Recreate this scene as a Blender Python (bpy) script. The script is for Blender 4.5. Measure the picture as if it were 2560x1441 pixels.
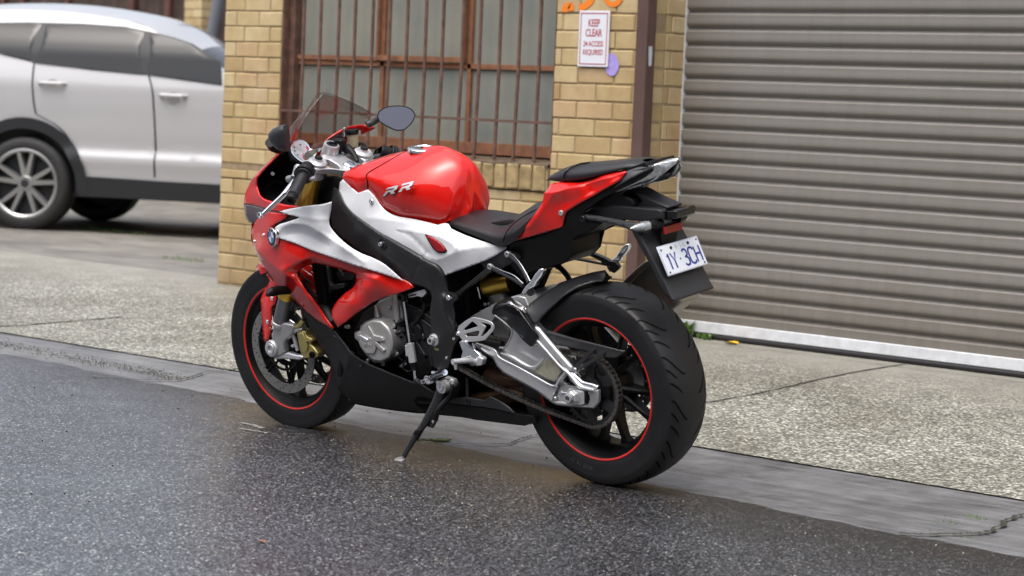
import bpy, bmesh, math, random
import numpy as np
from mathutils import Vector, Matrix
from mathutils.geometry import delaunay_2d_cdt
R = math.radians
random.seed(7); np.random.seed(7)
for o in list(bpy.data.objects): bpy.data.objects.remove(o)
SC = bpy.context.scene
COL = SC.collection
# ---------------------------------------------------------------- camera
CP = np.array([-4.36392605748882, 5.489354197483377, 1.175119521080879])
YAW, PITCH, ROLL, FPX = -0.8495094110925616, 0.08188276906246489, 0.04194731549902735, 5620.522376345148
_fw = np.array([math.cos(YAW)*math.cos(PITCH), math.sin(YAW)*math.cos(PITCH), -math.sin(PITCH)])
_r0 = np.cross(_fw, [0, 0, 1]); _r0 /= np.linalg.norm(_r0); _u0 = np.cross(_r0, _fw)
_r = math.cos(ROLL)*_r0 + math.sin(ROLL)*_u0; _u = -math.sin(ROLL)*_r0 + math.cos(ROLL)*_u0
cam = bpy.data.objects.new('camera', bpy.data.cameras.new('camera')); COL.objects.link(cam)
M4 = Matrix.Identity(4)
for i in range(3):
    M4[i][0] = _r[i]; M4[i][1] = _u[i]; M4[i][2] = -_fw[i]; M4[i][3] = CP[i]
cam.matrix_world = M4
cam.data.sensor_width = 36; cam.data.lens = FPX/2560*36; cam.data.clip_end = 500; cam.data.clip_start = .05
cam.data.dof.use_dof = True; cam.data.dof.focus_distance = 7.5; cam.data.dof.aperture_fstop = 4.2
SC.camera = cam
# ---------------------------------------------------------------- sky and light (overcast)
SUN_EL, SUN_AZ = 66, 100     # elevation, direction towards the sun measured from +X
W = bpy.data.worlds.new('World'); SC.world = W; W.use_nodes = True
nt = W.node_tree; bg = nt.nodes['Background']
sky = nt.nodes.new('ShaderNodeTexSky'); sky.sky_type = 'NISHITA'; sky.sun_disc = False
sky.sun_elevation = R(SUN_EL); sky.sun_rotation = R(90-SUN_AZ); sky.dust_density = 6; sky.air_density = 1.0; sky.ozone_density = 1.0
hs = nt.nodes.new('ShaderNodeHueSaturation'); hs.inputs['Saturation'].default_value = .46
nt.links.new(sky.outputs[0], hs.inputs['Color']); nt.links.new(hs.outputs[0], bg.inputs['Color'])
bg.inputs['Strength'].default_value = .15
sd = bpy.data.lights.new('sun', 'SUN'); sd.energy = .7; sd.angle = R(100); sd.color = (1, .97, .93)
sun = bpy.data.objects.new('sun', sd); COL.objects.link(sun)
sdir = Vector((math.cos(R(SUN_AZ))*math.cos(R(SUN_EL)), math.sin(R(SUN_AZ))*math.cos(R(SUN_EL)), math.sin(R(SUN_EL))))
sun.rotation_euler = (-sdir).to_track_quat('-Z', 'Y').to_euler(); sun.location = (0, 6, 12)
SC.view_settings.view_transform = 'Standard'; SC.view_settings.look = 'None'
SC.view_settings.exposure = 0.80; SC.view_settings.gamma = 1
SC.render.engine = 'CYCLES'
SC.cycles.max_bounces = 7; SC.cycles.caustics_reflective = False; SC.cycles.caustics_refractive = False

# ---------------------------------------------------------------- pixel rays onto real planes
def ray(x, y): return _fw + (x-1280)/FPX*_r - (y-720.5)/FPX*_u
def Wy(x, y, Y):                      # photo pixel -> world point on plane y=Y
    d = ray(x, y); t = (Y-CP[1])/d[1]; return CP+t*d
def Wz(x, y, Z=0.):
    d = ray(x, y); t = (Z-CP[2])/d[2]; return CP+t*d
PHI = 0.16150187582758543; RR_ = .095
_c, _s = math.cos(PHI), math.sin(PHI)
def inv(P):
    P = np.asarray(P, float); y = P[..., 1]; z = P[..., 2]-RR_
    return np.stack([P[..., 0], y*_c-z*_s, y*_s+z*_c+RR_], -1)
_co = inv(CP)
def U(x, y, Y):                       # photo pixel -> motorcycle frame point at lateral offset Y
    d = inv(CP+ray(x, y))-_co; t = (Y-_co[1])/d[1]; return _co+t*d
VW = {0:(0,0,1),1:(560,220,2.882),2:(560,600,2.882),3:(800,340,2.882),4:(840,680,2.882),5:(1100,360,2.8814),6:(1100,640,2.882),
      7:(1300,680,2.574),8:(1380,380,3.431),9:(640,340,5.542),10:(600,620,5.542),11:(960,900,5.148),12:(1060,760,6.004),
      13:(900,560,4.803),14:(1340,340,6.4),15:(1340,520,4.803),16:(1340,760,7.206),17:(1340,960,6.55),18:(560,680,7.206),19:(560,880,7.206)}
def v(k, pts):
    a, b, s = VW[k]; out = []
    for p in pts: out.append((a+p[0]/s, b+p[1]/s)+tuple(p[2:]))
    return out
def L(k, x, y, Y): a, b, s = VW[k]; return U(a+x/s, b+y/s, Y)

# ---------------------------------------------------------------- materials
def new(name):
    m = bpy.data.materials.new(name); m.use_nodes = True
    return m, m.node_tree.nodes, m.node_tree.links, m.node_tree.nodes['Principled BSDF']
def mat(name, col, rough=.5, metal=0., coat=0., bump=0., bscale=200., var=0., vscale=8., spec=None, croot=.03, rvar=0., trans=0., ior=None, alpha=None):
    m, N, K, b = new(name)
    b.inputs['Base Color'].default_value = (*col, 1); b.inputs['Roughness'].default_value = rough
    b.inputs['Metallic'].default_value = metal; b.inputs['Coat Weight'].default_value = coat; b.inputs['Coat Roughness'].default_value = croot
    if spec is not None: b.inputs['Specular IOR Level'].default_value = spec
    if trans: b.inputs['Transmission Weight'].default_value = trans
    if ior: b.inputs['IOR'].default_value = ior
    tc = N.new('ShaderNodeTexCoord')
    if bump:
        n = N.new('ShaderNodeTexNoise'); n.inputs['Scale'].default_value = bscale; n.inputs['Detail'].default_value = 4
        K.new(tc.outputs['Object'], n.inputs['Vector'])
        bp = N.new('ShaderNodeBump'); bp.inputs['Strength'].default_value = bump; bp.inputs['Distance'].default_value = .002
        K.new(n.outputs['Fac'], bp.inputs['Height']); K.new(bp.outputs[0], b.inputs['Normal'])
    if var or rvar:
        n2 = N.new('ShaderNodeTexNoise'); n2.inputs['Scale'].default_value = vscale; n2.inputs['Detail'].default_value = 6; n2.inputs['Roughness'].default_value = .65
        K.new(tc.outputs['Object'], n2.inputs['Vector'])
        if var:
            mp = N.new('ShaderNodeMapRange'); mp.inputs[1].default_value = .3; mp.inputs[2].default_value = .7
            mp.inputs[3].default_value = 1-var; mp.inputs[4].default_value = 1+var
            mx = N.new('ShaderNodeVectorMath'); mx.operation = 'SCALE'; mx.inputs[0].default_value = col
            K.new(n2.outputs['Fac'], mp.inputs[0]); K.new(mp.outputs[0], mx.inputs['Scale']); K.new(mx.outputs[0], b.inputs['Base Color'])
        if rvar:
            mr = N.new('ShaderNodeMapRange'); mr.inputs[1].default_value = .35; mr.inputs[2].default_value = .65
            mr.inputs[3].default_value = max(0, rough-rvar); mr.inputs[4].default_value = rough+rvar
            K.new(n2.outputs['Fac'], mr.inputs[0]); K.new(mr.outputs[0], b.inputs['Roughness'])
    return m
def ramp(N, stops, interp='LINEAR'):
    r = N.new('ShaderNodeValToRGB'); r.color_ramp.interpolation = interp; e = r.color_ramp.elements
    while len(e) < len(stops): e.new(.5)
    for i, (p, c) in enumerate(stops): e[i].position = p; e[i].color = (*c, 1) if len(c) == 3 else c
    return r
def mix(N, K, f, a, b, mode='MIX'):
    m = N.new('ShaderNodeMix'); m.data_type = 'RGBA'; m.blend_type = mode; m.clamp_result = False
    for s, val in ((m.inputs[0], f), (m.inputs[6], a), (m.inputs[7], b)):
        if hasattr(val, 'is_output') or isinstance(val, bpy.types.NodeSocket): K.new(val, s)
        elif isinstance(val, (int, float)): s.default_value = val
        else: s.default_value = (*val, 1)
    return m.outputs[2]
def noise(N, K, vec, sc, det=4, ro=.5):
    n = N.new('ShaderNodeTexNoise'); n.inputs['Scale'].default_value = sc; n.inputs['Detail'].default_value = det; n.inputs['Roughness'].default_value = ro
    K.new(vec, n.inputs['Vector']); return n.outputs['Fac']
def voro(N, K, vec, sc, feat='F1', rnd=1.):
    n = N.new('ShaderNodeTexVoronoi'); n.feature = feat; n.inputs['Scale'].default_value = sc; n.inputs['Randomness'].default_value = rnd
    K.new(vec, n.inputs['Vector']); return n
def rng(N, K, x, a, b, c, d):
    m = N.new('ShaderNodeMapRange'); m.inputs[1].default_value = a; m.inputs[2].default_value = b; m.inputs[3].default_value = c; m.inputs[4].default_value = d
    K.new(x, m.inputs[0]); return m.outputs[0]
def bump(N, K, h, st, dist, normal=None):
    b = N.new('ShaderNodeBump'); b.inputs['Strength'].default_value = st; b.inputs['Distance'].default_value = dist
    K.new(h, b.inputs['Height'])
    if normal is not None: K.new(normal, b.inputs['Normal'])
    return b.outputs[0]
def world_pos(N): return N.new('ShaderNodeNewGeometry').outputs['Position']

def asphalt_mat():
    m, N, K, b = new('asphalt_wet'); P = world_pos(N)
    vo = voro(N, K, P, 132); vo2 = voro(N, K, P, 270)
    c1 = ramp(N, [(0, (.010, .011, .014)), (.5, (.030, .033, .039)), (.75, (.075, .078, .087)), (.94, (.20, .205, .22)), (1, (.46, .45, .42))])
    sep = N.new('ShaderNodeSeparateColor'); K.new(vo.outputs['Color'], sep.inputs[0]); K.new(sep.outputs[0], c1.inputs[0])
    c2 = ramp(N, [(0, (.012, .013, .016)), (.6, (.04, .043, .051)), (.93, (.15, .155, .17)), (1, (.32, .31, .29))])
    sep2 = N.new('ShaderNodeSeparateColor'); K.new(vo2.outputs['Color'], sep2.inputs[0]); K.new(sep2.outputs[1], c2.inputs[0])
    col = mix(N, K, .45, c1.outputs[0], c2.outputs[0])
    gapd = rng(N, K, vo.outputs['Distance'], .28, .60, 1.6, .15); gm = N.new('ShaderNodeVectorMath'); gm.operation = 'SCALE'; K.new(col, gm.inputs[0]); K.new(gapd, gm.inputs['Scale']); col = gm.outputs[0]
    big = noise(N, K, P, 1.3, 5, .6)
    # dusty brown run-off band along the gutter
    sx = N.new('ShaderNodeSeparateXYZ'); K.new(P, sx.inputs[0])
    lin = N.new('ShaderNodeMath'); lin.operation = 'MULTIPLY_ADD'; K.new(sx.outputs[0], lin.inputs[0]); lin.inputs[1].default_value = .12; K.new(sx.outputs[1], lin.inputs[2])
    wob = N.new('ShaderNodeMath'); wob.operation = 'MULTIPLY_ADD'; K.new(noise(N, K, P, 3.2, 4, .6), wob.inputs[0]); wob.inputs[1].default_value = .9; K.new(lin.outputs[0], wob.inputs[2])
    band = rng(N, K, wob.outputs[0], .42, 1.0, 1, 0)
    stain = mix(N, K, band, (1, 1, 1), (.42, .37, .33))
    col = mix(N, K, 1., col, stain, 'MULTIPLY')
    # paler, bluish far half of the lane: sky sheen put into the colour
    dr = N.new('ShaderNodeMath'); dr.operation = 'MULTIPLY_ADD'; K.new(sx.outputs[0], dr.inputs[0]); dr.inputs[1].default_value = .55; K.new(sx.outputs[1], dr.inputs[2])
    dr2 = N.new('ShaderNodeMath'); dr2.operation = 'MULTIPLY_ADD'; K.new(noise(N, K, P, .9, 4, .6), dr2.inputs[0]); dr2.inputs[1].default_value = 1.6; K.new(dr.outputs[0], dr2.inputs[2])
    sky_sheen = rng(N, K, dr2.outputs[0], 1.5, 3.3, 0, 1)
    col = mix(N, K, 1., col, mix(N, K, sky_sheen, (1.05, 1.05, 1.06), (1.9, 1.95, 2.05)), 'MULTIPLY')
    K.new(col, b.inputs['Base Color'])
    h = N.new('ShaderNodeMath'); h.operation = 'ADD'; K.new(vo.outputs['Distance'], h.inputs[0])
    h2 = N.new('ShaderNodeMath'); h2.operation = 'MULTIPLY'; K.new(vo2.outputs['Distance'], h2.inputs[0]); h2.inputs[1].default_value = .5; K.new(h2.outputs[0], h.inputs[1])
    K.new(bump(N, K, h.outputs[0], -1.0, .0075), b.inputs['Normal'])
    K.new(rng(N, K, big, .35, .65, .30, .46), b.inputs['Roughness'])
    b.inputs['Specular IOR Level'].default_value = 1.0
    return m
def concrete_mat(name, base, vary=.16, speck=.0, rough=.6, bs=.25, wet=0.):
    m, N, K, b = new(name); P = world_pos(N)
    n1 = noise(N, K, P, 1.7, 7, .65); n2 = noise(N, K, P, 14, 6, .7); n3 = noise(N, K, P, 160, 3, .6)
    # long smears along the kerb
    mp = N.new('ShaderNodeMapping'); mp.inputs['Scale'].default_value = (1.2, 9, 1); K.new(P, mp.inputs[0])
    n4 = noise(N, K, mp.outputs[0], 2.2, 6, .65)
    a = N.new('ShaderNodeVectorMath'); a.operation = 'SCALE'; a.inputs[0].default_value = base
    s = N.new('ShaderNodeMath'); s.operation = 'ADD'; K.new(rng(N, K, n1, .3, .7, -vary, vary), s.inputs[0]); K.new(rng(N, K, n2, .3, .7, -vary*.6, vary*.6), s.inputs[1])
    s2 = N.new('ShaderNodeMath'); s2.operation = 'ADD'; K.new(s.outputs[0], s2.inputs[0]); K.new(rng(N, K, n4, .3, .7, 1-vary*1.3, 1+vary), s2.inputs[1])
    s3 = N.new('ShaderNodeMath'); s3.operation = 'ADD'; K.new(s2.outputs[0], s3.inputs[0]); K.new(rng(N, K, n3, .3, .7, -.12, .12), s3.inputs[1])
    K.new(s3.outputs[0], a.inputs['Scale']); K.new(a.outputs[0], b.inputs['Base Color'])
    K.new(bump(N, K, n3, bs, .002, bump(N, K, n2, bs, .006)), b.inputs['Normal'])
    K.new(rng(N, K, n1, .35, .65, rough-.15, rough+.12), b.inputs['Roughness'])
    return m
def aggregate_mat():
    m, N, K, b = new('exposed_aggregate'); P = world_pos(N)
    mp = N.new('ShaderNodeMapping'); mp.inputs['Rotation'].default_value = (0, 0, .3); K.new(P, mp.inputs[0])
    vo = voro(N, K, mp.outputs[0], 76); vs = voro(N, K, mp.outputs[0], 150)
    sp = N.new('ShaderNodeSeparateColor'); K.new(vo.outputs['Color'], sp.inputs[0])
    c = ramp(N, [(0, (.06, .06, .055)), (.28, (.14, .14, .125)), (.45, (.30, .30, .26)), (.72, (.46, .46, .395)), (1, (.68, .675, .60))])
    K.new(sp.outputs[0], c.inputs[0])
    edge = rng(N, K, vo.outputs['Distance'], .35, .62, 0, 1)
    sp2 = N.new('ShaderNodeSeparateColor'); K.new(vs.outputs['Color'], sp2.inputs[0])
    fines = ramp(N, [(0, (.07, .07, .06)), (.6, (.16, .16, .138)), (1, (.38, .375, .33))]); K.new(sp2.outputs[0], fines.inputs[0])
    col = mix(N, K, edge, c.outputs[0], fines.outputs[0])
    big = noise(N, K, P, 1.1, 6, .6); mid = noise(N, K, P, 5, 5, .65)
    col = mix(N, K, 1., col, mix(N, K, rng(N, K, big, .38, .66, 0, 1), (1.08, 1.08, 1.08), (.72, .70, .66)), 'MULTIPLY')
    col = mix(N, K, 1., col, mix(N, K, rng(N, K, mid, .35, .7, 0, 1), (1.1, 1.1, 1.1), (.8, .8, .78)), 'MULTIPLY')
    # trowelled cement margin by the building where little stone shows
    sx = N.new('ShaderNodeSeparateXYZ'); K.new(P, sx.inputs[0])
    wy = N.new('ShaderNodeMath'); wy.operation = 'MULTIPLY_ADD'; K.new(noise(N, K, P, 2.4, 5, .6), wy.inputs[0]); wy.inputs[1].default_value = 1.0; K.new(sx.outputs[1], wy.inputs[2])
    margin = rng(N, K, wy.outputs[0], -2.75, -1.7, .85, 0)
    cem = mix(N, K, rng(N, K, mid, .3, .7, 0, 1), (.32, .31, .27), (.23, .22, .19))
    col = mix(N, K, margin, col, cem)
    K.new(col, b.inputs['Base Color'])
    inv_ = N.new('ShaderNodeMath'); inv_.operation = 'SUBTRACT'; inv_.inputs[0].default_value = 1; K.new(margin, inv_.inputs[1])
    bn = N.new('ShaderNodeBump'); bn.inputs['Distance'].default_value = .003; K.new(inv_.outputs[0], bn.inputs['Strength'])
    ng = N.new('ShaderNodeMath'); ng.operation = 'MULTIPLY'; K.new(vo.outputs['Distance'], ng.inputs[0]); ng.inputs[1].default_value = -1
    K.new(ng.outputs[0], bn.inputs['Height']); K.new(bn.outputs[0], b.inputs['Normal'])
    b.inputs['Roughness'].default_value = .55
    return m
def brick_mat():
    m, N, K, b = new('cream_brick'); g = N.new('ShaderNodeNewGeometry'); P = g.outputs['Position']
    c = ramp(N, [(0, (.44, .32, .165)), (.2, (.51, .395, .21)), (.5, (.55, .44, .25)), (.8, (.59, .485, .29)), (.95, (.52, .38, .22)), (1, (.55, .48, .33))])
    K.new(g.outputs['Random Per Island'], c.inputs[0])
    n1 = noise(N, K, P, 9, 6, .65); n2 = noise(N, K, P, 60, 5, .7); n3 = noise(N, K, P, 2.2, 4, .6)
    col = mix(N, K, 1., c.outputs[0], mix(N, K, rng(N, K, n1, .3, .7, 0, 1), (1.07, 1.07, 1.07), (.86, .83, .78)), 'MULTIPLY')
    col = mix(N, K, 1., col, mix(N, K, rng(N, K, n3, .4, .72, 0, 1), (1, 1, 1), (.84, .76, .68)), 'MULTIPLY')
    sx = N.new('ShaderNodeSeparateXYZ'); K.new(P, sx.inputs[0])
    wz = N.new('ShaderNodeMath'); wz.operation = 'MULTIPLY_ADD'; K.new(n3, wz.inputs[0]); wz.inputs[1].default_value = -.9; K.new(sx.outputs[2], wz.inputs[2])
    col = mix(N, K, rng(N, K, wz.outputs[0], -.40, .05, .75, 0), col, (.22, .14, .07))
    pit = rng(N, K, n2, .62, .74, 0, .65)
    col = mix(N, K, pit, col, (.20, .12, .06))
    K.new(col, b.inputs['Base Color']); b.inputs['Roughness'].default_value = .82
    K.new(bump(N, K, n2, .5, .003, bump(N, K, n1, .35, .006)), b.inputs['Normal'])
    return m
M = {}
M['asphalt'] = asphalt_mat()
M['gutter'] = concrete_mat('gutter_concrete', (.145, .147, .152), .30, rough=.5, bs=.6)
M['slab'] = concrete_mat('driveway_concrete', (.20, .19, .17), .3)
M['aggregate'] = aggregate_mat()
M['brick'] = brick_mat(); M['oldbrick'] = mat('weathered_sill_brick', (.34, .25, .125), .85, bump=.6, bscale=70, var=.45, vscale=16)
M['mortar'] = mat('mortar', (.31, .235, .14), .9, bump=.5, bscale=150, var=.25, vscale=20)
M['mortar_s'] = mat('cement_render', (.30, .27, .22), .9, bump=.4, bscale=80, var=.2, vscale=12)
M['door'] = mat('door_paint', (.225, .207, .183), .34, bump=.05, bscale=30, var=.05, vscale=3, rvar=.06)
def door_mat():
    m, N, K, b = new('door_paint'); P = world_pos(N); base = (.222, .212, .196)
    mp = N.new('ShaderNodeMapping'); mp.inputs['Scale'].default_value = (9, 1, .7); K.new(P, mp.inputs[0])
    st = noise(N, K, mp.outputs[0], 2.5, 6, .65); n2 = noise(N, K, P, 26, 5, .7); n3 = noise(N, K, P, 1.4, 4, .6)
    col = mix(N, K, 1., base, mix(N, K, rng(N, K, st, .42, .75, 0, 1), (1.02, 1.02, 1.02), (.93, .92, .905)), 'MULTIPLY')
    col = mix(N, K, rng(N, K, n2, .66, .78, 0, .5), col, (.13, .115, .10))
    sx = N.new('ShaderNodeSeparateXYZ'); K.new(P, sx.inputs[0])
    wz = N.new('ShaderNodeMath'); wz.operation = 'MULTIPLY_ADD'; K.new(st, wz.inputs[0]); wz.inputs[1].default_value = -.5; K.new(sx.outputs[2], wz.inputs[2])
    col = mix(N, K, rng(N, K, wz.outputs[0], -.15, .25, .55, 0), col, (.15, .13, .105))
    K.new(col, b.inputs['Base Color']); K.new(rng(N, K, n3, .3, .7, .28, .44), b.inputs['Roughness'])
    K.new(bump(N, K, n3, .25, .02), b.inputs['Normal']); return m
M['door'] = door_mat()
M['galv'] = mat('galvanised', (.76, .79, .84), .4, .2, bump=.15, bscale=60, var=.14, vscale=18)
M['seal'] = mat('black_seal', (.012, .011, .013), .5)
M['rust'] = mat('rusty_frame_paint', (.25, .11, .055), .7, bump=.5, bscale=120, var=.35, vscale=14)
M['bar'] = mat('brown_bar_paint', (.13, .07, .052), .55, bump=.5, bscale=90, var=.5, vscale=18)
M['post'] = mat('brown_post_paint', (.105, .06, .052), .5, bump=.25, bscale=40, var=.3, vscale=5)
M['white'] = mat('white_sign', (.75, .78, .85), .35)
M['signred'] = mat('sign_red', (.42, .015, .035), .4)
M['orange'] = mat('orange_spray', (.86, .22, .012), .6)
M['purple'] = mat('purple_spray', (.40, .32, .74), .6, var=.15, vscale=40)
M['dark'] = mat('dark_interior', (.01, .01, .01), .8)
def wglass():
    m, N, K, b = new('frosted_window'); P = world_pos(N)
    n = noise(N, K, P, 2.3, 4, .6)
    col = mix(N, K, rng(N, K, n, .3, .7, 0, 1), (.20, .215, .205), (.29, .29, .24))
    K.new(col, b.inputs['Base Color'])
    w = N.new('ShaderNodeTexWave'); w.inputs['Scale'].default_value = 70; w.inputs['Distortion'].default_value = 1.5; w.bands_direction = 'DIAGONAL'; K.new(P, w.inputs[0])
    K.new(bump(N, K, w.outputs['Fac'], .25, .002), b.inputs['Normal'])
    b.inputs['Roughness'].default_value = .3; b.inputs['Specular IOR Level'].default_value = .5
    return m
M['wglass'] = wglass()
M['grass'] = mat('weed_green', (.11, .22, .035), .6, var=.3, vscale=30)
M['moss'] = mat('moss', (.10, .12, .03), .9, bump=.6, bscale=200, var=.4, vscale=40)
M['fence'] = mat('brown_fence', (.055, .035, .028), .75, bump=.4, bscale=50, var=.4, vscale=4)

# ---------------------------------------------------------------- mesh helpers
def link(name, verts, faces, m, parent=None, smooth=False, angle=35, bevel=0, seg=2, mods=(), mats=None, fm=None):
    me = bpy.data.meshes.new(name); me.from_pydata([tuple(map(float, p)) for p in verts], [], [tuple(f) for f in faces]); me.validate(); me.update()
    o = bpy.data.objects.new(name, me); COL.objects.link(o)
    for q in (mats or [m]): me.materials.append(q if not isinstance(q, str) else M[q])
    if fm is not None and len(fm) == len(me.polygons): me.polygons.foreach_set('material_index', fm)
    if smooth:
        me.polygons.foreach_set('use_smooth', [True]*len(me.polygons))
        if angle < 180: me.set_sharp_from_angle(angle=R(angle))
    if bevel:
        b = o.modifiers.new('bevel', 'BEVEL'); b.width = bevel; b.segments = seg; b.limit_method = 'ANGLE'; b.angle_limit = R(32)
        me.polygons.foreach_set('use_smooth', [True]*len(me.polygons)); b.harden_normals = False
        me.set_sharp_from_angle(angle=R(50))
    if parent: o.parent = parent
    return o
def tag(o, label=None, cat=None, group=None, kind=None):
    for k, val in (('label', label), ('category', cat), ('group', group), ('kind', kind)):
        if val: o[k] = val
    return o
def empty(name, loc=(0, 0, 0), rot=(0, 0, 0)):
    o = bpy.data.objects.new(name, None); COL.objects.link(o); o.location = loc; o.rotation_euler = rot; o.empty_display_size = .2; return o
class MB:
    def __init__(s): s.v = []; s.f = []; s.m = []
    def add(s, vs, fs, mi=0):
        n = len(s.v); s.v += [tuple(p) for p in vs]; s.f += [tuple(i+n for i in f) for f in fs]; s.m += [mi]*len(fs)
    def box(s, a, b, mi=0):
        x0, y0, z0 = a; x1, y1, z1 = b
        s.add([(x0,y0,z0),(x1,y0,z0),(x1,y1,z0),(x0,y1,z0),(x0,y0,z1),(x1,y0,z1),(x1,y1,z1),(x0,y1,z1)],
              [(0,3,2,1),(4,5,6,7),(0,1,5,4),(1,2,6,5),(2,3,7,6),(3,0,4,7)], mi)
    def cbox(s, a, b, c, rot=None, mi=0):      # chamfered box
        a = np.array(a, float); b = np.array(b, float); ce = (a+b)/2; h = (b-a)/2; vs = []; idx = {}
        for ax in range(3):
            for sx in (-1, 1):
                for sy in (-1, 1):
                    for sz in (-1, 1):
                        sg = np.array([sx, sy, sz]); e = h-c; e[ax] = h[ax]
                        idx[(ax, sx, sy, sz)] = len(vs); vs.append(ce+sg*e)
        fs = []
        o4 = [(-1,-1),(1,-1),(1,1),(-1,1)]
        for ax in range(3):
            for sg in (-1, 1):
                q = []
                for u_, w_ in o4:
                    t = [0,0,0]; t[ax] = sg; t[(ax+1)%3] = u_; t[(ax+2)%3] = w_; q.append(idx[(ax, *t)])
                fs.append(q if sg > 0 else q[::-1])
        for ax in range(3):                   # edges
            a1, a2 = (ax+1)%3, (ax+2)%3
            for s1 in (-1, 1):
                for s2 in (-1, 1):
                    def k(f, e):
                        t = [0,0,0]; t[ax] = e; t[a1] = s1; t[a2] = s2; return idx[(f, *t)]
                    q = [k(a1,-1), k(a1,1), k(a2,1), k(a2,-1)]
                    fs.append(q if s1*s2 < 0 else q[::-1])
        for sx in (-1, 1):
            for sy in (-1, 1):
                for sz in (-1, 1):
                    q = [idx[(k_, sx, sy, sz)] for k_ in range(3)]
                    fs.append(q if sx*sy*sz > 0 else q[::-1])
        if rot is not None:
            vs = [ce+np.array(rot @ Vector(p-ce)) for p in vs]
        s.add(vs, fs, mi)
    def tube(s, pts, r, n=10, closed=False, cap=True, mi=0, flat=None):
        pts = [Vector(map(float, p)) for p in pts]; m = len(pts)
        rs = r if hasattr(r, '__len__') else [r]*m
        T = []
        for i in range(m):
            a = pts[(i-1) % m] if (closed or i > 0) else pts[i]; b = pts[(i+1) % m] if (closed or i < m-1) else pts[i]
            T.append((b-a).normalized())
        up = Vector((0, 0, 1)) if abs(T[0].z) < .9 else Vector((0, 1, 0))
        nrm = (up-T[0]*up.dot(T[0])).normalized(); vs = []
        for i in range(m):
            nrm = (nrm-T[i]*nrm.dot(T[i])).normalized(); bi = T[i].cross(nrm)
            for k in range(n):
                t = 2*math.pi*k/n; off = (nrm*math.cos(t)+bi*math.sin(t))*rs[i]
                if flat: off = Vector((off.x*flat[0], off.y*flat[1], off.z*flat[2]))
                vs.append(pts[i]+off)
        fs = []
        for i in range(m if closed else m-1):
            j = (i+1) % m
            for k in range(n): fs.append((i*n+k, i*n+(k+1) % n, j*n+(k+1) % n, j*n+k))
        if cap and not closed:
            fs.append(tuple(range(n))[::-1]); fs.append(tuple((m-1)*n+k for k in range(n)))
        s.add(vs, fs, mi)
    def lathe(s, c, ax, prof, n=32, a0=0, a1=2*math.pi, mi=0):   # prof: (along axis, radius)
        c = Vector(map(float, c)); ax = Vector(ax).normalized(); up = Vector((0, 0, 1)) if abs(ax.z) < .9 else Vector((1, 0, 0))
        e1 = (up-ax*up.dot(ax)).normalized(); e2 = ax.cross(e1); full = abs(a1-a0-2*math.pi) < 1e-6
        m = n if full else n+1; vs = []
        for (h, r) in prof:
            for k in range(m):
                t = a0+(a1-a0)*k/n; vs.append(c+ax*h+(e1*math.cos(t)+e2*math.sin(t))*r)
        fs = []
        for i in range(len(prof)-1):
            for k in range(n): fs.append((i*m+k, i*m+(k+1) % m, (i+1)*m+(k+1) % m, (i+1)*m+k))
        s.add(vs, fs, mi)
    def cyl(s, c, ax, r, h0, h1, n=20, mi=0, ch=0):
        ch = min(ch, r*.4)
        s.lathe(c, ax, [(h0, 0), (h0, r-ch), (h0+ch, r), (h1-ch, r), (h1, r-ch), (h1, 0)], n, mi=mi)
    def build(s, name, m, parent=None, **kw):
        if isinstance(m, (list, tuple)): return link(name, s.v, s.f, None, parent, mats=m, fm=s.m, **kw)
        return link(name, s.v, s.f, m, parent, **kw)
def cr(pts, n, closed=False):          # Catmull-Rom through points (any dim)
    P = [np.array(p, float) for p in pts]; m = len(P); out = []
    seg = m if closed else m-1
    for i in range(seg):
        p0 = P[(i-1) % m] if (closed or i > 0) else 2*P[0]-P[1]
        p1 = P[i]; p2 = P[(i+1) % m]
        p3 = P[(i+2) % m] if (closed or i < m-2) else 2*P[-1]-P[-2]
        for k in range(n):
            t = k/n
            out.append(.5*((2*p1)+(-p0+p2)*t+(2*p0-5*p1+4*p2-p3)*t*t+(-p0+3*p1-3*p2+p3)*t**3))
    if not closed: out.append(P[-1])
    return out
def outline(pts, step, ang=28):
    """closed outline; smooth where the turn is gentle, corner where sharp"""
    P = [np.array(p[:2], float) for p in pts]; m = len(P); corner = []
    for i in range(m):
        a = P[i]-P[i-1]; b = P[(i+1) % m]-P[i]
        c = np.dot(a, b)/(np.linalg.norm(a)*np.linalg.norm(b)+1e-9); corner.append(math.degrees(math.acos(max(-1, min(1, c)))) > ang)
    out = []
    for i in range(m):
        p1, p2 = P[i], P[(i+1) % m]; p0 = P[i-1] if not corner[i] else 2*p1-p2; p3 = P[(i+2) % m] if not corner[(i+1) % m] else 2*p2-p1
        n = max(1, int(np.linalg.norm(p2-p1)/step))
        for k in range(n):
            t = k/n
            out.append(.5*((2*p1)+(-p0+p2)*t+(2*p0-5*p1+4*p2-p3)*t*t+(-p0+3*p1-3*p2+p3)*t**3))
    return out
def inside(P, poly):
    poly = np.array(poly); x, y = P[:, 0], P[:, 1]; r = np.zeros(len(P), bool); j = len(poly)-1
    for i in range(len(poly)):
        xi, yi = poly[i]; xj, yj = poly[j]
        c = ((yi > y) != (yj > y)) & (x < (xj-xi)*(y-yi)/(yj-yi+1e-12)+xi); r ^= c; j = i
    return r
def dist_poly(P, poly, closed=True):
    A = np.array(poly, float); B = np.roll(A, -1, 0) if closed else A[1:]; A = A if closed else A[:-1]
    best = np.full(len(P), 1e9)
    for a, b in zip(A, B):
        d = b-a; t = np.clip(((P-a)@d)/(d@d+1e-12), 0, 1); best = np.minimum(best, np.linalg.norm(P-(a+t[:, None]*d), axis=1))
    return best
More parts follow.
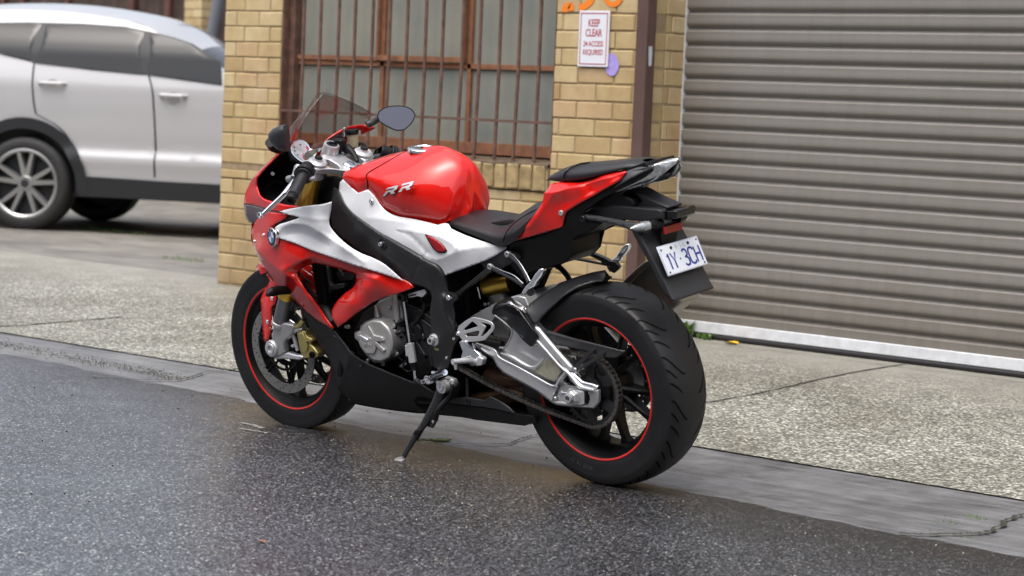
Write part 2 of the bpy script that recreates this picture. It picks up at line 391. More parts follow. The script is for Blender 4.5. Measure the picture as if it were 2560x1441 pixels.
def cdt(out, holes=(), step=7, extra=()):
    vs = [Vector(p) for p in out]; ed = [(i, (i+1) % len(out)) for i in range(len(out))]
    for h in holes:
        n = len(vs); vs += [Vector(p) for p in h]; ed += [(n+i, n+(i+1) % len(h)) for i in range(len(h))]
    A = np.array(out); x0, y0 = A.min(0); x1, y1 = A.max(0)
    gx = np.arange(x0+step*.5, x1, step); gy = np.arange(y0+step*.5, y1, step*.87)
    G = np.array([(x+(step/2 if j % 2 else 0), y) for j, y in enumerate(gy) for x in gx]) if len(gx) and len(gy) else np.zeros((0, 2))
    if len(G):
        k = inside(G, out) & (dist_poly(G, out) > step*.45)
        for h in holes: k &= ~inside(G, h) & (dist_poly(G, h) > step*.45)
        for e in extra: k &= dist_poly(G, e, False) > step*.45
        vs += [Vector(p) for p in G[k]]
    for e in extra:
        n = len(vs); vs += [Vector(p) for p in e]; ed += [(n+i, n+i+1) for i in range(len(e)-1)]
    V2, _, F2, *_ = delaunay_2d_cdt(vs, ed, [], 1, 1e-5)
    V2 = np.array([tuple(p) for p in V2]); C = np.array([V2[list(f)].mean(0) for f in F2])
    keep = inside(C, out)
    for h in holes: keep &= ~inside(C, h)
    F = [tuple(f) for f, kk in zip(F2, keep) if kk]
    used = sorted({i for f in F for i in f}); mp = {i: n for n, i in enumerate(used)}
    return V2[used], [tuple(mp[i] for i in f) for f in F]
def tps(ctrl, lam=1e-3):
    C = np.array(ctrl, float); P = C[:, :2]/100.; z = C[:, 2]; n = len(P)
    if n < 4:
        def f(Q):
            Q = Q/100.; d = np.linalg.norm(Q[:, None]-P[None], axis=2)+1e-6; w = 1/d**2; return (w*z).sum(1)/w.sum(1)
        return f
    d = np.linalg.norm(P[:, None]-P[None], axis=2); Kk = np.where(d > 0, d*d*np.log(d+1e-12), 0)
    A = np.zeros((n+3, n+3)); A[:n, :n] = Kk+lam*np.eye(n); A[:n, n] = 1; A[:n, n+1:] = P; A[n, :n] = 1; A[n+1:, :n] = P.T
    w = np.linalg.solve(A, np.r_[z, 0, 0, 0])
    def f(Q):
        Q = Q/100.; d = np.linalg.norm(Q[:, None]-P[None], axis=2); Kq = np.where(d > 0, d*d*np.log(d+1e-12), 0)
        return Kq@w[:n]+w[n]+Q@w[n+1:]
    return f
# ================================================================ GROUND
def gz(x, y):                      # ground height: road, gutter, rising footpath
    if y > -.30: return 0.
    if y > -.74: return .02*(-.30-y)/.44
    if y > -3.36: return .02+.019*(-.74-y)
    return .07-.02*min(1, (-3.36-y)/1.5)
def edge_y(x): return -.07-.075*x+.030*math.sin(1.7*x+.6)+.018*math.sin(5.1*x)+.008*math.sin(17*x)+.005*math.sin(41*x+1)
def strip(name, xs, yfun0, yfun1, ny, dz, m, kind='structure', wob=None):
    vs = []; fs = []
    for i, x in enumerate(xs):
        a, b = yfun0(x), yfun1(x)
        for j in range(ny+1):
            y = a+(b-a)*j/ny; vs.append((x, y, gz(x, y)+dz))
    for i in range(len(xs)-1):
        for j in range(ny): k = i*(ny+1)+j; fs.append((k, k+ny+1, k+ny+2, k+1))
    # orientation up
    p = [Vector(vs[q]) for q in fs[0]]
    if (p[1]-p[0]).cross(p[2]-p[0]).z < 0: fs = [f[::-1] for f in fs]
    return tag(link(name, vs, fs, m, smooth=True, angle=180), kind=kind)
xs_far = list(np.linspace(-60, -6, 10))+list(np.linspace(-5, 14, 500))+list(np.linspace(16, 160, 12))
# one base sheet to the horizon
g = MB(); g.add([(-200, -200, -.03), (300, -200, -.03), (300, 200, -.03), (-200, 200, -.03)], [(0, 1, 2, 3)])
tag(g.build('ground', M['slab']), kind='structure')
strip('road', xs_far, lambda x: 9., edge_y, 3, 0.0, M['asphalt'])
strip('gutter', xs_far, lambda x: .6, lambda x: -.748, 24, -.005, M['gutter'])
strip('footpath', xs_far, lambda x: -.74, lambda x: -3.36, 10, .0, M['aggregate'])
strip('driveway', xs_far[::4]+[160], lambda x: -3.36, lambda x: -18., 6, .0, M['slab'])
tag(link('far_footpath', [(-60,9,.0),(160,9,.0),(160,9,.12),(-60,9,.12),(160,30,.12),(-60,30,.12)], [(0,3,2,1),(3,5,4,2)], M['slab']), kind='structure')
# cracks and joints (thin dark strips lying in the surface)
def crack(name, pts, w, m='seal', dz=.003, jit=.006):
    P = cr(pts, 14); vs = []; fs = []
    for i, p in enumerate(P):
        d = np.array(P[min(i+1, len(P)-1)])-np.array(P[max(i-1, 0)]); n = np.array([-d[1], d[0]])/(np.linalg.norm(d)+1e-9)
        c = np.array(p[:2])+n*random.uniform(-jit, jit); ww = w*random.uniform(.5, 1.3)
        for s in (-1, 1): q = c+n*s*ww/2; vs.append((q[0], q[1], gz(*q)+dz))
    for i in range(len(P)-1): fs.append((2*i, 2*i+1, 2*i+3, 2*i+2))
    o = link(name, vs, fs, M[m] if m in M else m)
    if o.data.polygons[0].normal.z < 0: o.data.flip_normals()
    return tag(o, kind='structure')
M['kerbline'] = mat('kerb_joint_dirt', (.09, .085, .07), .9, var=.4, vscale=30)
M['crackm'] = mat('dirt_filled_joint', (.035, .032, .022), .9, bump=.5, bscale=200, var=.4, vscale=60)
def gp(*px): return [Wz(a, b, .03)[:2] for a, b in px]
crack('footpath_joint', [Wz(1700, 1012, .045)[:2], Wz(1900, 980, .05)[:2], Wz(2100, 938, .06)[:2], Wz(2285, 909, .068)[:2]], .012, 'crackm', jit=.003)
crack('footpath_joint', gp((-30, 815), (120, 808), (300, 797)), .02, 'crackm')
0 and crack('kerb_joint', [(x, -.738) for x in np.linspace(-1.5, 8, 60)], .005, 'kerbline', jit=.002, dz=.0035)
crack('kerb_crack', gp((2568, 1272), (2530, 1278), (2470, 1305), (2400, 1310), (2310, 1312), (2250, 1308)), .016, 'crackm', jit=.01)
crack('kerb_crack', gp((1345, 1073), (1300, 1082), (1270, 1090), (1180, 1090), (1080, 1086)), .009, 'crackm', jit=.006)
crack('kerb_crack', gp((600, 918), (520, 922), (470, 932), (420, 935), (230, 926)), .012, 'crackm', jit=.006)
crack('door_joint', [(x, -3.21) for x in np.linspace(-1, 2.3, 40)], .006, 'moss', jit=.004)

M['scuff'] = mat('pale_scuff', (.26, .255, .24), .8, bump=.5, bscale=120, var=.4, vscale=30)
crack('road_scuff', gp((600, 1038), (622, 1041), (640, 1046), (655, 1052)), .022, 'scuff', jit=.012)
crack('road_scuff', gp((600, 1052), (640, 1058), (670, 1064)), .018, 'scuff', jit=.008)
# loose grit and debris in the gutter, one mesh of many tiny stones
def grit(name, n, fx, size, m):
    b = MB()
    for i in range(n):
        x, y = fx(); s = random.uniform(*size); z = gz(x, y)+s*.3
        q = [Vector((random.uniform(.6, 1.2)*s*math.cos(t), random.uniform(.6, 1.2)*s*math.sin(t), 0)) for t in (0, 1.3, 2.5, 3.8, 5)]
        k = len(q); vs = [(x+p.x, y+p.y, z-s*.3) for p in q]+[(x+p.x*.6, y+p.y*.6, z+s*.35) for p in q]
        b.add(vs, [tuple(range(k, 2*k))]+[(j, (j+1) % k, k+(j+1) % k, k+j) for j in range(k)])
    o = b.build(name, m); return o
M['pebble'] = mat('pale_grit', (.40, .37, .30), .7, var=.5, vscale=90)
M['pebbled'] = mat('dark_grit', (.05, .045, .035), .8, var=.5, vscale=90)
def near_gutter():
    x = random.uniform(2.6, 4.6); return x, -.46-.055*(x-3)+random.gauss(0, .035)
tag(grit('gutter_debris', 1300, near_gutter, (.001, .0042), M['pebbled']), kind='stuff')
tag(grit('gutter_debris', 90, near_gutter, (.001, .004), M['pebble']), kind='stuff')
tag(grit('road_grit', 240, lambda: (random.uniform(-1.6, 3.2), random.uniform(-.05, 1.9)), (.0018, .0042), M['pebble']), kind='stuff')
tag(grit('road_grit', 90, lambda: (random.uniform(-1.6, 4), random.uniform(-.5, 2.2)), (.002, .0055), M['pebbled']), kind='stuff')
# weeds
def weed(name, px, n, h, spread, label, leafy=False, Z=.03, y=None, kind=None):
    c = Wz(px[0], px[1], Z) if y is None else Wy(px[0], px[1], y); b = MB()
    if y is not None: c[1] = y
    z0 = gz(c[0], c[1])
    for i in range(n):
        a = random.uniform(0, 6.28); r = random.uniform(0, 1)**.6
        x = c[0]+spread[0]*r*math.cos(a); yy = c[1]+spread[1]*r*math.sin(a); hh = h*random.uniform(.4, 1)
        t = random.uniform(0, 6.28); w = hh*(.55 if leafy else .10); dx, dy = math.cos(t), math.sin(t); lean = random.uniform(.1, .6)*hh
        if leafy:
            z1 = z0+hh
            b.add([(x, yy, z0), (x+dx*w*.5-dy*w*.5, yy+dy*w*.5+dx*w*.5, z1*.5+z0*.5+hh*.2), (x+dx*w, yy+dy*w, z1), (x+dx*w*.5+dy*w*.5, yy+dy*w*.5-dx*w*.5, z0+hh*.6)], [(0, 1, 2, 3)])
        else:
            b.add([(x-dy*w, yy+dx*w, z0), (x+dy*w, yy-dx*w, z0), (x+dx*lean*.5, yy+dy*lean*.5, z0+hh*.7), (x+dx*lean, yy+dy*lean, z0+hh)], [(0, 1, 2), (0, 2, 3)])
    o_ = b.build(name, M['grass'])
    return tag(o_, kind='stuff') if kind else tag(o_, label, 'weed')
def moss(px0, px1, n, w):
    a = Wz(*px0, .02); c = Wz(*px1, .02); b = MB()
    for i in range(n):
        t = random.random(); p = a+(c-a)*t; x = p[0]+random.gauss(0, w); y = p[1]+random.gauss(0, w*.6); s = random.uniform(.003, .010); z = gz(x, y)
        b.lathe((x, y, z-.001), (0, 0, 1), [(0, s), (s*.35, s*.8), (s*.5, 0)], 6)
    return tag(b.build('moss', M['moss']), kind='stuff')
moss((1040, 1086), (1120, 1086), 90, .010)
moss((1880, 835), (2560, 948), 60, .006)
weed('weed', (1762, 829), 30, .040, (.04, .015), 'small green weed under the left part of the roller door sill', True, y=-3.315)
weed('weed', (1712, 826), 44, .09, (.05, .02), 'green weed at the bottom corner of the roller door beside the rear tyre', True, y=-3.315)
weed('weed', (2445, 1302), 30, .016, (.045, .015), 'short green tuft growing from the kerb crack at the far right', False, 0)
weed('weed', (2370, 1308), 30, .012, (.06, .012), 'flat green tuft along the kerb crack left of the far right tuft', False, 0)
weed('weed', (2420, 1346), 16, .010, (.05, .012), 'tiny green sprig at the asphalt edge below the kerb crack', False, 0)
weed('grass', (460, 656), 90, .035, (.25, .07), 'low patch of grass on the driveway left of the brick pillar', False, .05, kind=1)
weed('grass', (270, 580), 120, .04, (.55, .06), 'thin line of grass on the driveway in front of the white car', False, .05, kind=1)
# fallen leaf
c = np.array([Wy(1830, 838, -3.27)[0], -3.27, .07]); b = MB()
lf = [(0, -.028), (.012, -.014), (.014, .004), (.006, .022), (0, .030), (-.007, .02), (-.013, .002), (-.010, -.016)]
b.add([(c[0]+p[1]*1.5, c[1]+p[0]*2.2, gz(c[0], c[1])+.006+.01*abs(p[0])/.014) for p in lf]+[(c[0], c[1], gz(c[0], c[1])+.004)], [(i, (i+1) % 8, 8) for i in range(8)])
tag(b.build('leaf', mat('yellow_leaf', (.75, .47, .02), .5)), 'bright yellow fallen leaf on the footpath by the roller door', 'leaf')
c = Wz(655, 1358, 0); b = MB()
b.add([(c[0]+p[1]*.5, c[1]+p[0]*.6, .003+.004*abs(p[0])/.014) for p in lf]+[(c[0], c[1], .002)], [(i, (i+1) % 8, 8) for i in range(8)])
tag(b.build('leaf', mat('orange_leaf', (.30, .12, .07), .7)), 'small dry orange leaf lying alone on the wet asphalt', 'leaf')

# ================================================================ BRICK BUILDING
bld = tag(empty('brick_building', (2.4, -3.1, 0)), 'cream brick warehouse wall with barred window and taupe roller door', 'building')
BL = (2.4, -3.1, 0)
def bp(o):                                   # parent while keeping world placement
    o.parent = bld; o.matrix_parent_inverse = Matrix.Translation(Vector(BL)).inverted(); return o
ZJ, CH = 1.632, .0865
def courses(z0, z1):
    k = math.ceil((z0-ZJ)/CH-1e-6)-1
    while ZJ+k*CH < z1-1e-6:
        a = max(z0, ZJ+k*CH); c = min(z1, ZJ+(k+1)*CH)
        if c-a > .02: yield k, a, c
        k += 1
def brickwall(mb, axis, p0, p1, fixed, z0, z1, pats, depth=.105, sgn=1, first=None):
    """bricks along axis (0=x,1=y) from p0 to p1; fixed = coordinate of the face; pats = list of width lists per course parity"""
    for k, a, c in courses(z0, z1):
        pat = pats[k % len(pats)]; tot = sum(pat); sc = (p1-p0)/tot; q = p0
        for wd in pat:
            e = q+wd*sc; j = random.uniform(-.0022, .0022); g = random.uniform(.0025, .0045)
            lo = [0, 0, a+g]; hi = [0, 0, c-g]
            lo[axis], hi[axis] = min(q, e)+g, max(q, e)-g
            o = 1-axis; lo[o], hi[o] = (fixed-depth+j, fixed+j) if sgn > 0 else (fixed+j, fixed+depth+j)
            if c-a > CH*.5:
                rot = Matrix.Rotation(random.uniform(-.006, .006), 3, 'Y' if axis == 0 else 'X')
                mb.cbox(lo, hi, random.uniform(.003, .007), rot)
            q = e
ZT = 3.3
def wall_piece(x0, x1, z0, z1, pats, name='wall', base=None):
    mb = MB(); brickwall(mb, 0, x0, x1, -3.1, z0, z1, pats)
    mo = MB(); mo.box((x0+.004, -3.42, z0-.1), (x1-.004, -3.1065, z1-.001), 0)
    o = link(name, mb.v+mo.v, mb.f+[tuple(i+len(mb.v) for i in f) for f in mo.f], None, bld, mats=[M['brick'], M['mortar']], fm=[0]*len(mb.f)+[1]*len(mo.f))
    return bp(o)
# pillar left of window, pillar by the door, wall under the window, far right wall
o1 = wall_piece(4.982, 5.462, .735, ZT, [[.10, .21, .17], [.19, .19, .10]])
o2 = wall_piece(2.357, 2.972, .735, ZT, [[.23, .23, .155], [.11, .23, .23, .045]])
o3 = wall_piece(2.357, 5.462, .05, .735, [[.23]*13+[.115], [.11]+[.23]*13])
o4 = wall_piece(-6.5, -1.2, .05, ZT, [[.23]*23, [.11]+[.23]*22+[.11]])
# the reveal of the pillar at the door (its narrow side, facing the door opening)
rv = MB(); brickwall(rv, 1, -3.36, -3.2065, 2.357, .06, ZT, [[.13], [.11, .045]], .1, -1)
bp(rv.build('wall', M['brick']))
# brick-on-edge sill
sl = MB(); x = 2.99
while x < 4.97:
    w = random.uniform(.068, .078); zt = .868+random.uniform(-.004, .003); dz = random.uniform(-.004, .004)
    sl.cbox((x, -3.19, .742+dz), (min(x+w, 4.97), -3.078+random.uniform(-.004, .004), zt), .007, Matrix.Rotation(random.uniform(-.025, .025), 3, 'Y')); x += w+.013
bp(sl.build('window_sill', M['oldbrick']))
sm = MB(); sm.box((2.976, -3.195, .74), (4.978, -3.094, .858)); bp(sm.build('sill_mortar', M['mortar']))
st = MB(); st.add([(2.976, -3.086, .872), (4.978, -3.086, .872), (4.978, -3.23, .905), (2.976, -3.23, .905), (2.976, -3.086, .86), (4.978, -3.086, .86)], [(0, 1, 2, 3), (4, 5, 1, 0)])
bp(st.build('sill_top', mat('grimy_sill', (.12, .085, .055), .85, bump=.5, bscale=90, var=.4, vscale=12)))
# window: steel frame, panes
YW = -3.20
win = MB(); win.box((2.976, YW-.05, .9), (3.035, YW+.01, ZT)); bars_x = []
wf = empty('window', (0, 0, 0)); bp(wf)
def wpart(o): o.parent = wf; return o
F = MB()
def fr(x0, x1, z0, z1, y0=-.02, y1=.012): F.box((x0, YW+y0, z0), (x1, YW+y1, z1))
XL, XR = 4.972, 2.982
fr(XL-.035, XL, .905, ZT); fr(XR, XR+.035, .905, ZT)                 # jambs
fr(XR, XL, .905, .965, -.02, .016)                                    # bottom rail
for mx in (4.27, 3.63): fr(mx-.014, mx+.014, .965, ZT)               # mullions
fr(XR+.035, XL-.035, 1.345, 1.372)                                    # transom
fr(4.282, 4.30, 1.375, ZT, .012, .034); fr(3.645, 3.672, 1.375, ZT, .012, .036); fr(3.672, 4.282, 1.375, 1.405, .012, .034)  # opening sash
fr(4.30, XL-.03, 1.372, 1.398, .0, .022)
fr(XR+.035, XL-.035, 2.35, 2.38)
wpart(F.build('frame', M['rust'], bevel=.002))
for q in (((4.974, YW-.05, .9), (4.981, -3.108, ZT)), ((2.973, YW-.05, .9), (2.979, -3.108, ZT)), ((4.93, YW-.005, .9), (4.974, YW+.045, ZT))):
    dk = MB(); dk.box(*q); wpart(dk.build('jamb_lining', M['bar']))
for i, (a, c_) in enumerate(((4.27, XL), (3.63, 4.27), (XR, 3.63))):
    for (z0, z1) in ((.95, 1.36), (1.36, 2.365), (2.37, 3.3)):
        pn = MB(); pn.box((a+.005, YW-.012, z0), (c_-.005, YW-.006, z1)); wpart(pn.build('pane', M['wglass']))
bk = MB(); bk.box((2.9, -3.9, .5), (5.1, -3.6, ZT)); bp(bk.build('interior_wall', M['dark']))
# security bars
YB = -3.125
def barx(px): return Wy(px, 0, YB)[0]
for px in (804, 849, 890, 934, 977, 1021, 1067, 1111, 1161, 1205, 1254, 1304, 1354, 762):
    b = MB(); x = barx(px); lx = random.uniform(-.006, .006)
    b.tube([(x+lx, YB+.01, .885), (x+lx*.5, YB, 1.3), (x, YB, 2.2), (x, YB, ZT-.05)], .0095, 8); bp(b.build('window_bar', M['bar'], smooth=True))
zc = Wy(1100, 295, YB)[2]
for z_ in (zc, 2.3):
    b = MB(); b.box((2.955, YB+.009, z_-.007), (4.99, YB+.015, z_+.007)); bp(b.build('cross_bar', M['bar']))
# steel post beside the door
b = MB(); b.cbox((2.334, -3.099, .05), (2.402, -3.027, ZT), .004); po = bp(b.build('steel_post', M['post']))
stk = MB(); p = Wy(1625, 118, -3.06); zt, zb = 1.475, 1.382
M['sticker'] = mat('torn_paper_label', (.55, .60, .68), .6, var=.12, vscale=60)
stk.add([(2.3335, -3.045+dy, z) for dy, z in ((0, zt), (-.026, zt+.001), (-.029, zt-.04), (-.027, zb+.005), (-.022, zb), (-.006, zb-.001), (-.002, zb+.04))], [tuple(range(7))])
bp(stk.build('paper_label', M['sticker']))
# roller door: rolled slat profile
prof = []; PZ = .0807; z = Wy(2360, 28, -3.36)[2]+.0807*3-.006
z0d = z
zs = z0d+PZ*18
door_y = -3.36
pts = []
zz = zs
while zz > .155:
    for dz, dy in ((0, -.010), (.004, -.0115), (.008, -.009), (.012, -.002), (.0155, .0020), (.019, .0030), (.024, .0022), (.040, .0036), (.056, .0034), (.066, .0022), (.071, -.002), (.0755, -.0075)):
        if zz-dz > .15: pts.append((door_y+dy*1.5, zz-dz))
    zz -= PZ
vs = []; fs = []
xd = [2.352, 1.0, 0., -1.215]
for (y, z) in pts:
    for x in xd: vs.append((x, y, z))
for i in range(len(pts)-1):
    for j in range(3): k = i*4+j; fs.append((k, k+1, k+5, k+4))
dr = link('roller_door', vs, fs, M['door'], bld, smooth=True, angle=180); bp(dr)
if dr.data.polygons[0].normal.y < 0: dr.data.flip_normals()
b = MB(); b.cbox((-1.215, -3.375, .098), (2.352, -3.343, .152), .003); bp(b.build('bottom_rail', M['galv']))
b = MB(); b.tube([(-1.215, -3.352, .083), (2.35, -3.352, .083)], .0155, 12); b.box((-1.215, -3.37, .062), (2.35, -3.352, .098)); bp(b.build('rubber_seal', M['seal'], smooth=True))
for q in ((2.349, 2.3575), (-1.222, -1.2135)):
    b = MB(); b.box((q[0], -3.40, .06), (q[1], -3.352, ZT)); bp(b.build('door_guide', M['galv']))
b = MB(); b.box((-6.5, -8, ZT-.3), (5.3, -3.43, ZT)); b.box((-6.5, -3.42, 2.95), (5.46, -3.08, ZT+.3)) ; bp(b.build('parapet', M['mortar_s']))
b = MB(); b.box((5.16, -9.5, .0), (5.44, -3.425, ZT)); b.box((-6.5, -9.5, 0), (-6.2, -3.43, ZT)); b.box((-6.5, -9.7, 0), (5.44, -9.5, ZT)); bp(b.build('side_wall', M['brick']))
# spray paint on the pillar: flat strokes following the wall
def spray(pts, w, m, y=-3.0965):
    P = cr(pts, 10); mb = MB(); A = []; n = len(P)
    for i, p in enumerate(P):
        d = np.array(P[min(i+1, n-1)])-np.array(P[max(i-1, 0)]); nn = np.array([-d[1], d[0]])/(np.linalg.norm(d)+1e-9)
        A.append((np.array(p)+nn*w/2, np.array(p)-nn*w/2))
    o = [a for a, _ in A]; e = [c for _, c in A][::-1]
    poly = o+e; vs = [tuple(Wy(q[0], q[1], y)) for q in poly]; k = len(vs); m_ = n
    fs = [(i, i+1, k-2-i, k-1-i) for i in range(m_-1)]
    mb.add(vs, fs); return mb
g1 = spray([(1412, 30), (1414, 19), (1426, 14), (1428, 27)], 15, None)
g2 = spray([(1448, 21), (1462, 15), (1475, 4), (1480, -14), (1470, -40)], 16, None)
g3 = spray([(1510, -30), (1512, -8), (1522, 8), (1535, 12), (1548, 2), (1553, -20), (1540, -45)], 12, None)
for q in (g2, g3): g1.add(q.v, q.f)
gr = bp(g1.build('orange_graffiti', M['orange']))
pp = outline([(1524, 134), (1535, 134), (1543, 146), (1547, 162), (1544, 178), (1535, 190), (1524, 190), (1515, 180), (1511, 160)], 3)
V2, F2 = cdt(pp, step=6); gp_ = bp(link('purple_paint_blob', [tuple(Wy(a, c_, -3.0965)) for a, c_ in V2], F2, M['purple']))
# sign
def text(name, s, size, m, parent=None, ext=.0004, sx=1., align='CENTER', bold=0., shear=0.):
    cu = bpy.data.curves.new(name+'_c', 'FONT'); cu.body = s; cu.size = size; cu.extrude = ext; cu.align_x = align; cu.align_y = 'CENTER'; cu.offset = bold; cu.shear = shear; cu.resolution_u = 4
    t = bpy.data.objects.new('t', cu); COL.objects.link(t); bpy.context.view_layer.update()
    me = bpy.data.meshes.new_from_object(t.evaluated_get(bpy.context.evaluated_depsgraph_get())); bpy.data.objects.remove(t); bpy.data.curves.remove(cu)
    for q in me.vertices: q.co.x *= sx
    me.materials.clear(); me.materials.append(m); o = bpy.data.objects.new(name, me); COL.objects.link(o)
    if parent: o.parent = parent
    return o
sg = MB(); sx0, sx1, sz0, sz1 = 2.616, 2.809, 1.371, 1.645; ys = -3.086
sg.cbox((sx0, ys-.006, sz0), (sx1, ys, sz1), .0012); sign = tag(sg.build('wall_sign', M['white']), 'white rectangular sign with red border and lettering on the brick pillar', 'sign')
cxs = (sx0+sx1)/2
def stext(s, size, z, sx, bold=.0): 
    t = text('lettering', s, size*1.12, M['signred'], sign, .0003, sx*.9, bold=bold*.45); t.rotation_euler = (R(90), 0, R(180)); t.location = (cxs, ys+.0008, z); return t
stext('KEEP', .046, 1.583, .74, .0012); stext('CLEAR', .046, 1.535, .76, .0012)
stext('24 ACCESS', .033, 1.482, .80, .0005); stext('REQUIRED', .033, 1.441, .82, .0005)
bd = MB(); t_ = .0045; a_ = .011
for q in (((sx0+a_, sz0+a_), (sx1-a_, sz0+a_+t_)), ((sx0+a_, sz1-a_-t_), (sx1-a_, sz1-a_)), ((sx0+a_, sz0+a_+t_), (sx0+a_+t_, sz1-a_-t_)), ((sx1-a_-t_, sz0+a_+t_), (sx1-a_, sz1-a_-t_))):
    bd.box((q[0][0], ys+.0002, q[0][1]), (q[1][0], ys+.0008, q[1][1]))
bd.build('border', M['signred'], sign)

# ================================================================ BEHIND AND OPPOSITE
fb = tag(empty('fence', (9, -10, 0)), 'dark brown sheet fence behind the white car', 'fence')
b = MB(); x = 2.5
while x < 40:
    b.add([(x-9, 0, 0), (x+.09-9, 0, 0), (x+.12-9, .03, 0), (x+.21-9, .03, 0), (x+.24-9, 0, 0)]+[(x-9, 0, 2.6), (x+.09-9, 0, 2.6), (x+.12-9, .03, 2.6), (x+.21-9, .03, 2.6), (x+.24-9, 0, 2.6)], [(i, i+1, i+6, i+5) for i in range(4)]); x += .24
b.build('sheet', M['fence'], fb)
M['redrust'] = mat('red_brown_batten', (.09, .035, .028), .7, var=.3)
for px in (12, 60, 172, 335, 425): 
    q = Wy(px, 10, -9.95); b = MB(); b.box((q[0]-9-.04, .04, 0), (q[0]-9+.04, .09, 2.5)); b.build('batten', M['redrust'], fb)
q0 = Wy(458, 100, -9.3); q1 = Wy(502, 100, -9.3)
b = MB(); brickwall(b, 0, q1[0], q0[0], 0, .0, 2.6, [[.16], [.08, .08]], .2); 
pier = b.build('brick_pier', M['brick']); pier.location = (0, -9.3, 0)
tag(pier, 'narrow brick pier at the fence just above the bonnet of the car', 'pier')
a0, a1 = Wy(549, -10, -9.2), Wy(518, 150, -9.2); b = MB(); b.tube([a0+(a0-a1)*1.5, a0, a1, a1+(a1-a0)*1.2], .06, 12)
M['pipe'] = mat('grey_pipe', (.16, .17, .20), .45)
tag(b.build('pipe', M['pipe'], smooth=True), 'slanting grey downpipe right behind the left brick pillar', 'pipe')
# houses across the street (behind the viewer; seen in reflections)
def house(x0, x1, y0, h, col, gable, lab):
    e = tag(empty('house', ((x0+x1)/2, y0, .1)), lab, 'house', 'houses across the street'); cx = (x1-x0)/2; b = MB()
    b.box((-cx, 0, 0), (cx, 9, h)); b.build('wall', mat('house_render', col, .85, var=.15, vscale=2), e)
    b = MB()
    if gable: b.add([(-cx-.3, -.4, h), (cx+.3, -.4, h), (0, -.4, h+gable), (-cx-.3, 9.4, h), (cx+.3, 9.4, h), (0, 9.4, h+gable)], [(0, 1, 2), (3, 5, 4), (0, 2, 5, 3), (1, 4, 5, 2), (0, 3, 4, 1)])
    else: b.box((-cx-.1, -.15, h), (cx+.1, 9, h+.35))
    b.build('roof', mat('roof_tiles', (.10, .07, .06), .7, var=.2), e)
    for k in range(3):
        wx = -cx+(k+.5)*2*cx/3; b = MB(); b.box((wx-.6, -.03, .9 if k != 1 else 0), (wx+.6, .02, 2.3)); f_ = b.build('window' if k != 1 else 'door', mat('house_glass', (.03, .035, .04), .1), e)
house(-16, -7, 11.2, 7.2, (.14, .11, .085), 1.9, 'rendered house with a tiled gable roof at the left end')
house(-6.9, 3, 11, 7.6, (.10, .06, .045), 0, 'flat-roofed brick-coloured house in the row opposite')
house(3.3, 12, 11.3, 5.0, (.16, .14, .12), 2.0, 'pale rendered gabled house in the row opposite')
house(12.5, 24, 11, 5.2, (.12, .10, .09), 1.6, 'grey gabled house at the end of the row')
house(-30, -16.5, 11, 7, (.13, .10, .08), 0, 'low flat-roofed house furthest along the street')
# ================================================================ PARKED CAR (faces -x)
M['carpaint'] = mat('white_car_paint', (.50, .50, .52), .3, .1, 1.0)
M['carglass'] = mat('dark_car_glass', (.006, .007, .010), .05, 0, 0, spec=.45)
M['carblack'] = mat('car_cladding', (.018, .02, .024), .5)
M['rubber'] = mat('tyre_rubber', (.018, .018, .019), .62, bump=.15, bscale=150, var=.25, vscale=20)
M['alloy'] = mat('wheel_alloy', (.42, .42, .42), .32, .8)
CX, CYc, CW = 9.0, -6.13, .93
CYAW = R(32); CAX = np.array([math.cos(CYAW), math.sin(CYAW), 0]); CNY = np.array([-math.sin(CYAW), math.cos(CYAW), 0])
RWP = Wz(57, 575, .055)                       # near rear wheel on the ground
CORG = RWP-CNY*.91                             # centre line, at the rear axle
def crow(x, yl, z): return CORG+CAX*(x-10.17)+CNY*yl+np.array([0, 0, z-.03])
car = tag(empty('parked_car', tuple(CORG+CAX*(CX-10.17)), (0, 0, CYAW)), 'white family car parked beyond the brick pillar, black lower cladding', 'car')
def cprof(z):
    zz = [.0, .28, .5, .60, .68, .80, 1.0, 1.14, 1.24, 1.31, 1.40, 1.48, 1.56, 1.66, 1.74, 1.80]
    yy = [.86, .875, .905, .930, .895, .915, .935, .935, .915, .897, .874, .836, .784, .70, .60, .45]
    return float(np.interp(z, zz, yy))
def cy(x, z, off=0.):                 # half width at a station, rounded nose and tail
    k = 1.
    if x < 7.2: k = 1-.26*((7.2-x)/.75)**2
    if x > 10.6: k = 1-.14*((x-10.6)/.65)**2
    return cprof(z)*k+off
def cpx(px, py, Y=-5.22):
    d = ray(px, py); o = CORG+CNY*(Y-CYc); t = ((o-CP)@CNY)/(d@CNY); p = CP+d*t
    return (10.17+float((p-CORG)@CAX), float(p[2]-CORG[2])+.03)
roof = [(x_, z_-.08) for x_, z_ in [cpx(*q, CYc) for q in [(0, 14), (111, 9), (222, 13), (311, 23), (400, 39), (444, 52), (489, 76), (556, 121)]]]
top = [(11.22, 1.15), (11.12, 1.4), (10.98, 1.56), (10.8, 1.63)]+roof+[(roof[-1][0]-.45, roof[-1][1]-.17), (7.75, 1.13), (7.3, 1.07), (6.9, 1.0), (6.6, .90)]
wr = (10.17, .385); wfr = (7.41, .385)
def arc(c, r, a0, a1, n=14): return [(c[0]+r*math.cos(a0+(a1-a0)*i/n), c[1]+r*math.sin(a0+(a1-a0)*i/n)) for i in range(n+1)]
sidep = [(11.26, .9)]+top+[(6.5, .72), (6.5, .42)]
low = [(6.5, .42), (6.6, .34)]+arc(wfr, .44, math.pi-.15, .15)+[(9.4, .34)]+[q for q in arc(wr, .44, math.pi-.15, .15)]+[(11.0, .36), (11.2, .45)]
body = outline(sidep, .08, 40)+low
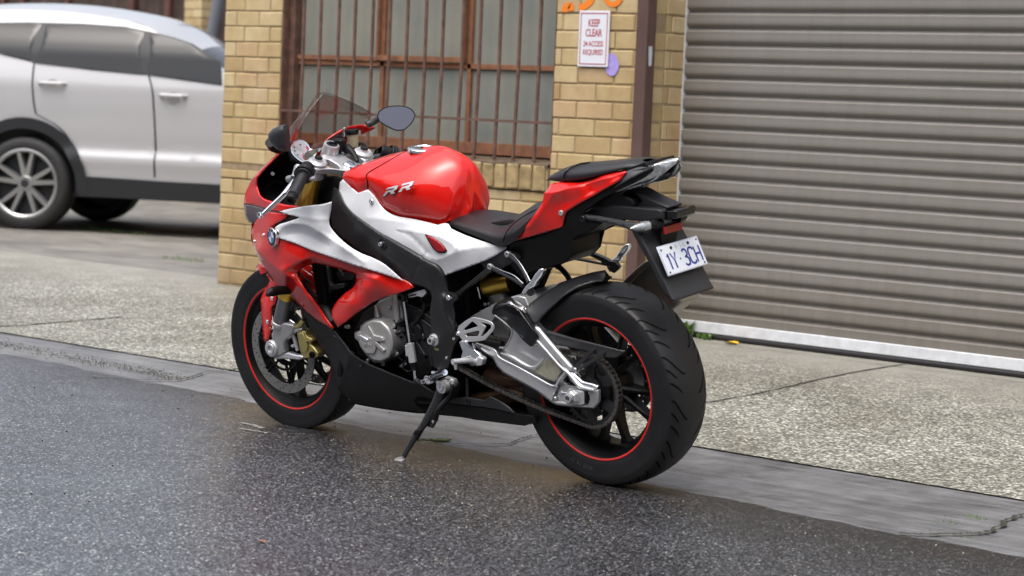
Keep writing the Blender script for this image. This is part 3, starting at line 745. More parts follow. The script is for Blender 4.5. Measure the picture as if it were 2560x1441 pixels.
def cside(name, poly, m, off=0., holes=(), step=.07, smooth=True, mirror=True, thick=0):
    V2, F2 = cdt(poly, holes, step); out = []
    for s in (1, -1) if mirror else (1,):
        vs = [(x-CX, s*cy(x, z, off), z-.03) for x, z in V2]; fs = F2
        o = link(name, vs, fs, m, car, smooth=smooth, angle=180); me = o.data
        av = sum((p.normal.y for p in me.polygons))*s
        if av < 0: me.flip_normals()
        if thick:
            so = o.modifiers.new('solid', 'SOLIDIFY'); so.thickness = thick; so.offset = -1
        out.append(o)
    return out
w3 = [cpx(*q, -5.27) for q in [(368, 84), (398, 88), (432, 97), (470, 110), (550, 155), (562, 212), (480, 201), (375, 187)]]
w2 = [cpx(*q, -5.27) for q in [(104, 61), (200, 61), (300, 68), (352, 80), (364, 186), (240, 174), (92, 157)]]
w1 = [cpx(*q, -5.27) for q in [(-75, 66), (-20, 56), (60, 56), (92, 59), (80, 150), (30, 140), (-20, 128), (-60, 112)]]
glass = [cpx(*q, -5.27) for q in [(-80, 68), (-20, 55), (60, 54), (200, 58), (300, 65), (384, 82), (432, 94), (480, 110), (556, 156), (562, 214), (480, 203), (375, 188), (240, 176), (84, 155), (30, 142), (-20, 129), (-66, 112)]]
cside('body', body, M['carpaint'], step=.04)
cside('window_surround', glass, M['carblack'], .007, step=.035)
for w_ in (w1, w2, w3): cside('window', w_, M['carglass'], .014, step=.035)
def strip_top(name, pts, m, off=0., crown=.05, k=1.):
    vs = []; n = 14; P = pts
    for (x, z) in P:
        h = cy(x, z)*k
        for j in range(n+1):
            t = -1+2*j/n; cw_ = crown; vs.append((x-CX, t*h, z-.03+off+cw_*(1-t*t)))
    fs = [(i*(n+1)+j, i*(n+1)+j+1, (i+1)*(n+1)+j+1, (i+1)*(n+1)+j) for i in range(len(P)-1) for j in range(n)]
    o = link(name, vs, fs, m, car, smooth=True, angle=180)
    return o
ol = cr(top, 4)
strip_top('roof', [q for q in ol if q[1] > 1.2], M['carpaint'], 0, .08)
strip_top('windscreen', [q for q in cr([roof[-1], (roof[-1][0]-.22, roof[-1][1]-.085), (roof[-1][0]-.45, roof[-1][1]-.17)], 4)], M['carglass'], .012, .08, .86)
strip_top('bonnet', [q for q in ol if q[0] < 7.6], M['carpaint'], .0, .05)
vs = []
for nm, xx, zz0, zz1, m_ in (('front_bumper', 6.5, .36, .94, 'carpaint'), ('tailgate', 11.24, .38, 1.2, 'carpaint')):
    b = MB(); n = 12; rows = []
    for z in np.linspace(zz0, zz1, 6):
        h = cy(xx, z)
        rows.append([(xx-CX+(.10 if xx > 9 else -.12)*(1-(t*t)), t*h, z-.03) for t in np.linspace(-1, 1, n+1)])
    k = n+1; b.add([p for r in rows for p in r], [(i*k+j, i*k+j+1, (i+1)*k+j+1, (i+1)*k+j) for i in range(5) for j in range(n)]); b.build(nm, M[m_], car, smooth=True)
# cladding: arches and sill
def ring(c, r0, r1, a0=-.12, a1=math.pi+.12, n=26): return arc(c, r1, a0, a1, n)+arc(c, r0, a1, a0, n)
cside('wheel_arch', ring(wr, .42, .505), M['carblack'], .022, step=.05); cside('wheel_arch', ring(wfr, .42, .505), M['carblack'], .022, step=.05)
cside('sill', [(7.86, .31), (9.74, .31)]+[cpx(*q) for q in [(205, 441), (300, 447), (420, 455), (550, 462)]]+[(7.9, .44)], M['carblack'], .02, step=.08)
# panel gaps
def gap(pxs, w=.007):
    P = [cpx(*q) for q in pxs]; P = cr(P, 6); o = [(x-w, z) for x, z in P]+[(x+w, z) for x, z in P[::-1]]
    cside('panel_gap', o, M['carblack'], .0025, step=.3, smooth=False)
gap([(84, 155), (84, 210), (88, 260), (92, 285)]); gap([(372, 188), (384, 230), (388, 300), (388, 380), (386, 444)]); gap([(92, 285), (150, 320), (182, 370), (200, 440)])
for a, c_, zz in ((100, 168, 207), (402, 470, 238)):
    p, q = cpx(a, zz), cpx(c_, zz+3)
    for s in (1, -1):
        b = MB(); y = cy(p[0], p[1]); b.tube([(p[0]-CX, s*(y-.005), p[1]-.03), (p[0]-.03-CX, s*(y+.032), p[1]-.03), (q[0]+.03-CX, s*(y+.032), q[1]-.03), (q[0]-CX, s*(y-.005), q[1]-.03)], .014, 8); hd = b.build('door_handle', M['carpaint'], car, smooth=True)
        b = MB(); b.lathe(((p[0]+q[0])/2-CX, s*(y-.004), p[1]-.05), (0, s, 0), [(0, .055), (.006, .05), (.0065, 0)], 16); b.build('recess', mat('handle_shadow', (.32, .32, .33), .5), car)
# underside
b = MB(); b.box((6.7-CX, -.80, .27), (11.1-CX, .80, .34)); b.box((6.6-CX, -.80, .3), (11.1-CX, .80, .8)); b.build('underbody', M['carblack'], car)
# wheels
def car_wheel(x, s):
    w = empty('wheel'); w.parent = car; w.location = (x-CX, s*.80, .355)
    b = MB(); pr = [(-.110, .258), (-.117, .275), (-.118, .32), (-.10, .352), (-.05, .360), (.05, .360), (.10, .352), (.118, .32), (.117, .275), (.110, .258), (.09, .25)]
    b.lathe((0, 0, 0), (0, s, 0), pr, 56); b.build('tyre', M['rubber'], w, smooth=True, angle=60)
    b = MB(); b.lathe((0, 0, 0), (0, s, 0), [(-.1, .25), (.0, .24), (.095, .256), (.11, .268), (.113, .256), (.10, .246), (.03, .235), (.02, 0)], 48); b.build('rim', M['carblack'], w, smooth=True)
    b = MB(); b.lathe((0, 0, 0), (0, s, 0), [(.098, .250), (.114, .268), (.117, .255), (.104, .240)], 48)
    for k in range(5):
        for d in (-.17, .17):
            a = 2*math.pi*k/5+.33; a2 = a+d*1.35; a1 = a+d*.9
            e = lambda aa, r, h: Vector((r*math.cos(aa), s*h, r*math.sin(aa)))
            n1 = .030; n2 = .021
            q = []
            for (aa, r, wd, h0, h1) in ((a1, .045, n1, .05, .088), (a2, .248, n2, .06, .108)):
                t = Vector((-math.sin(aa), 0, math.cos(aa)))
                q += [e(aa, r, h0)-t*wd, e(aa, r, h0)+t*wd, e(aa, r, h1)-t*wd*.6, e(aa, r, h1)+t*wd*.6]
            b.add(q, [(0, 1, 5, 4), (2, 6, 7, 3), (0, 4, 6, 2), (1, 3, 7, 5)])
    b.cyl((0, 0, 0), (0, s, 0), .062, .04, .094, 24, ch=.008); b.build('spokes', M['alloy'], w)
    b = MB(); b.cyl((0, 0, 0), (0, s, 0), .03, .09, .1, 20); b.build('hub_cap', M['carblack'], w)
for x in (10.17, 7.41):
    for s in (1, -1): car_wheel(x, s)
b = MB(); b.cbox((6.62-CX, .45, .62), (6.85-CX, .86, .72), .02); b.cbox((6.62-CX, -.86, .62), (6.85-CX, -.45, .72), .02); b.build('headlight', M['carglass'], car)
b = MB(); b.cbox((11.05-CX, .60, .98), (11.26-CX, .86, 1.12), .02); b.cbox((11.05-CX, -.86, .98), (11.26-CX, -.60, 1.12), .02); b.build('tail_light', mat('car_tail_red', (.3, .01, .01), .15, coat=1), car)
for s in (1, -1):
    b = MB(); b.cbox((7.52-CX, s*.98-.09, 1.1), (7.66-CX, s*.98+.09, 1.24), .03); b.build('wing_mirror', M['carpaint'], car)
# ================================================================ MOTORCYCLE
# bike frame: x forward, y left, z up; rear contact at the origin; the whole machine leans left on its stand
bike = empty('motorcycle', (0, -RR_*_s, RR_-RR_*_c), (-PHI, 0, 0))
tag(bike, 'red, white and black sports motorcycle leaning on its side stand at the kerb', 'motorcycle')
def paint(name, col, flake=.0, rough=.28):
    m, N, K, b = new(name); b.inputs['Base Color'].default_value = (*col, 1); b.inputs['Roughness'].default_value = rough
    b.inputs['Specular IOR Level'].default_value = .12; b.inputs['Coat Weight'].default_value = 1; b.inputs['Coat Roughness'].default_value = .02; b.inputs['Coat IOR'].default_value = 1.55
    tc = N.new('ShaderNodeTexCoord'); vo = voro(N, K, tc.outputs['Object'], 700)
    if flake:
        sp = N.new('ShaderNodeSeparateColor'); K.new(vo.outputs['Color'], sp.inputs[0])
        K.new(mix(N, K, rng(N, K, sp.outputs[0], .6, 1, 0, flake), col, tuple(min(1, c*1.5+.02) for c in col)), b.inputs['Base Color'])
        b.inputs['Metallic'].default_value = .25
    n = noise(N, K, tc.outputs['Object'], 6, 2)
    K.new(bump(N, K, n, .02, .01), b.inputs['Coat Normal'])
    return m
M['red'] = paint('racing_red_paint', (.70, .008, .004), .0, .45)
M['bwhite'] = paint('light_white_paint', (.78, .80, .84), .0, .4)
M['frame'] = mat('satin_black_frame', (.020, .0205, .023), .34, bump=.12, bscale=400, spec=.42)
M['plastic'] = mat('black_plastic', (.0045, .0045, .0055), .46, bump=.25, bscale=500, spec=.28)
M['plastic_g'] = mat('grey_black_plastic', (.026, .027, .031), .40, bump=.15, bscale=500, spec=.4)
M['gloss'] = mat('gloss_black', (.004, .004, .005), .16, spec=.5)
M['seat'] = mat('seat_vinyl', (.012, .012, .015), .36, bump=.4, bscale=900, rvar=.06, spec=.5)
M['alu'] = mat('brushed_aluminium', (.66, .67, .69), .30, .62, bump=.12, bscale=160, var=.08, vscale=12)
M['alub'] = mat('polished_aluminium', (.82, .84, .88), .13, 1.0)
M['alud'] = mat('cast_aluminium', (.42, .42, .43), .42, .6, bump=.3, bscale=350, var=.12, vscale=20)
M['alul'] = mat('silver_engine_paint', (.46, .455, .45), .40, .55, bump=.2, bscale=500)
M['black'] = mat('deep_black', (.0025, .0025, .003), .6, spec=.12)
M['dmetal'] = mat('dark_metal', (.03, .03, .033), .4, .6, bump=.3, bscale=200, var=.3, vscale=25)
M['gold'] = mat('gold_anodised', (.62, .40, .07), .28, .9)
M['goldc'] = mat('gold_caliper', (.50, .42, .17), .38, .75, bump=.15, bscale=300)
M['steel'] = mat('disc_steel', (.24, .24, .235), .42, .5, bump=.15, bscale=300)
M['chain'] = mat('oily_chain', (.15, .14, .13), .34, .7, var=.5, vscale=70)
M['lens'] = mat('clear_lens', (.42, .44, .45), .12, .6, 1.0, bump=1., bscale=120, var=.5, vscale=90)
M['redlens'] = mat('red_reflector', (.34, .004, .012), .30, 0, .25, bump=.4, bscale=300)
M['dred'] = mat('dark_red_decal', (.16, .006, .012), .3, coat=1)
M['titan'] = mat('brushed_titanium', (.36, .335, .29), .36, .5, bump=.2, bscale=120, var=.12, vscale=8)
M['brown'] = mat('heat_brown_metal', (.12, .065, .038), .42, .6, bump=.3, bscale=90, var=.3, vscale=10)
M['fluid'] = mat('fluid_reservoir', (.52, .46, .30), .3, coat=.3)
M['blue'] = mat('emblem_blue', (.02, .16, .52), .2, coat=1)
M['plateblue'] = mat('plate_blue', (.02, .035, .26), .4)
M['platew'] = mat('plate_white', (.74, .78, .86), .3, coat=.5)
M['greyl'] = mat('plate_grey', (.45, .45, .5), .4)
M['smoke'] = None
def smoke_glass():
    m, N, K, b = new('smoked_screen'); 
    tr = N.new('ShaderNodeBsdfTransparent'); tr.inputs[0].default_value = (.68, .64, .63, 1)
    gl = N.new('ShaderNodeBsdfGlossy'); gl.inputs['Roughness'].default_value = .03; gl.inputs['Color'].default_value = (1, 1, 1, 1)
    fr_ = N.new('ShaderNodeFresnel'); fr_.inputs[0].default_value = 1.28
    mx = N.new('ShaderNodeMixShader'); K.new(rng(N, K, fr_.outputs[0], 0, 1, .01, .35), mx.inputs[0]); K.new(tr.outputs[0], mx.inputs[1]); K.new(gl.outputs[0], mx.inputs[2])
    K.new(mx.outputs[0], N['Material Output'].inputs['Surface']); return m
M['smoke'] = smoke_glass()
M['rimb'] = mat('satin_black_rim', (.004, .004, .005), .42, spec=.22)
M['mirror'] = mat('mirror_glass', (.17, .165, .19), .05, 1.0)
def tread_mat():
    m, N, K, b = new('tread_rubber'); tc = N.new('ShaderNodeTexCoord')
    n1 = noise(N, K, tc.outputs['Object'], 8, 5, .6); n2 = noise(N, K, tc.outputs['Object'], 260, 3, .6)
    K.new(mix(N, K, rng(N, K, n1, .35, .7, 0, 1), (.0035, .0038, .005), (.009, .0096, .012)), b.inputs['Base Color'])
    K.new(rng(N, K, n1, .3, .7, .40, .66), b.inputs['Roughness'])
    K.new(bump(N, K, n2, .3, .0015), b.inputs['Normal']); return m
M['tyre'] = tread_mat()

LAST = [None]
def yof(x, y):
    f, rg = LAST[0]; q = np.array([[x, y]]); r_ = float(f(q)[0])
    for pl, amp, w in rg: r_ += amp*math.exp(-dist_poly(q, cr([p[:2] for p in pl], 6), False)[0]/w)
    return r_
def panel(name, pts, ctrl, m, holes=(), step=6., th=.004, parent=None, mirror=False, ridges=(), ang=28, flat=False, extra=()):
    out = outline(pts, step, ang); hs_ = [outline(h, step, ang) for h in holes]
    ex_ = []
    for e in list(extra)+[r_[0] for r_ in ridges if r_[2] >= 7]:
        q = np.array(cr([p[:2] for p in e], 4)); k_ = inside(q, out) & (dist_poly(q, out) > step*.8)
        for h_ in hs_: k_ &= ~inside(q, h_)
        if k_.sum() > 2 and all(k_[np.argmax(k_):len(k_)-np.argmax(k_[::-1])]): ex_.append(q[k_])
    V2, F2 = cdt(out, hs_, step, ex_); f = tps(ctrl); Y = f(V2)
    LAST[0] = (f, ridges)
    for pl, amp, w in ridges:                # creases: amplitude and width (px)
        d = dist_poly(V2, cr([p[:2] for p in pl], 6), False); Y = Y+amp*np.exp(-d/w)
    P = np.array([U(x, y, yy) for (x, y), yy in zip(V2, Y)])
    objs = []
    for s in ((1, -1) if mirror else (1,)):
        vs = P*np.array([1, s, 1])
        o = link(name, vs, F2, m, parent or bike, smooth=True, angle=180); me = o.data
        c_ = np.array([0, 3.*s, .3]); tot = 0
        for p in list(me.polygons)[::7]: tot += p.normal.y*s*p.area+(-p.normal.x)*.5*p.area
        if tot < 0: me.flip_normals()
        if th:
            so = o.modifiers.new('solid', 'SOLIDIFY'); so.thickness = th; so.offset = -1; so.use_rim = True
            so.use_even_offset = False
        objs.append(o)
    return objs
def plate(name, pts, Y0, Y1, m, holes=(), step=12., bev=.0015, parent=None, mirror=False, ang=28, local=False):
    """prism: pixel outline on plane Y0 (its visible face), extruded to Y1"""
    out = outline(pts, step if not local else .02, ang); hs_ = [outline(h, step if not local else .02, ang) for h in holes]
    V2, F2 = cdt(out, hs_, 1e9)
    P = [U(x, y, Y0) for x, y in V2] if not local else [(x, Y0, z) for x, z in V2]
    n = len(P); vs = [tuple(p) for p in P]+[(p[0], Y1, p[2]) for p in P]
    fs = list(F2)+[tuple(i+n for i in f[::-1]) for f in F2]
    from collections import Counter
    E_ = Counter()
    for f in F2:
        for a, b_ in zip(f, f[1:]+f[:1]): E_[(a, b_)] += 1
    for (a, b_) in list(E_):
        if (b_, a) not in E_: fs.append((b_, a, a+n, b_+n))
    objs = []
    for s in ((1, -1) if mirror else (1,)):
        o = link(name, [(x, y*s, z) for x, y, z in vs], fs, m, parent or bike)
        bm = bmesh.new(); bm.from_mesh(o.data); bmesh.ops.recalc_face_normals(bm, faces=bm.faces)
        bmesh.ops.dissolve_limit(bm, angle_limit=.01, verts=bm.verts, edges=bm.edges); bm.to_mesh(o.data); bm.free()
        if bev:
            me = o.data; me.polygons.foreach_set('use_smooth', [True]*len(me.polygons)); me.set_sharp_from_angle(angle=R(50))
            b = o.modifiers.new('bevel', 'BEVEL'); b.width = bev; b.segments = 2; b.limit_method = 'ANGLE'; b.angle_limit = R(35)
        objs.append(o)
    return objs
def surf(name, rows, m, nu=5, nv=5, parent=None, mirror=True, th=0, join=True, px=None, ang=180):
    """loft through a grid of points (rows of 3-vectors, or (x,y,Y) in view px)"""
    G = [[(np.array(U(*v(px, [q[:2]])[0], q[2])) if px is not None else np.array(q, float)) for q in r] for r in rows]
    A = [cr(r, nv) for r in G]; A = list(zip(*[cr([a[j] for a in A], nu) for j in range(len(A[0]))]))
    nr, nc = len(A), len(A[0]); vs = [p for r in A for p in r]; fs = [(i*nc+j, i*nc+j+1, (i+1)*nc+j+1, (i+1)*nc+j) for i in range(nr-1) for j in range(nc-1)]
    if mirror and join:
        n = len(vs); vs2 = [(p[0], -p[1], p[2]) for p in vs]; fs = fs+[tuple(i+n for i in f[::-1]) for f in fs]; vs = list(vs)+vs2
    o = link(name, vs, fs, m, parent or bike)
    bm = bmesh.new(); bm.from_mesh(o.data); bmesh.ops.remove_doubles(bm, verts=bm.verts, dist=.0008)
    bmesh.ops.recalc_face_normals(bm, faces=bm.faces); bm.to_mesh(o.data); bm.free()
    me = o.data; me.polygons.foreach_set('use_smooth', [True]*len(me.polygons))
    if ang < 180: me.set_sharp_from_angle(angle=R(ang))
    # outward test: mean normal should point away from centroid
    c_ = np.mean([p.co for p in me.vertices], axis=0); t = sum(np.dot(np.array(p.center)-c_, p.normal)*p.area for p in me.polygons)
    if t < 0: me.flip_normals()
    if th:
        so = o.modifiers.new('solid', 'SOLIDIFY'); so.thickness = th; so.offset = -1
    return o
def bolt(P, ax=(0, 1, 0), r=.006, h=.004, m='alub', parent=None, name='bolt', hexa=False):
    b = MB(); n = 6 if hexa else 16
    b.lathe(P, ax, [(-.002, r), (h*.7, r), (h, r*.82), (h, r*.48), (h*.35, r*.40), (h*.35, 0)], n)
    return b.build(name, M[m], parent or bike, smooth=not hexa)
def tb(name, pts, r, m, parent=None, n=10, k=6, flat=None, mirror=False):
    P = cr(pts, k) if len(pts) > 2 else [np.array(p, float) for p in pts]
    rs = r
    if hasattr(r, '__len__'):
        rs = list(np.interp(np.linspace(0, len(r)-1, len(P)), range(len(r)), r))
    o = None
    for s in ((1, -1) if mirror else (1,)):
        b = MB(); b.tube([(p[0], p[1]*s, p[2]) for p in P], rs, n, flat=flat); q = b.build(name, M[m], parent or bike, smooth=True, angle=60); o = o or q
    return o

# ---------------------------------------------------------------- wheels
RWC = (0, 0, .32); FWC = (1.43, 0, .296)
def tyre_prof(Rw, hw, rb, yb, crown):
    P = [(yb-.004, rb-.012), (yb+.003, rb), (yb+.006, rb+.004), (hw*.93, rb+.022), (hw, rb+.045), (hw*.985, rb+.058)]
    # tread arc
    y0, r0 = hw*.955, rb+.064+.0; n = 12
    for i in range(n+1):
        t = i/n; yy = y0*math.cos(t*math.pi/2); rr = r0+(Rw-r0)*math.sin(t*math.pi/2)**crown; P.append((yy, rr))
    return P+[(-y, r) for y, r in P[::-1][1:]]
def rot_y(P, c, a):          # rotate in xz plane about c
    x, z = P[0]-c[0], P[2]-c[2]; return (c[0]+x*math.cos(a)-z*math.sin(a), P[1], c[2]+x*math.sin(a)+z*math.cos(a))
def surf_r(prof, y):          # radius of the tread at lateral y
    a = [(yy, r) for yy, r in prof if r > max(p[1] for p in prof)*.88]; a.sort(); return float(np.interp(y, [q[0] for q in a], [q[1] for q in a]))
def groove_set(mb, c, prof, n, pts, w, rng_=None):
    for k in range(n):
        for (s, off) in ((1, 0), (-1, .5)):
            a0 = 2*math.pi*(k+off)/n; P = cr(pts, 5); m_ = len(P); vs = []
            for i, (da, y) in enumerate(P):
                ww = w*math.sin(math.pi*(i+.6)/(m_+.2))**.5; r_ = surf_r(prof, y)+.0006
                for e in (-1, 1):
                    aa = a0+da+e*ww/(2*r_); vs.append((c[0]+r_*math.cos(aa), s*y, c[2]+r_*math.sin(aa)))
            mb.add(vs, [(2*i, 2*i+1, 2*i+3, 2*i+2) for i in range(m_-1)])
def wheel(c, Rw, hw, rb, yb, crown, spokeY, groove, seed):
    w = empty('wheel', c); w.parent = bike; o0 = (0, 0, 0)
    prof = tyre_prof(Rw, hw, rb, yb, crown)
    b = MB(); b.lathe(o0, (0, 1, 0), prof, 160); t = b.build('tyre', M['tyre'], w, smooth=True, angle=80)
    b = MB(); groove(b, prof); g_ = b.build('tread_grooves', M['black'], w)
    # rim: lip, red tape, barrel
    R0 = rb
    b = MB()
    half = [(yb+.002, R0-.001), (yb+.004, R0-.006), (yb+.001, R0-.012), (yb-.010, R0-.016), (yb-.016, R0-.024), (yb*.62, R0-.030), (yb*.45, R0-.040), (0.012, R0-.042)]
    b.lathe(o0, (0, 1, 0), half+[(-y, r) for y, r in half[::-1]], 128)
    # inner side of barrel
    b.build('rim', M['rimb'], w, smooth=True, angle=50)
    b = MB()
    for s in (1, -1): b.lathe(o0, (0, s, 0), [(yb+.0045, R0-.0025), (yb+.0058, R0-.0055), (yb+.0030, R0-.0102)], 128)
    M.setdefault('tape', mat('red_rim_tape', (.68, .022, .016), .4)); b.build('rim_tape', M['tape'], w, smooth=True)
    b = MB(); b.lathe(o0, (0, 1, 0), [(yb+.0046, R0+.0012), (yb+.0052, R0-.0028)], 128); b.build('rim_edge', M['plastic_g'], w, smooth=True)
    return w, prof
def spokes(w, pairs, Ri, yhub, yrim, width, seed=0, spread=.25, hub=.052):
    b = MB()
    for (a, d) in pairs:
        for s in (-1, 1):
            aa = a+s*d; ai = a+s*d*.42
            p0 = Vector((hub*math.cos(ai), 0, hub*math.sin(ai))); p1 = Vector((Ri*math.cos(aa), 0, Ri*math.sin(aa)))
            t = (p1-p0).normalized(); nn = Vector((-t.z, 0, t.x)); vs = []
            for f, (p, wd, yy) in enumerate(((p0, width*.75, yhub), (p0.lerp(p1, .5), width*.42, yhub*.62), (p0.lerp(p1, .85), width*.46, yrim), (p1, width*.85, yrim*1.3))):
                for (e, g) in ((-1, -.75), (-.45, -1), (.45, -1), (1, -.75), (1, .75), (.45, 1), (-.45, 1), (-1, .75)):
                    vs.append(p+nn*e*wd+Vector((0, g*yy, 0)))
            fs = [(i*8+k, i*8+(k+1) % 8, (i+1)*8+(k+1) % 8, (i+1)*8+k) for i in range(3) for k in range(8)]
            b.add(vs, fs)
    return b
def disc(name, c, y, ro, ri, m, parent, holes=True, th=.0022, nh=48):
    b = MB(); n = 96
    out = [(ro*math.cos(2*math.pi*k/n), ro*math.sin(2*math.pi*k/n)) for k in range(n)]
    inn = [(ri*(1+.008*math.cos(8*2*math.pi*k/n))*math.cos(2*math.pi*k/n), ri*(1+.008*math.cos(8*2*math.pi*k/n))*math.sin(2*math.pi*k/n)) for k in range(n)]
    hs_ = [inn]
    if holes:
        for k in range(nh):
            a = 2*math.pi*k/nh; rr = ri+(ro-ri)*(.22, .50, .78)[k % 3]
            hs_.append([(rr*math.cos(a)+.0033*math.cos(t), rr*math.sin(a)+.0033*math.sin(t)) for t in np.linspace(0, 2*math.pi, 9)[:-1]])
    V2, F2 = cdt(out, hs_, 1e9); k = len(V2)
    vs = [(c[0]+p[0], c[1]+y+th, c[2]+p[1]) for p in V2]+[(c[0]+p[0], c[1]+y-th, c[2]+p[1]) for p in V2]
    from collections import Counter
    E_ = set()
    for f in F2:
        for a, b_ in zip(f, f[1:]+f[:1]): E_.add((a, b_))
    fs = list(F2)+[tuple(i+k for i in f[::-1]) for f in F2]+[(b_, a, a+k, b_+k) for (a, b_) in E_ if (b_, a) not in E_]
    o = link(name, vs, fs, m, parent); bm = bmesh.new(); bm.from_mesh(o.data); bmesh.ops.recalc_face_normals(bm, faces=bm.faces); bm.to_mesh(o.data); bm.free(); return o
# rear
def gr_rear(b, prof):
    groove_set(b, (0, 0, 0), prof, 14, [(0, .0875), (.015, .080), (.06, .070), (.12, .058), (.20, .038), (.22, .024)], .0115)
    groove_set(b, (0, 0, 0), prof, 14, [(.13, .0880), (.15, .0820), (.21, .068), (.24, .060)], .010)
    groove_set(b, (0, 0, 0), prof, 14, [(.27, .0870), (.29, .078), (.34, .062), (.40, .046)], .010)
rw, rprof = wheel(RWC, .3195, .0935, .2305, .083, .90, .03, gr_rear, 1)
pr_r = [(R(90-14-0+72*k), R(0)) for k in range(5)]
sp = spokes(rw, [(R(-90.8+72*k), R(14.5)) for k in range(5)], .192, .036, .016, .021)
sp.lathe((0, 0, 0), (0, 1, 0), [(-.062, .0), (-.062, .040), (-.045, .052), (-.03, .062), (.03, .062), (.050, .056), (.055, .0)], 48)
sp.build('spokes', M['rimb'], rw, smooth=True, angle=40)
disc('brake_disc', (0, 0, 0), -.075, .110, .072, M['steel'], rw, nh=30)
# sprocket with carrier
SY = .104
b = MB(); NT = 44; rp = .1118; out = []
for k in range(NT):
    for da, rr in ((-.42, rp-.005), (-.2, rp-.004), (-.09, rp+.006), (.09, rp+.006), (.2, rp-.004)): a = 2*math.pi*(k+da)/NT; out.append((rr*math.cos(a), rr*math.sin(a)))
hs_ = [[(.058*math.cos(2*math.pi*k/40), .058*math.sin(2*math.pi*k/40)) for k in range(40)]]
for k in range(6):
    a0 = 2*math.pi*k/6; q = [(.094*math.cos(a0+t), .094*math.sin(a0+t)) for t in np.linspace(-.34, .34, 9)]+[(.070*math.cos(a0+t), .070*math.sin(a0+t)) for t in np.linspace(.26, -.26, 7)]; hs_.append(q)
V2, F2 = cdt(out, hs_, 1e9); k = len(V2); E_ = set()
for f in F2:
    for a, b_ in zip(f, f[1:]+f[:1]): E_.add((a, b_))
vs = [(p[0], SY+.003, p[1]) for p in V2]+[(p[0], SY-.003, p[1]) for p in V2]
link('sprocket', vs, list(F2)+[tuple(i+k for i in f[::-1]) for f in F2]+[(b_, a, a+k, b_+k) for (a, b_) in E_ if (b_, a) not in E_], M['plastic_g'], rw)
b = MB()
for k in range(5):
    a = 2*math.pi*k/5+.5; c_ = Vector((math.cos(a), 0, math.sin(a))); t_ = Vector((-c_.z, 0, c_.x))
    vs = [c_*.03-t_*.022, c_*.03+t_*.022, c_*.082+t_*.013, c_*.082-t_*.013]
    b.add([(p.x, SY+.004, p.z) for p in vs]+[(p.x, SY+.016 if i < 2 else SY+.009, p.z) for i, p in enumerate(vs)], [(0, 1, 5, 4), (1, 2, 6, 5), (2, 3, 7, 6), (3, 0, 4, 7), (4, 5, 6, 7)])
b.lathe((0, 0, 0), (0, 1, 0), [(.05, .062), (SY+.012, .052), (SY+.02, .040), (SY+.022, 0)], 40); b.build('sprocket_carrier', M['plastic'], rw, smooth=True, angle=40)
# front
def gr_front(b, prof):
    groove_set(b, (0, 0, 0), prof, 13, [(0, .052), (.06, .044), (.16, .030), (.22, .014)], .006)
    groove_set(b, (0, 0, 0), prof, 13, [(.14, .053), (.19, .046), (.27, .036)], .005)
fw_, fprof = wheel(FWC, .2965, .060, .2285, .0525, 1.0, .02, gr_front, 2)
sp = spokes(fw_, [(R(-78.5+72*k), R(11.5)) for k in range(5)], .195, .022, .012, .017, hub=.040)
sp.lathe((0, 0, 0), (0, 1, 0), [(-.052, 0), (-.052, .034), (-.03, .044), (.03, .044), (.052, .034), (.052, 0)], 40)
sp.build('spokes', M['rimb'], fw_, smooth=True, angle=40)
for s in (1, -1):
    disc('brake_disc', (0, 0, 0), s*.074, .160, .126, M['steel'], fw_, nh=60)
    b = MB()
    for k in range(6):
        a = 2*math.pi*k/6+.3
        for d in (-.13, .13):
            c0 = Vector((.055*math.cos(a+d*1.5), s*.069, .055*math.sin(a+d*1.5))); c1 = Vector((.128*math.cos(a+d*.5), s*.073, .128*math.sin(a+d*.5)))
            b.tube([c0, c1], .0055, 6)
    b.lathe((0, 0, 0), (0, s, 0), [(.052, .050), (.072, .052), (.072, .062), (.052, .062)], 36); b.build('disc_carrier', M['black'], fw_)
b = MB(); b.lathe((0, 0, 0), (0, 1, 0), [(.080, .070), (.0805, .079), (.078, .079), (.078, .070), (.080, .070)], 48)
for k in range(48):
    a = 2*math.pi*k/48; b.add([((.0715)*math.cos(a-.03), .0810, .0715*math.sin(a-.03)), (.0775*math.cos(a-.03), .0810, .0775*math.sin(a-.03)), (.0775*math.cos(a+.03), .0810, .0775*math.sin(a+.03)), (.0715*math.cos(a+.03), .0810, .0715*math.sin(a+.03))], [(0, 1, 2, 3)], 1)
b.build('sensor_ring', [M['dmetal'], M['black']], fw_)
# sidewall lettering on the tyres
def ring_text(s, size, rad, y, a_mid, parent, m, yfun=None):
    t = text('sidewall_lettering', s, size, m, parent, .0002, .9, bold=.0002)
    for q in t.data.vertices:
        a = a_mid+q.co.x/rad; r_ = rad+q.co.y; yy = y+q.co.z+(yfun(r_) if yfun else 0)
        q.co = Vector((r_*math.cos(a), yy, r_*math.sin(a)))
    return t
M['side_text'] = mat('sidewall_text', (.035, .037, .043), .7)
def sw(prof):
    a = [(r, y) for y, r in prof[2:8]]; return lambda r: float(np.interp(r, [q[0] for q in a], [q[1] for q in a]))
ring_text('190/55 ZR 17', .019, .2560, .0014, R(-76), rw, M['side_text'], sw(rprof))

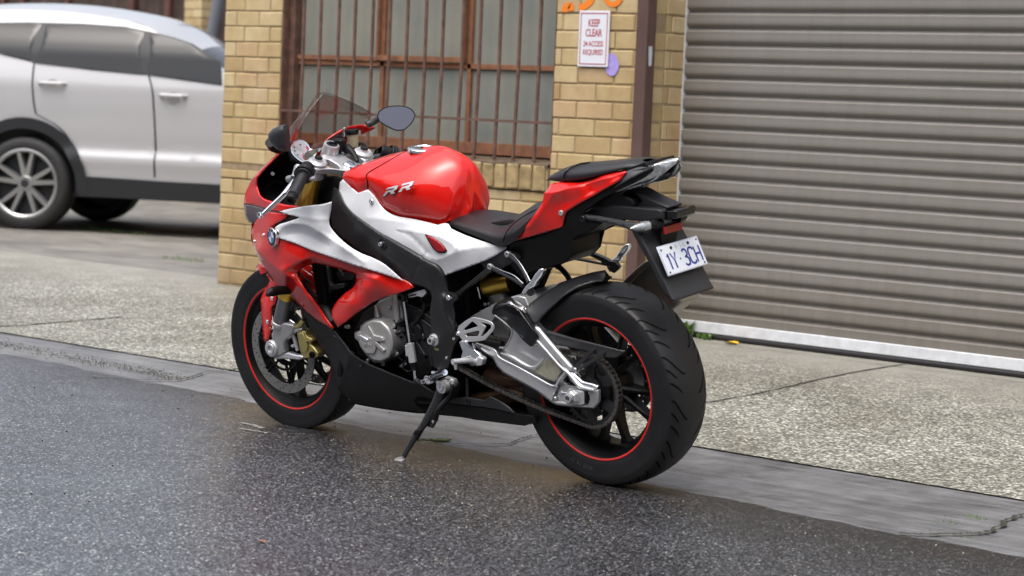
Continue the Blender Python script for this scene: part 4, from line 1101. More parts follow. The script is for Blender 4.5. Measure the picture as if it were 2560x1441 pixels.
# ---------------------------------------------------------------- tank and bodywork
T_ = [
 [(345,383,.132),(343,330,.142),(341,274,.134),(450,206,.090),(560,142,.046),(635,104,0)],
 [(440,500,.138),(455,420,.154),(480,330,.150),(565,228,.106),(655,142,.052),(735,84,0)],
 [(560,575,.136),(590,480,.158),(625,375,.152),(700,240,.108),(775,138,.052),(838,70,0)],
 [(700,600,.128),(742,510,.140),(785,395,.128),(840,260,.090),(893,158,.044),(930,88,0)],
 [(850,638,.110),(895,545,.108),(935,430,.090),(968,305,.062),(996,215,.034),(1015,148,0)],
 [(930,614,.094),(972,535,.080),(1008,440,.060),(1036,350,.040),(1056,287,.022),(1070,232,0)],
 [(1000,590,.066),(1024,535,.055),(1050,470,.041),(1068,410,.028),(1082,357,.014),(1094,320,0)],
 [(1075,560,.036),(1086,528,.030),(1094,490,.022),(1100,456,.015),(1106,424,.008),(1112,394,0)],
 [(1112,552,.0),(1112,525,.0),(1112,490,.0),(1112,456,.0),(1112,424,.0),(1112,396,0)]]
surf('fuel_tank', T_, M['red'], 7, 7, px=3)
C_ = [
 [(163,308,.108),(166,290,.105),(176,262,.092),(228,232,.062),(290,205,.032),(345,184,0)],
 [(200,345,.118),(200,300,.118),(212,262,.108),(270,226,.076),(345,190,.038),(405,165,0)],
 [(272,411,.132),(262,345,.135),(268,283,.124),(348,222,.086),(440,166,.043),(500,135,0)],
 [(343,383,.1325),(341,330,.1415),(339,275,.1335),(447,208,.0895),(556,145,.046),(630,107,0)]]
ac = surf('airbox_cover', C_, M['red'], 7, 7, px=3)
# seam between cover and tank
P = [U(*v(3, [q[:2]])[0], q[2]+.0012) for q in [(344,384,.132),(342,330,.142),(340,274,.134),(448,207,.0905),(558,144,.046),(633,106,0)]]
tb('tank_seam', P, .0016, 'black')
# filler cap
cp_ = L(3, 745, 92, 0); b = MB(); ax = Vector((-.10, 0, 1)).normalized(); c_ = Vector(cp_)
b.lathe(c_-ax*.007, ax, [(0, .052), (.008, .052), (.0105, .049), (.0115, .036), (.0095, .034), (.0095, .0)], 40); cap = b.build('filler_cap', M['alub'], bike, smooth=True, angle=40)
b = MB(); b.cyl(c_+Vector((0.004, -.004, 0)), ax, .009, 0, .0045, 16); b.build('keyhole', M['black'], cap)
# white side cover
WH = [(165,312),(143,335),(137,400),(150,455),(190,519),(250,581),(321,637),(412,702),(512,766),(633,837),(734,895),(796,926),(830,950),(850,982),(872,1020),(960,985),(1160,912),(1250,872),(1335,815),(1345,800),(1285,790),(1160,755),(1040,712),(945,668),(926,634),(900,628),(850,641),(700,604),(560,579),(490,549),(440,504),(398,444),(345,386),(272,413),(205,348)]
cw = [(165,312,.108),(150,400,.115),(200,512,.142),(330,627,.160),(520,755,.168),(740,882,.165),(860,972,.160),(878,1012,.158),(272,411,.136),(345,384,.138),(440,502,.143),(560,577,.142),(700,602,.135),(850,640,.124),(930,640,.118),(1040,712,.128),(1160,752,.130),(1285,790,.126),(1340,810,.122),(1160,912,.140),(960,985,.152),(300,500,.150),(450,620,.162),(700,720,.166),(650,790,.168),(950,860,.160),(1050,800,.146),(860,700,.150),(1180,830,.140)]
wo = panel('side_cover', v(3, WH), v(3, cw), M['bwhite'], mirror=True, step=5, ridges=[
   (v(3, [(345,590),(450,600),(600,624),(760,650),(880,662)]), .004, 14),
   (v(3, [(555,682),(620,700),(690,755),(745,815),(775,850)]), -.006, 8),
   (v(3, [(560,680),(680,690),(790,705),(880,735),(950,775),(985,815)]), .006, 9),
   (v(3, [(745,850),(800,884),(860,888),(930,858),(1010,828),(1160,803),(1270,800)]), .0045, 13)])
WOF = LAST[0]
RL = [(763,716),(800,727),(850,760),(885,795),(904,825),(890,839),(850,839),(820,815),(793,773)]
panel('badge', v(3, RL), [(q[0], q[1], yof(q[0], q[1])+.0055) for q in v(3, RL)], M['redlens'], step=5, th=.003)
LAST[0] = WOF
RB = v(3, [((q[0]-838)*1.12+838, (q[1]-788)*1.09+788) for q in RL]); panel('badge_rim', RB, [(q[0], q[1], yof(q[0], q[1])+.003) for q in RB], M['black'], step=6, th=.003)
bolt(L(3, 370, 472, .151), (-.1, 1, .25), .0075, .004)
# tank lettering: two slanted capital R
def glyph(pts_list, Y, name='tank_lettering'):
    b = MB()
    for pts in pts_list:
        V2, F2 = cdt([np.array(p) for p in pts], (), 1e9); b.add([U(x, y, Y(x, y)) for x, y in V2], F2)
    return b
ftank = tps(v(3, [(345,383,.132),(341,274,.134),(440,500,.138),(455,420,.156),(480,330,.152),(590,480,.166),(625,375,.166),(742,510,.158),(785,395,.160),(700,248,.124),(565,232,.108)]))
yt = lambda x, y: float(ftank(np.array([[x, y]]))[0])+.0022
yd = lambda x, y: float(ftank(np.array([[x, y]]))[0])+.0012
def RR(y, m, grow):
    b = MB()
    R_ = [(0,0),(.24,0),(.36,.36),(.50,.36),(.68,0),(.98,0),(.80,.36),(1.0,.46),(1.08,.90),(.98,1.0),(.16,1.0),(.10,.76),(.78,.76),(.74,.58),(.17,.58)]
    for (ox, oy) in ((450, 438), (562, 408)):
        pts = [(ox+u_*92+w_*18, oy-u_*24-w_*58) for u_, w_ in R_]
        if grow:
            c_ = np.mean(pts, axis=0); pts = [(x+2.5+(x-c_[0])*.04, y_+4+(y_-c_[1])*.06) for x, y_ in pts]
        V2, F2 = cdt([np.array(q) for q in v(3, pts)], (), 5); b.add([U(x, yy, y(x, yy)) for x, yy in V2], F2)
    return b.build('tank_lettering', M[m], bike)
RR(yd, 'black', 1); M['letter'] = mat('silver_lettering', (.60, .61, .64), .3, .3); RR(yt, 'letter', 0)

# ---------------------------------------------------------------- frame
FRM = v(3, [(100,372),(130,385),(150,432),(172,482),(212,536),(262,586),(342,646),(432,706),(542,771),(662,841),(762,901),(822,931),(857,971),(880,1020),(905,1085),(935,1130),(985,1150),(1000,1178),(970,1195)])+v(4, [(846,230),(856,330),(862,400),(880,445),(890,480),(862,520),(840,570),(826,620),(800,700),(750,735),(700,690),(686,600),(683,400),(680,260),(690,190),(676,140),(640,112),(560,90),(500,72)])+v(3, [(560,1000),(520,973),(440,915),(380,872),(290,832),(225,790),(165,742),(105,690),(80,625),(68,560),(78,470),(88,405)])
cf = v(3, [(100,372,.085),(75,470,.10),(150,432,.115),(262,586,.155),(432,706,.170),(662,841,.176),(822,931,.172),(880,1020,.166),(975,1165,.140),(80,620,.105),(165,742,.135),(380,872,.158),(560,1000,.160),(520,880,.172),(300,720,.160),(180,600,.135)])+v(4, [(690,130,.160),(683,400,.145),(800,200,.160),(860,420,.148),(750,500,.152),(740,720,.130),(880,470,.140)])
cf = [(a, b_, Y+(.008 if a < 1120 else .004)) for a, b_, Y in cf]
panel('main_frame', FRM, cf, M['frame'], step=5, th=.03, mirror=True, ridges=[(v(3, [(130,400),(160,520),(230,610),(330,690),(500,800),(700,900),(800,960)]), .006, 10), (v(13, [(740,410),(690,520),(640,640)]), -.004, 3),(v(4, [(770,180),(790,300),(860,440)]), .012, 8), (v(13, [(700,540),(790,610),(850,720),(870,900)]), .006, 8)])
P = L(1, 1140, 1125, .184); b = MB(); b.lathe(P-np.array([0, .004, 0]), (0, 1, .1), [(.0, .021), (.006, .020), (.0065, .016), (.001, .013), (.001, 0)], 28); b.build('bolt_cup', M['frame'], bike, smooth=True)
bolt(P, (0, 1, .1), .0085, .013)
bolt(L(13, 1078, 882, .166), (0, 1, 0), .0095, .010); bolt(L(12, 460, 520, .150), (0, 1, 0), .006, .006); bolt(L(12, 357, 803, .145), (0, 1, 0), .006, .008); 
# swingarm pivot nut with oval plate
P = L(12, 180, 580, .153); plate('pivot_plate', v(12, [(130,470),(175,437),(230,460),(257,530),(250,640),(210,705),(165,700),(125,610),(110,540)]), .156, .150, M['goldc'], bev=.001)
b = MB(); c_ = L(12, 155, 540, .157); b.lathe(c_, (0, 1, 0), [(0, .019), (.008, .019), (.010, .016)], 6); b.lathe(c_, (0, 1, 0), [(0, .021), (.003, .021), (.003, 0)], 24); b.lathe(c_, (0, 1, 0), [(.010, .0125), (.022, .0115), (.022, .007), (.006, .0065), (.006, 0)], 24); b.build('pivot_nut', M['alu'], bike, smooth=True, angle=40)
# ---------------------------------------------------------------- fairing
SF = v(2, [(400,-26),(345,-45),(330,-80),(372,-118),(440,-155),(446,-172),(432,-190),(370,-198),(300,-200),(255,-165),(230,-135),(205,-85),(193,-30),(200,10),(215,52),(240,112),(272,178),(310,240),(350,296),(408,348),(470,398),(515,446),(575,505),(650,566),(722,615),(783,649),(788,640),(742,580),(700,515),(642,437),(592,376),(553,310),(535,262),(524,238),(560,205),(605,185),(655,170),(720,180),(830,211),(946,247),(952,298),(928,345),(862,392),(805,455),(777,508),(780,560),(820,633),(880,590),(950,535),(1040,472),(1130,425),(1262,385),(1365,345),(1345,318),(1295,288),(1182,246),(1053,203),(904,157),(764,107),(624,57),(504,7)])
SEAM = [q[:2] for q in v(2, [(620,70),(500,20),(760,120),(900,170),(1050,216),(1180,258),(1295,296)])]
cs = v(2, [(395,-12,.196),(330,-80,.180),(440,-155,.192),(432,-190,.190),(300,-200,.160),(230,-135,.120),(193,-30,.095),(215,52,.105),(272,178,.125),(350,296,.130),(470,398,.135),(575,505,.140),(722,615,.148),(785,645,.156),
   (228,60,.122),(330,165,.165),(440,262,.190),(560,330,.190),(640,440,.178),(742,582,.160),(524,238,.180),(605,185,.176),(655,150,.190),(800,190,.192),(950,250,.180),(952,298,.172),(862,392,.168),(777,508,.166),(800,600,.172),
   (620,70,.210),(500,20,.206),(760,120,.212),(900,170,.210),(1050,216,.204),(1180,258,.194),(1295,296,.178),(1365,345,.168),(420,120,.200),(560,150,.210),(1130,425,.186),(1040,472,.190),(950,535,.190),(880,590,.184),(1000,330,.204),(1120,290,.204),(900,450,.196),(1250,350,.184),(300,-60,.165),(280,60,.160)])
cs = [(a, b_, Y-(.007 if (a, b_) in SEAM else 0)) for a, b_, Y in cs]+[(a, b_, Y) for a, b_, Y in v(2, [(500,2,.198),(620,52,.202),(760,102,.204),(900,152,.202),(1050,198,.196),(1180,241,.187),(1290,283,.172)])]
panel('side_fairing', SF, cs, M['red'], mirror=True, step=4.6, th=.005, ang=30, ridges=[
   (v(2, [(232,62),(285,118),(350,180),(440,245),(500,268)]), .012, 14),
   (v(2, [(500,268),(570,372),(650,482),(730,590),(770,636)]), .007, 9),
   (v(2, [(430,214),(500,180),(560,150),(640,122),(700,134),(850,192),(1090,285)]), .008, 5),
   ])
# nose cap continuing round the front (left side silhouette to the centre line), seen only from ahead
def nose_strip(pts, Ys, name, m, zc):
    rows = []
    for p, Y, z in zip(pts, Ys, zc):
        a = np.array(U(p[0], p[1], Y)); rows.append([a]+[np.array([a[0]+k*Y, a[1]*f, a[2]+(z-a[2])*(1-f)]) for k, f in ((.20, .80), (.38, .56), (.50, .28), (.54, 0))])
    return surf(name, rows, m, 5, 4)
nose_strip(v(1, [(405,455),(250,605),(180,700),(146,800)]), [.165, .125, .105, .10], 'nose_fairing', M['red'], [1.0, .93, .88, .83])
nose_strip(v(1, [(146,800),(142,850),(160,930),(200,975)]), [.10, .098, .098, .10], 'headlight', M['gloss'], [.83, .80, .76, .73])
nose_strip(v(1, [(200,975),(195,1080)])+v(2, [(215,52),(240,112)]), [.10, .098, .105, .115], 'chin_fairing', M['red'], [.73, .70, .68, .66])
NB = v(1, [(405,452),(340,520),(250,605),(182,698),(149,780),(143,836),(225,850),(330,880),(400,895),(545,853),(430,838),(300,805),(254,772),(234,705),(236,650),(330,545),(412,468)])
cnb = v(1, [(405,452,.166),(340,520,.150),(250,605,.126),(182,698,.106),(149,780,.10),(143,836,.10),(225,850,.128),(330,880,.172),(400,895,.190),(545,853,.196),(430,838,.186),(300,805,.160),(254,772,.142),(234,705,.126),(236,650,.132),(330,545,.158),(412,468,.168)])
panel('upper_fairing', NB, cnb, M['red'], mirror=True, step=4.5, th=.004, ridges=[(v(1, [(240,690),(250,780),(300,822),(420,858),(520,862)]), .004, 3)])
HL = v(1, [(143,838),(230,855),(330,885),(400,897),(305,900),(255,935),(222,982),(180,970),(152,925)])
panel('headlight_side', HL, v(1, [(143,838,.0995),(230,855,.128),(330,885,.170),(400,897,.186),(305,900,.155),(255,935,.128),(222,982,.104),(180,970,.0985),(152,925,.0985)]), mat('dark_headlight', (.06, .022, .028), .1, coat=1), mirror=True, step=5, th=.003)
# dark insert between red nose and white panel
panel('air_slot', v(1, [(398,893),(520,925),(548,938),(500,955),(400,985),(355,1002),(440,940)]), v(1, [(398,893,.180),(548,938,.186),(355,1002,.176),(440,940,.180)]), mat('dark_slot', (.03, .012, .016), .35), mirror=True, step=6, th=.003)
WF = v(1, [(398,892),(480,871),(600,850),(700,840),(772,822),(768,870),(757,960),(772,1012),(822,1070),(900,1138),(985,1190),(1065,1222),(1150,1268),(1230,1335),(1290,1390),(1180,1353),(1050,1312),(900,1266),(760,1216),(620,1166),(500,1116),(392,1083),(398,1050),(365,1008),(400,984),(470,962),(545,937),(510,925),(440,908)])
cwf = v(1, [(398,892,.190),(600,850,.200),(772,822,.196),(757,960,.190),(822,1070,.186),(985,1190,.190),(1150,1268,.190),(1290,1390,.177),(1050,1312,.203),(900,1266,.209),(760,1216,.211),(620,1166,.209),(500,1116,.205),(392,1083,.196),(365,1008,.186),(470,962,.196),(545,937,.200),(650,950,.206),(700,1000,.205),(850,1120,.204),(600,1060,.196),(500,1030,.192),(700,1130,.200)])
cwf = [(a, b_, Y+.005) for a, b_, Y in cwf]
panel('upper_side_panel', WF, cwf, M['bwhite'], mirror=True, step=4.6, th=.004, ridges=[
   (v(1, [(400,1030),(430,1000),(500,978),(590,985),(680,1032),(780,1097),(900,1177),(1000,1250)]), .010, 13),
   (v(1, [(450,1055),(560,1050),(650,1082),(760,1140)]), -.004, 9),
   (v(1, [(430,912),(540,925),(650,945),(745,950)]), .003, 6)])
# emblem
def disc_px(name, k, cx, cy, Y, r, m, t=.0015, ax=(0, 1, 0), n=40, a0=0, a1=2*math.pi, parent=None):
    c_ = L(k, cx, cy, Y); b = MB(); b.lathe(c_, ax, [(0, r), (t, r), (t*1.2, r*.96), (t*1.2, 0)], n, a0, a1); return b.build(name, m, parent or bike, smooth=True, angle=40)
EA = Vector((.30, 1, .05)).normalized()
ec = Vector(L(1, 357, 1075, .196)); ec = ec+EA*.004
em = MB(); em.lathe(ec, EA, [(-.008, .0325), (.002, .0325), (.004, .030), (.004, 0)], 48); emb = em.build('emblem', M['alub'], bike, smooth=True, angle=30)
b = MB(); b.lathe(ec+EA*.0041, EA, [(0, .0305), (.0006, .0300), (.0008, .0), ], 48); b.build('ring', M['gloss'], emb, smooth=True, angle=30)
b = MB(); b.lathe(ec+EA*.0045, EA, [(.0006, .0195), (.0008, 0)], 40); b.build('white_quarters', M['platew'], emb)
b = MB()
for a in (0, math.pi): b.lathe(ec+EA*.0048, EA, [(.0007, .0185), (.0010, 0)], 12, a, a+math.pi/2)
b.build('blue_quarters', M['blue'], emb)
bmt = []
for ch, an in (('B', 40), ('M', 0), ('W', -40)):
    t = text('emblem_letter', ch, .0095, M['alub'], emb, .0002, 1, bold=.0003)
    e2 = Vector((0, 0, 1)); e2 = (e2-EA*e2.dot(EA)).normalized(); e1 = e2.cross(EA)   # right, up seen from the left
    a = R(an); dirr = e2*math.cos(a)-e1*math.sin(a); rt = e1*math.cos(a)+e2*math.sin(a)
    mt = Matrix.Identity(4)
    for i in range(3): mt[i][0] = rt[i]; mt[i][1] = dirr[i]; mt[i][2] = EA[i]
    mt.translation = ec+EA*.0052+dirr*.025; t.matrix_local = mt
bolt(L(2, 287, -35, .174), (.4, 1, 0), .006, .004); bolt(L(2, 222, 10, .118), (.8, 1, 0), .005, .004); bolt(L(1, 535, 877, .200), (0, 1, .3), .0045, .002, 'dmetal')
# inner black shells
panel('inner_fairing', v(1, [(412,462),(330,540),(232,648),(230,705),(250,775),(300,810),(430,842),(545,858),(700,845),(780,830),(790,760),(700,560),(560,440),(480,400)]), v(1, [(412,462,.13),(330,540,.115),(232,648,.095),(230,705,.085),(250,775,.10),(430,842,.12),(545,858,.10),(700,845,.05),(700,560,.02),(560,440,.02),(480,400,.06),(400,650,.045)]), M['black'], step=8, th=.004)
for (x, y, Y) in ((355, 617, .07), (810, 388, -.13)): bolt(L(1, x, y, Y), (-.5, 1, 0), .008, .006)
b = MB(); c_ = L(1, 385, 760, .06); b.lathe(c_, (-.6, 1, .1), [(-.03, .045), (.0, .045), (.004, .035), (-.015, .025), (-.02, 0)], 30); b.build('headlight_back', M['plastic'], bike, smooth=True, angle=40)
# right hand fairing seen from inside
panel('right_inner_fairing', v(1, [(690,412),(780,350),(858,318),(880,330),(884,400),(890,480),(840,470),(760,430)]), v(1, [(690,412,-0.145),(780,350,-0.195),(858,318,-0.235),(890,480,-0.205),(760,430,-0.165)]), M['black'], step=8, th=.003)
panel('right_fairing_edge', v(1, [(698,408),(770,345),(850,298),(930,273),(1005,270),(1090,290),(1075,302),(985,345),(982,306),(930,298),(868,312),(790,352),(715,408)]), v(1, [(698,408,-0.155),(770,345,-0.200),(850,298,-0.240),(930,273,-0.250),(1090,290,-0.280),(985,345,-0.270),(982,300,-0.255),(868,312,-0.245),(790,352,-0.205),(715,408,-0.165)]), M['red'], step=5, th=.004)
# windscreen: curved smoked bubble
WS = []
ed_b = [(1.190,.178,1.058),(1.25,.160,1.03),(1.335,.115,1.00),(1.40,.0,.985)]
ed_t = [(1.135,.168,1.098),(1.150,.145,1.124),(1.182,.085,1.164),(1.205,0,1.198)]
for f in (0, .35, .7, 1.):
    r_ = []
    for a, c_ in zip(ed_b, ed_t):
        a = np.array(a); c_ = np.array(c_); p = a+(c_-a)*f; p[0] += .012*math.sin(math.pi*f); p[2] += .008*math.sin(math.pi*f); r_.append(p)
    WS.append(r_)
scr = surf('windscreen', WS, M['smoke'], 5, 6, th=.0)
tb('screen_edge', [p for p in [(q[0], q[1], q[2]) for q in ed_t]]+[(q[0], -q[1], q[2]) for q in ed_t[::-1][1:]], .0009, 'dmetal')
tb('screen_edge', [p for p in [(q[0], q[1], q[2]) for q in ed_b]]+[(q[0], -q[1], q[2]) for q in ed_b[::-1][1:]], .0012, 'plastic')
# ---------------------------------------------------------------- mirrors
ml = [(330,348),(340,320),(365,292),(400,275),(458,263),(470,300),(475,370),(474,455),(425,462),(385,440),(348,400),(330,370)]
ol = outline(v(1, ml), 8); rowsm = []
ctr = np.mean(np.array(ol), axis=0)
def dome(name, pts, Y, m, depth, dirv, n=6, parent=None):
    P = np.array([U(x, y, Y) for x, y in pts]); c_ = P.mean(0); d = np.array(dirv); vs = []; k = len(P)
    for i in range(n):
        f = i/n; s_ = math.cos(f*math.pi/2)**.8
        for p in P: vs.append(c_+(p-c_)*s_+d*depth*math.sin(f*math.pi/2))
    vs.append(c_+d*depth); fs = [(i*k+j, i*k+(j+1) % k, (i+1)*k+(j+1) % k, (i+1)*k+j) for i in range(n-1) for j in range(k)]+[((n-1)*k+j, (n-1)*k+(j+1) % k, n*k) for j in range(k)]
    fs.append(tuple(range(k))[::-1])
    o = link(name, vs, fs, m, parent or bike, smooth=True, angle=60); bm = bmesh.new(); bm.from_mesh(o.data); bmesh.ops.recalc_face_normals(bm, faces=bm.faces); bm.to_mesh(o.data); bm.free(); return o
lm = dome('mirror', ol, .30, M['plastic_g'], .045, (-.35, .9, .2)); dome('housing', ol, .299, M['plastic_g'], .05, (.9, -.4, 0), parent=lm)
tb('mirror_stem', [L(1, 330, 395, .25), L(1, 352, 430, .22), L(1, 400, 452, .18)], [.017, .015, .012], 'plastic')
mr = [(1102,205),(1112,172),(1145,147),(1190,133),(1260,127),(1320,136),(1360,158),(1381,192),(1368,232),(1340,272),(1300,305),(1262,310),(1225,303),(1160,270),(1115,240)]
om = outline(v(1, mr), 6)
MC = np.array(L(1, 1240, 216, -.30)); MN = np.array([-.80, .50, .30]); MN /= np.linalg.norm(MN)
def Upl(x, y, C_, n_): a_ = U(x, y, 0.); b_ = U(x, y, -.6); d_ = b_-a_; return a_+d_*((C_-a_)@n_)/(d_@n_)
Pm = np.array([Upl(x, y, MC, MN) for x, y in om]); kk = len(Pm); vs = []; cM = Pm.mean(0)
for i in range(7):
    f_ = i/7; s_ = math.cos(f_*math.pi/2)**.7
    for p in Pm: vs.append(cM+(p-cM)*s_-MN*.040*math.sin(f_*math.pi/2))
vs.append(cM-MN*.042); fs = [(i*kk+j, i*kk+(j+1) % kk, (i+1)*kk+(j+1) % kk, (i+1)*kk+j) for i in range(6) for j in range(kk)]+[(6*kk+j, 6*kk+(j+1) % kk, 7*kk) for j in range(kk)]+[tuple(range(kk))[::-1]]
hs_ = link('mirror', vs, fs, M['plastic'], bike, smooth=True, angle=60); bm = bmesh.new(); bm.from_mesh(hs_.data); bmesh.ops.recalc_face_normals(bm, faces=bm.faces); bm.to_mesh(hs_.data); bm.free()
om2 = outline(v(1, [((x-1240)*.94+1240, (y-216)*.92+216) for x, y in mr]), 6)
V2, F2 = cdt(om2, (), 1e9); gl_ = link('mirror_glass', [Upl(x, y, MC+MN*.0015, MN) for x, y in V2], F2, M['mirror'], hs_)
tb('mirror_arm', [L(1, 1030, 268, -.215), L(1, 1075, 248, -.24), L(1, 1118, 222, -.32)], [.014, .012, .013], 'plastic_g')
# ---------------------------------------------------------------- cockpit
gc = Vector(L(9, 570, 215, .055)); GA = Vector((-.82, .12, .56)).normalized()
gh = panel('instrument_housing', v(9, [(455,200),(475,120),(520,65),(600,48),(680,75),(740,130),(780,180),(970,140),(980,165),(900,215),(850,240),(800,300),(740,340),(690,400),(660,420),(560,370),(500,340),(450,240)]), v(9, [(455,200,.095),(520,65,.075),(740,130,.02),(970,140,-.05),(850,240,.0),(690,400,.05),(500,340,.095)]), M['plastic'], step=5, th=.02)[0]
pf = tps(v(9, [(455,200,.095),(520,65,.075),(740,130,.02),(970,140,-.05),(850,240,.0),(690,400,.05),(500,340,.095)]))
def face(name, pts, off, m, parent=bike, k=9, ang=28):
    o = outline(v(k, pts), 4, ang); V2, F2 = cdt(o, (), 1e9); Y = pf(V2); return link(name, [U(x, y, yy)+np.array([-off*.8, off*.2, off*.6]) for (x, y), yy in zip(V2, Y)], F2, m, parent)
M['dial'] = mat('white_dial', (.70, .70, .74), .3, coat=.6); M['lcd'] = mat('lcd', (.13, .125, .10), .2, coat=.5); M['pink'] = mat('dial_red', (.72, .10, .16), .35)
face('dial_ring', [(476,200),(484,140),(520,85),(590,58),(660,72),(715,115),(750,180),(800,190),(960,150),(965,170),(880,215),(760,330),(700,385),(640,372),(560,318),(500,255)], .002, M['alub'], gh)
face('dial', [(490,200),(498,145),(530,98),(595,72),(655,90),(700,130),(730,185),(735,205),(680,240),(660,290),(680,345),(640,350),(575,305),(515,250)], .004, M['dial'], gh)
face('dial_red_zone', [(685,150),(712,160),(735,195),(728,212),(700,220),(705,190),(690,185)], .005, M['pink'], gh); face('dial_red_zone', [(640,258),(660,250),(655,290),(680,345),(662,345),(640,300)], .005, M['pink'], gh)
face('lcd', [(742,210),(870,185),(860,210),(750,330),(685,350),(665,300),(685,250)], .005, M['lcd'], gh)
for (x, y) in ((520,170),(605,135),(570,275),(530,220)):
    b = MB(); c_ = Vector(U(*v(9, [(x, y)])[0], float(pf(np.array([v(9, [(x, y)])[0]]))[0])))+Vector((-.005, .001, .004)); b.lathe(c_, GA, [(0, .0028), (.0004, 0)], 8); b.build('tick', M['gloss'], gh)
# triple clamp
SA = Vector((-math.sin(R(24)), 0, math.cos(R(24)))).normalized()       # steering axis
YC = .108
fcL = Vector(L(9, 860, 352, YC)); fcR = Vector(L(1, 1005, 455, -YC)); sc_ = Vector(L(9, 960, 262, 0))
def clampY(x, z): pass
tc_ = [(0, 0)]
e_x = Vector((math.cos(R(24)), 0, math.sin(R(24))))                     # in the clamp plane, forward
def cpt(a, y, h=0): return fcL*.5+fcR*.5+e_x*a+Vector((0, y, 0))+SA*h
# clamp plate outline in plane (a forward, y)
outl = outline([(-.035,.108),(-.028,.136),(0,.146),(.028,.136),(.036,.110),(.040,.07),(.050,.03),(.055,0),(.050,-.03),(.040,-.07),(.036,-.110),(.028,-.136),(0,-.146),(-.028,-.136),(-.035,-.108),(-.05,-.07),(-.075,-.035),(-.085,0),(-.075,.035),(-.05,.07)], .01, 60)
h1 = outline([(-.036,.082),(.004,.076),(.018,.060),(.012,.040),(-.03,.038),(-.056,.052)], .008, 60); h2 = [(a, -b_) for a, b_ in h1]
V2, F2 = cdt(outl, [h1, h2], 1e9); k = len(V2); E_ = set()
for f in F2:
    for a, b_ in zip(f, f[1:]+f[:1]): E_.add((a, b_))
vs = [cpt(a, y, -.012) for a, y in V2]+[cpt(a, y, -.034) for a, y in V2]
o = link('triple_clamp', vs, list(F2)+[tuple(i+k for i in f[::-1]) for f in F2]+[(b_, a, a+k, b_+k) for (a, b_) in E_ if (b_, a) not in E_], M['alu'], bike, bevel=.003); bm = bmesh.new(); bm.from_mesh(o.data); bmesh.ops.recalc_face_normals(bm, faces=bm.faces); bm.to_mesh(o.data); bm.free()
for s in (1, -1):
    c_ = cpt(0, s*YC); b = MB(); b.lathe(c_, SA, [(-.06, .031), (-.012, .031), (-.010, .033), (-.003, .033), (0, .030), (0, .024)], 40); b.build('fork_clamp', M['alu'], bike, smooth=True, angle=40)
    b = MB(); b.lathe(c_, SA, [(-.01, .029), (.001, .029), (.003, .0265), (.003, .016), (.0, .014), (.010, .0135), (.014, .011), (.014, 0)], 36); b.lathe(c_, SA, [(.0018, .0262), (.0045, .0255), (.0048, .024), (.003, .0235)], 36); b.build('fork_cap', M['alu'], bike, smooth=True, angle=40)
    b = MB(); b.lathe(c_, SA, [(.002, .0135), (.013, .0135), (.016, .011), (.016, 0)], 24); b.build('fork_adjuster', M['plastic'], bike, smooth=True, angle=40)
c_ = cpt(.052, 0, .004); b = MB(); b.lathe(c_, SA, [(-.03, .030), (.012, .028), (.016, .026), (.016, .020), (.010, .019), (.010, 0)], 40); b.build('ignition_lock', M['alu'], bike, smooth=True, angle=40)
b = MB(); b.lathe(c_, SA, [(.0105, .019), (.0175, .0185), (.018, .012), (.012, .010), (.012, 0)], 32); b.build('lock_ring', M['gloss'], bike, smooth=True, angle=40)
c_ = cpt(-.055, 0, -.01); b = MB(); b.lathe(c_, SA, [(-.02, .026), (.006, .026), (.010, .022), (.010, .013), (.002, .012), (.002, 0)], 6); b.lathe(c_, SA, [(-.02, .0285), (-.002, .0285), (0, .026)], 32); b.build('steering_nut', M['alub'], bike, smooth=True, angle=30)
b = MB(); b.cbox(cpt(.02, -.05, 0), cpt(.06, -.02, .02)+Vector((.02, 0, .01)), .006); b.build('key_housing', M['plastic'], bike)
tb('wiring_cover', [cpt(.03, -.055, .004), cpt(.01, -.045, .012), cpt(-.02, -.04, .008), cpt(-.05, -.03, -.002)], [.018, .014, .011, .008], 'plastic')
# damper arms on the clamp, fork legs
for s in (1, -1):
    b = MB(); c_ = cpt(0, s*YC); b.lathe(c_, SA, [(-.50, .0275), (-.06, .0275)], 36); b.build('fork_tube', M['gold'], bike, smooth=True)
b = MB(); b.lathe(cpt(.04, YC-.004), SA, [(-.26, .016), (-.085, .016)], 20); b.build('clutch_hose', M['goldc'], bike, smooth=True)
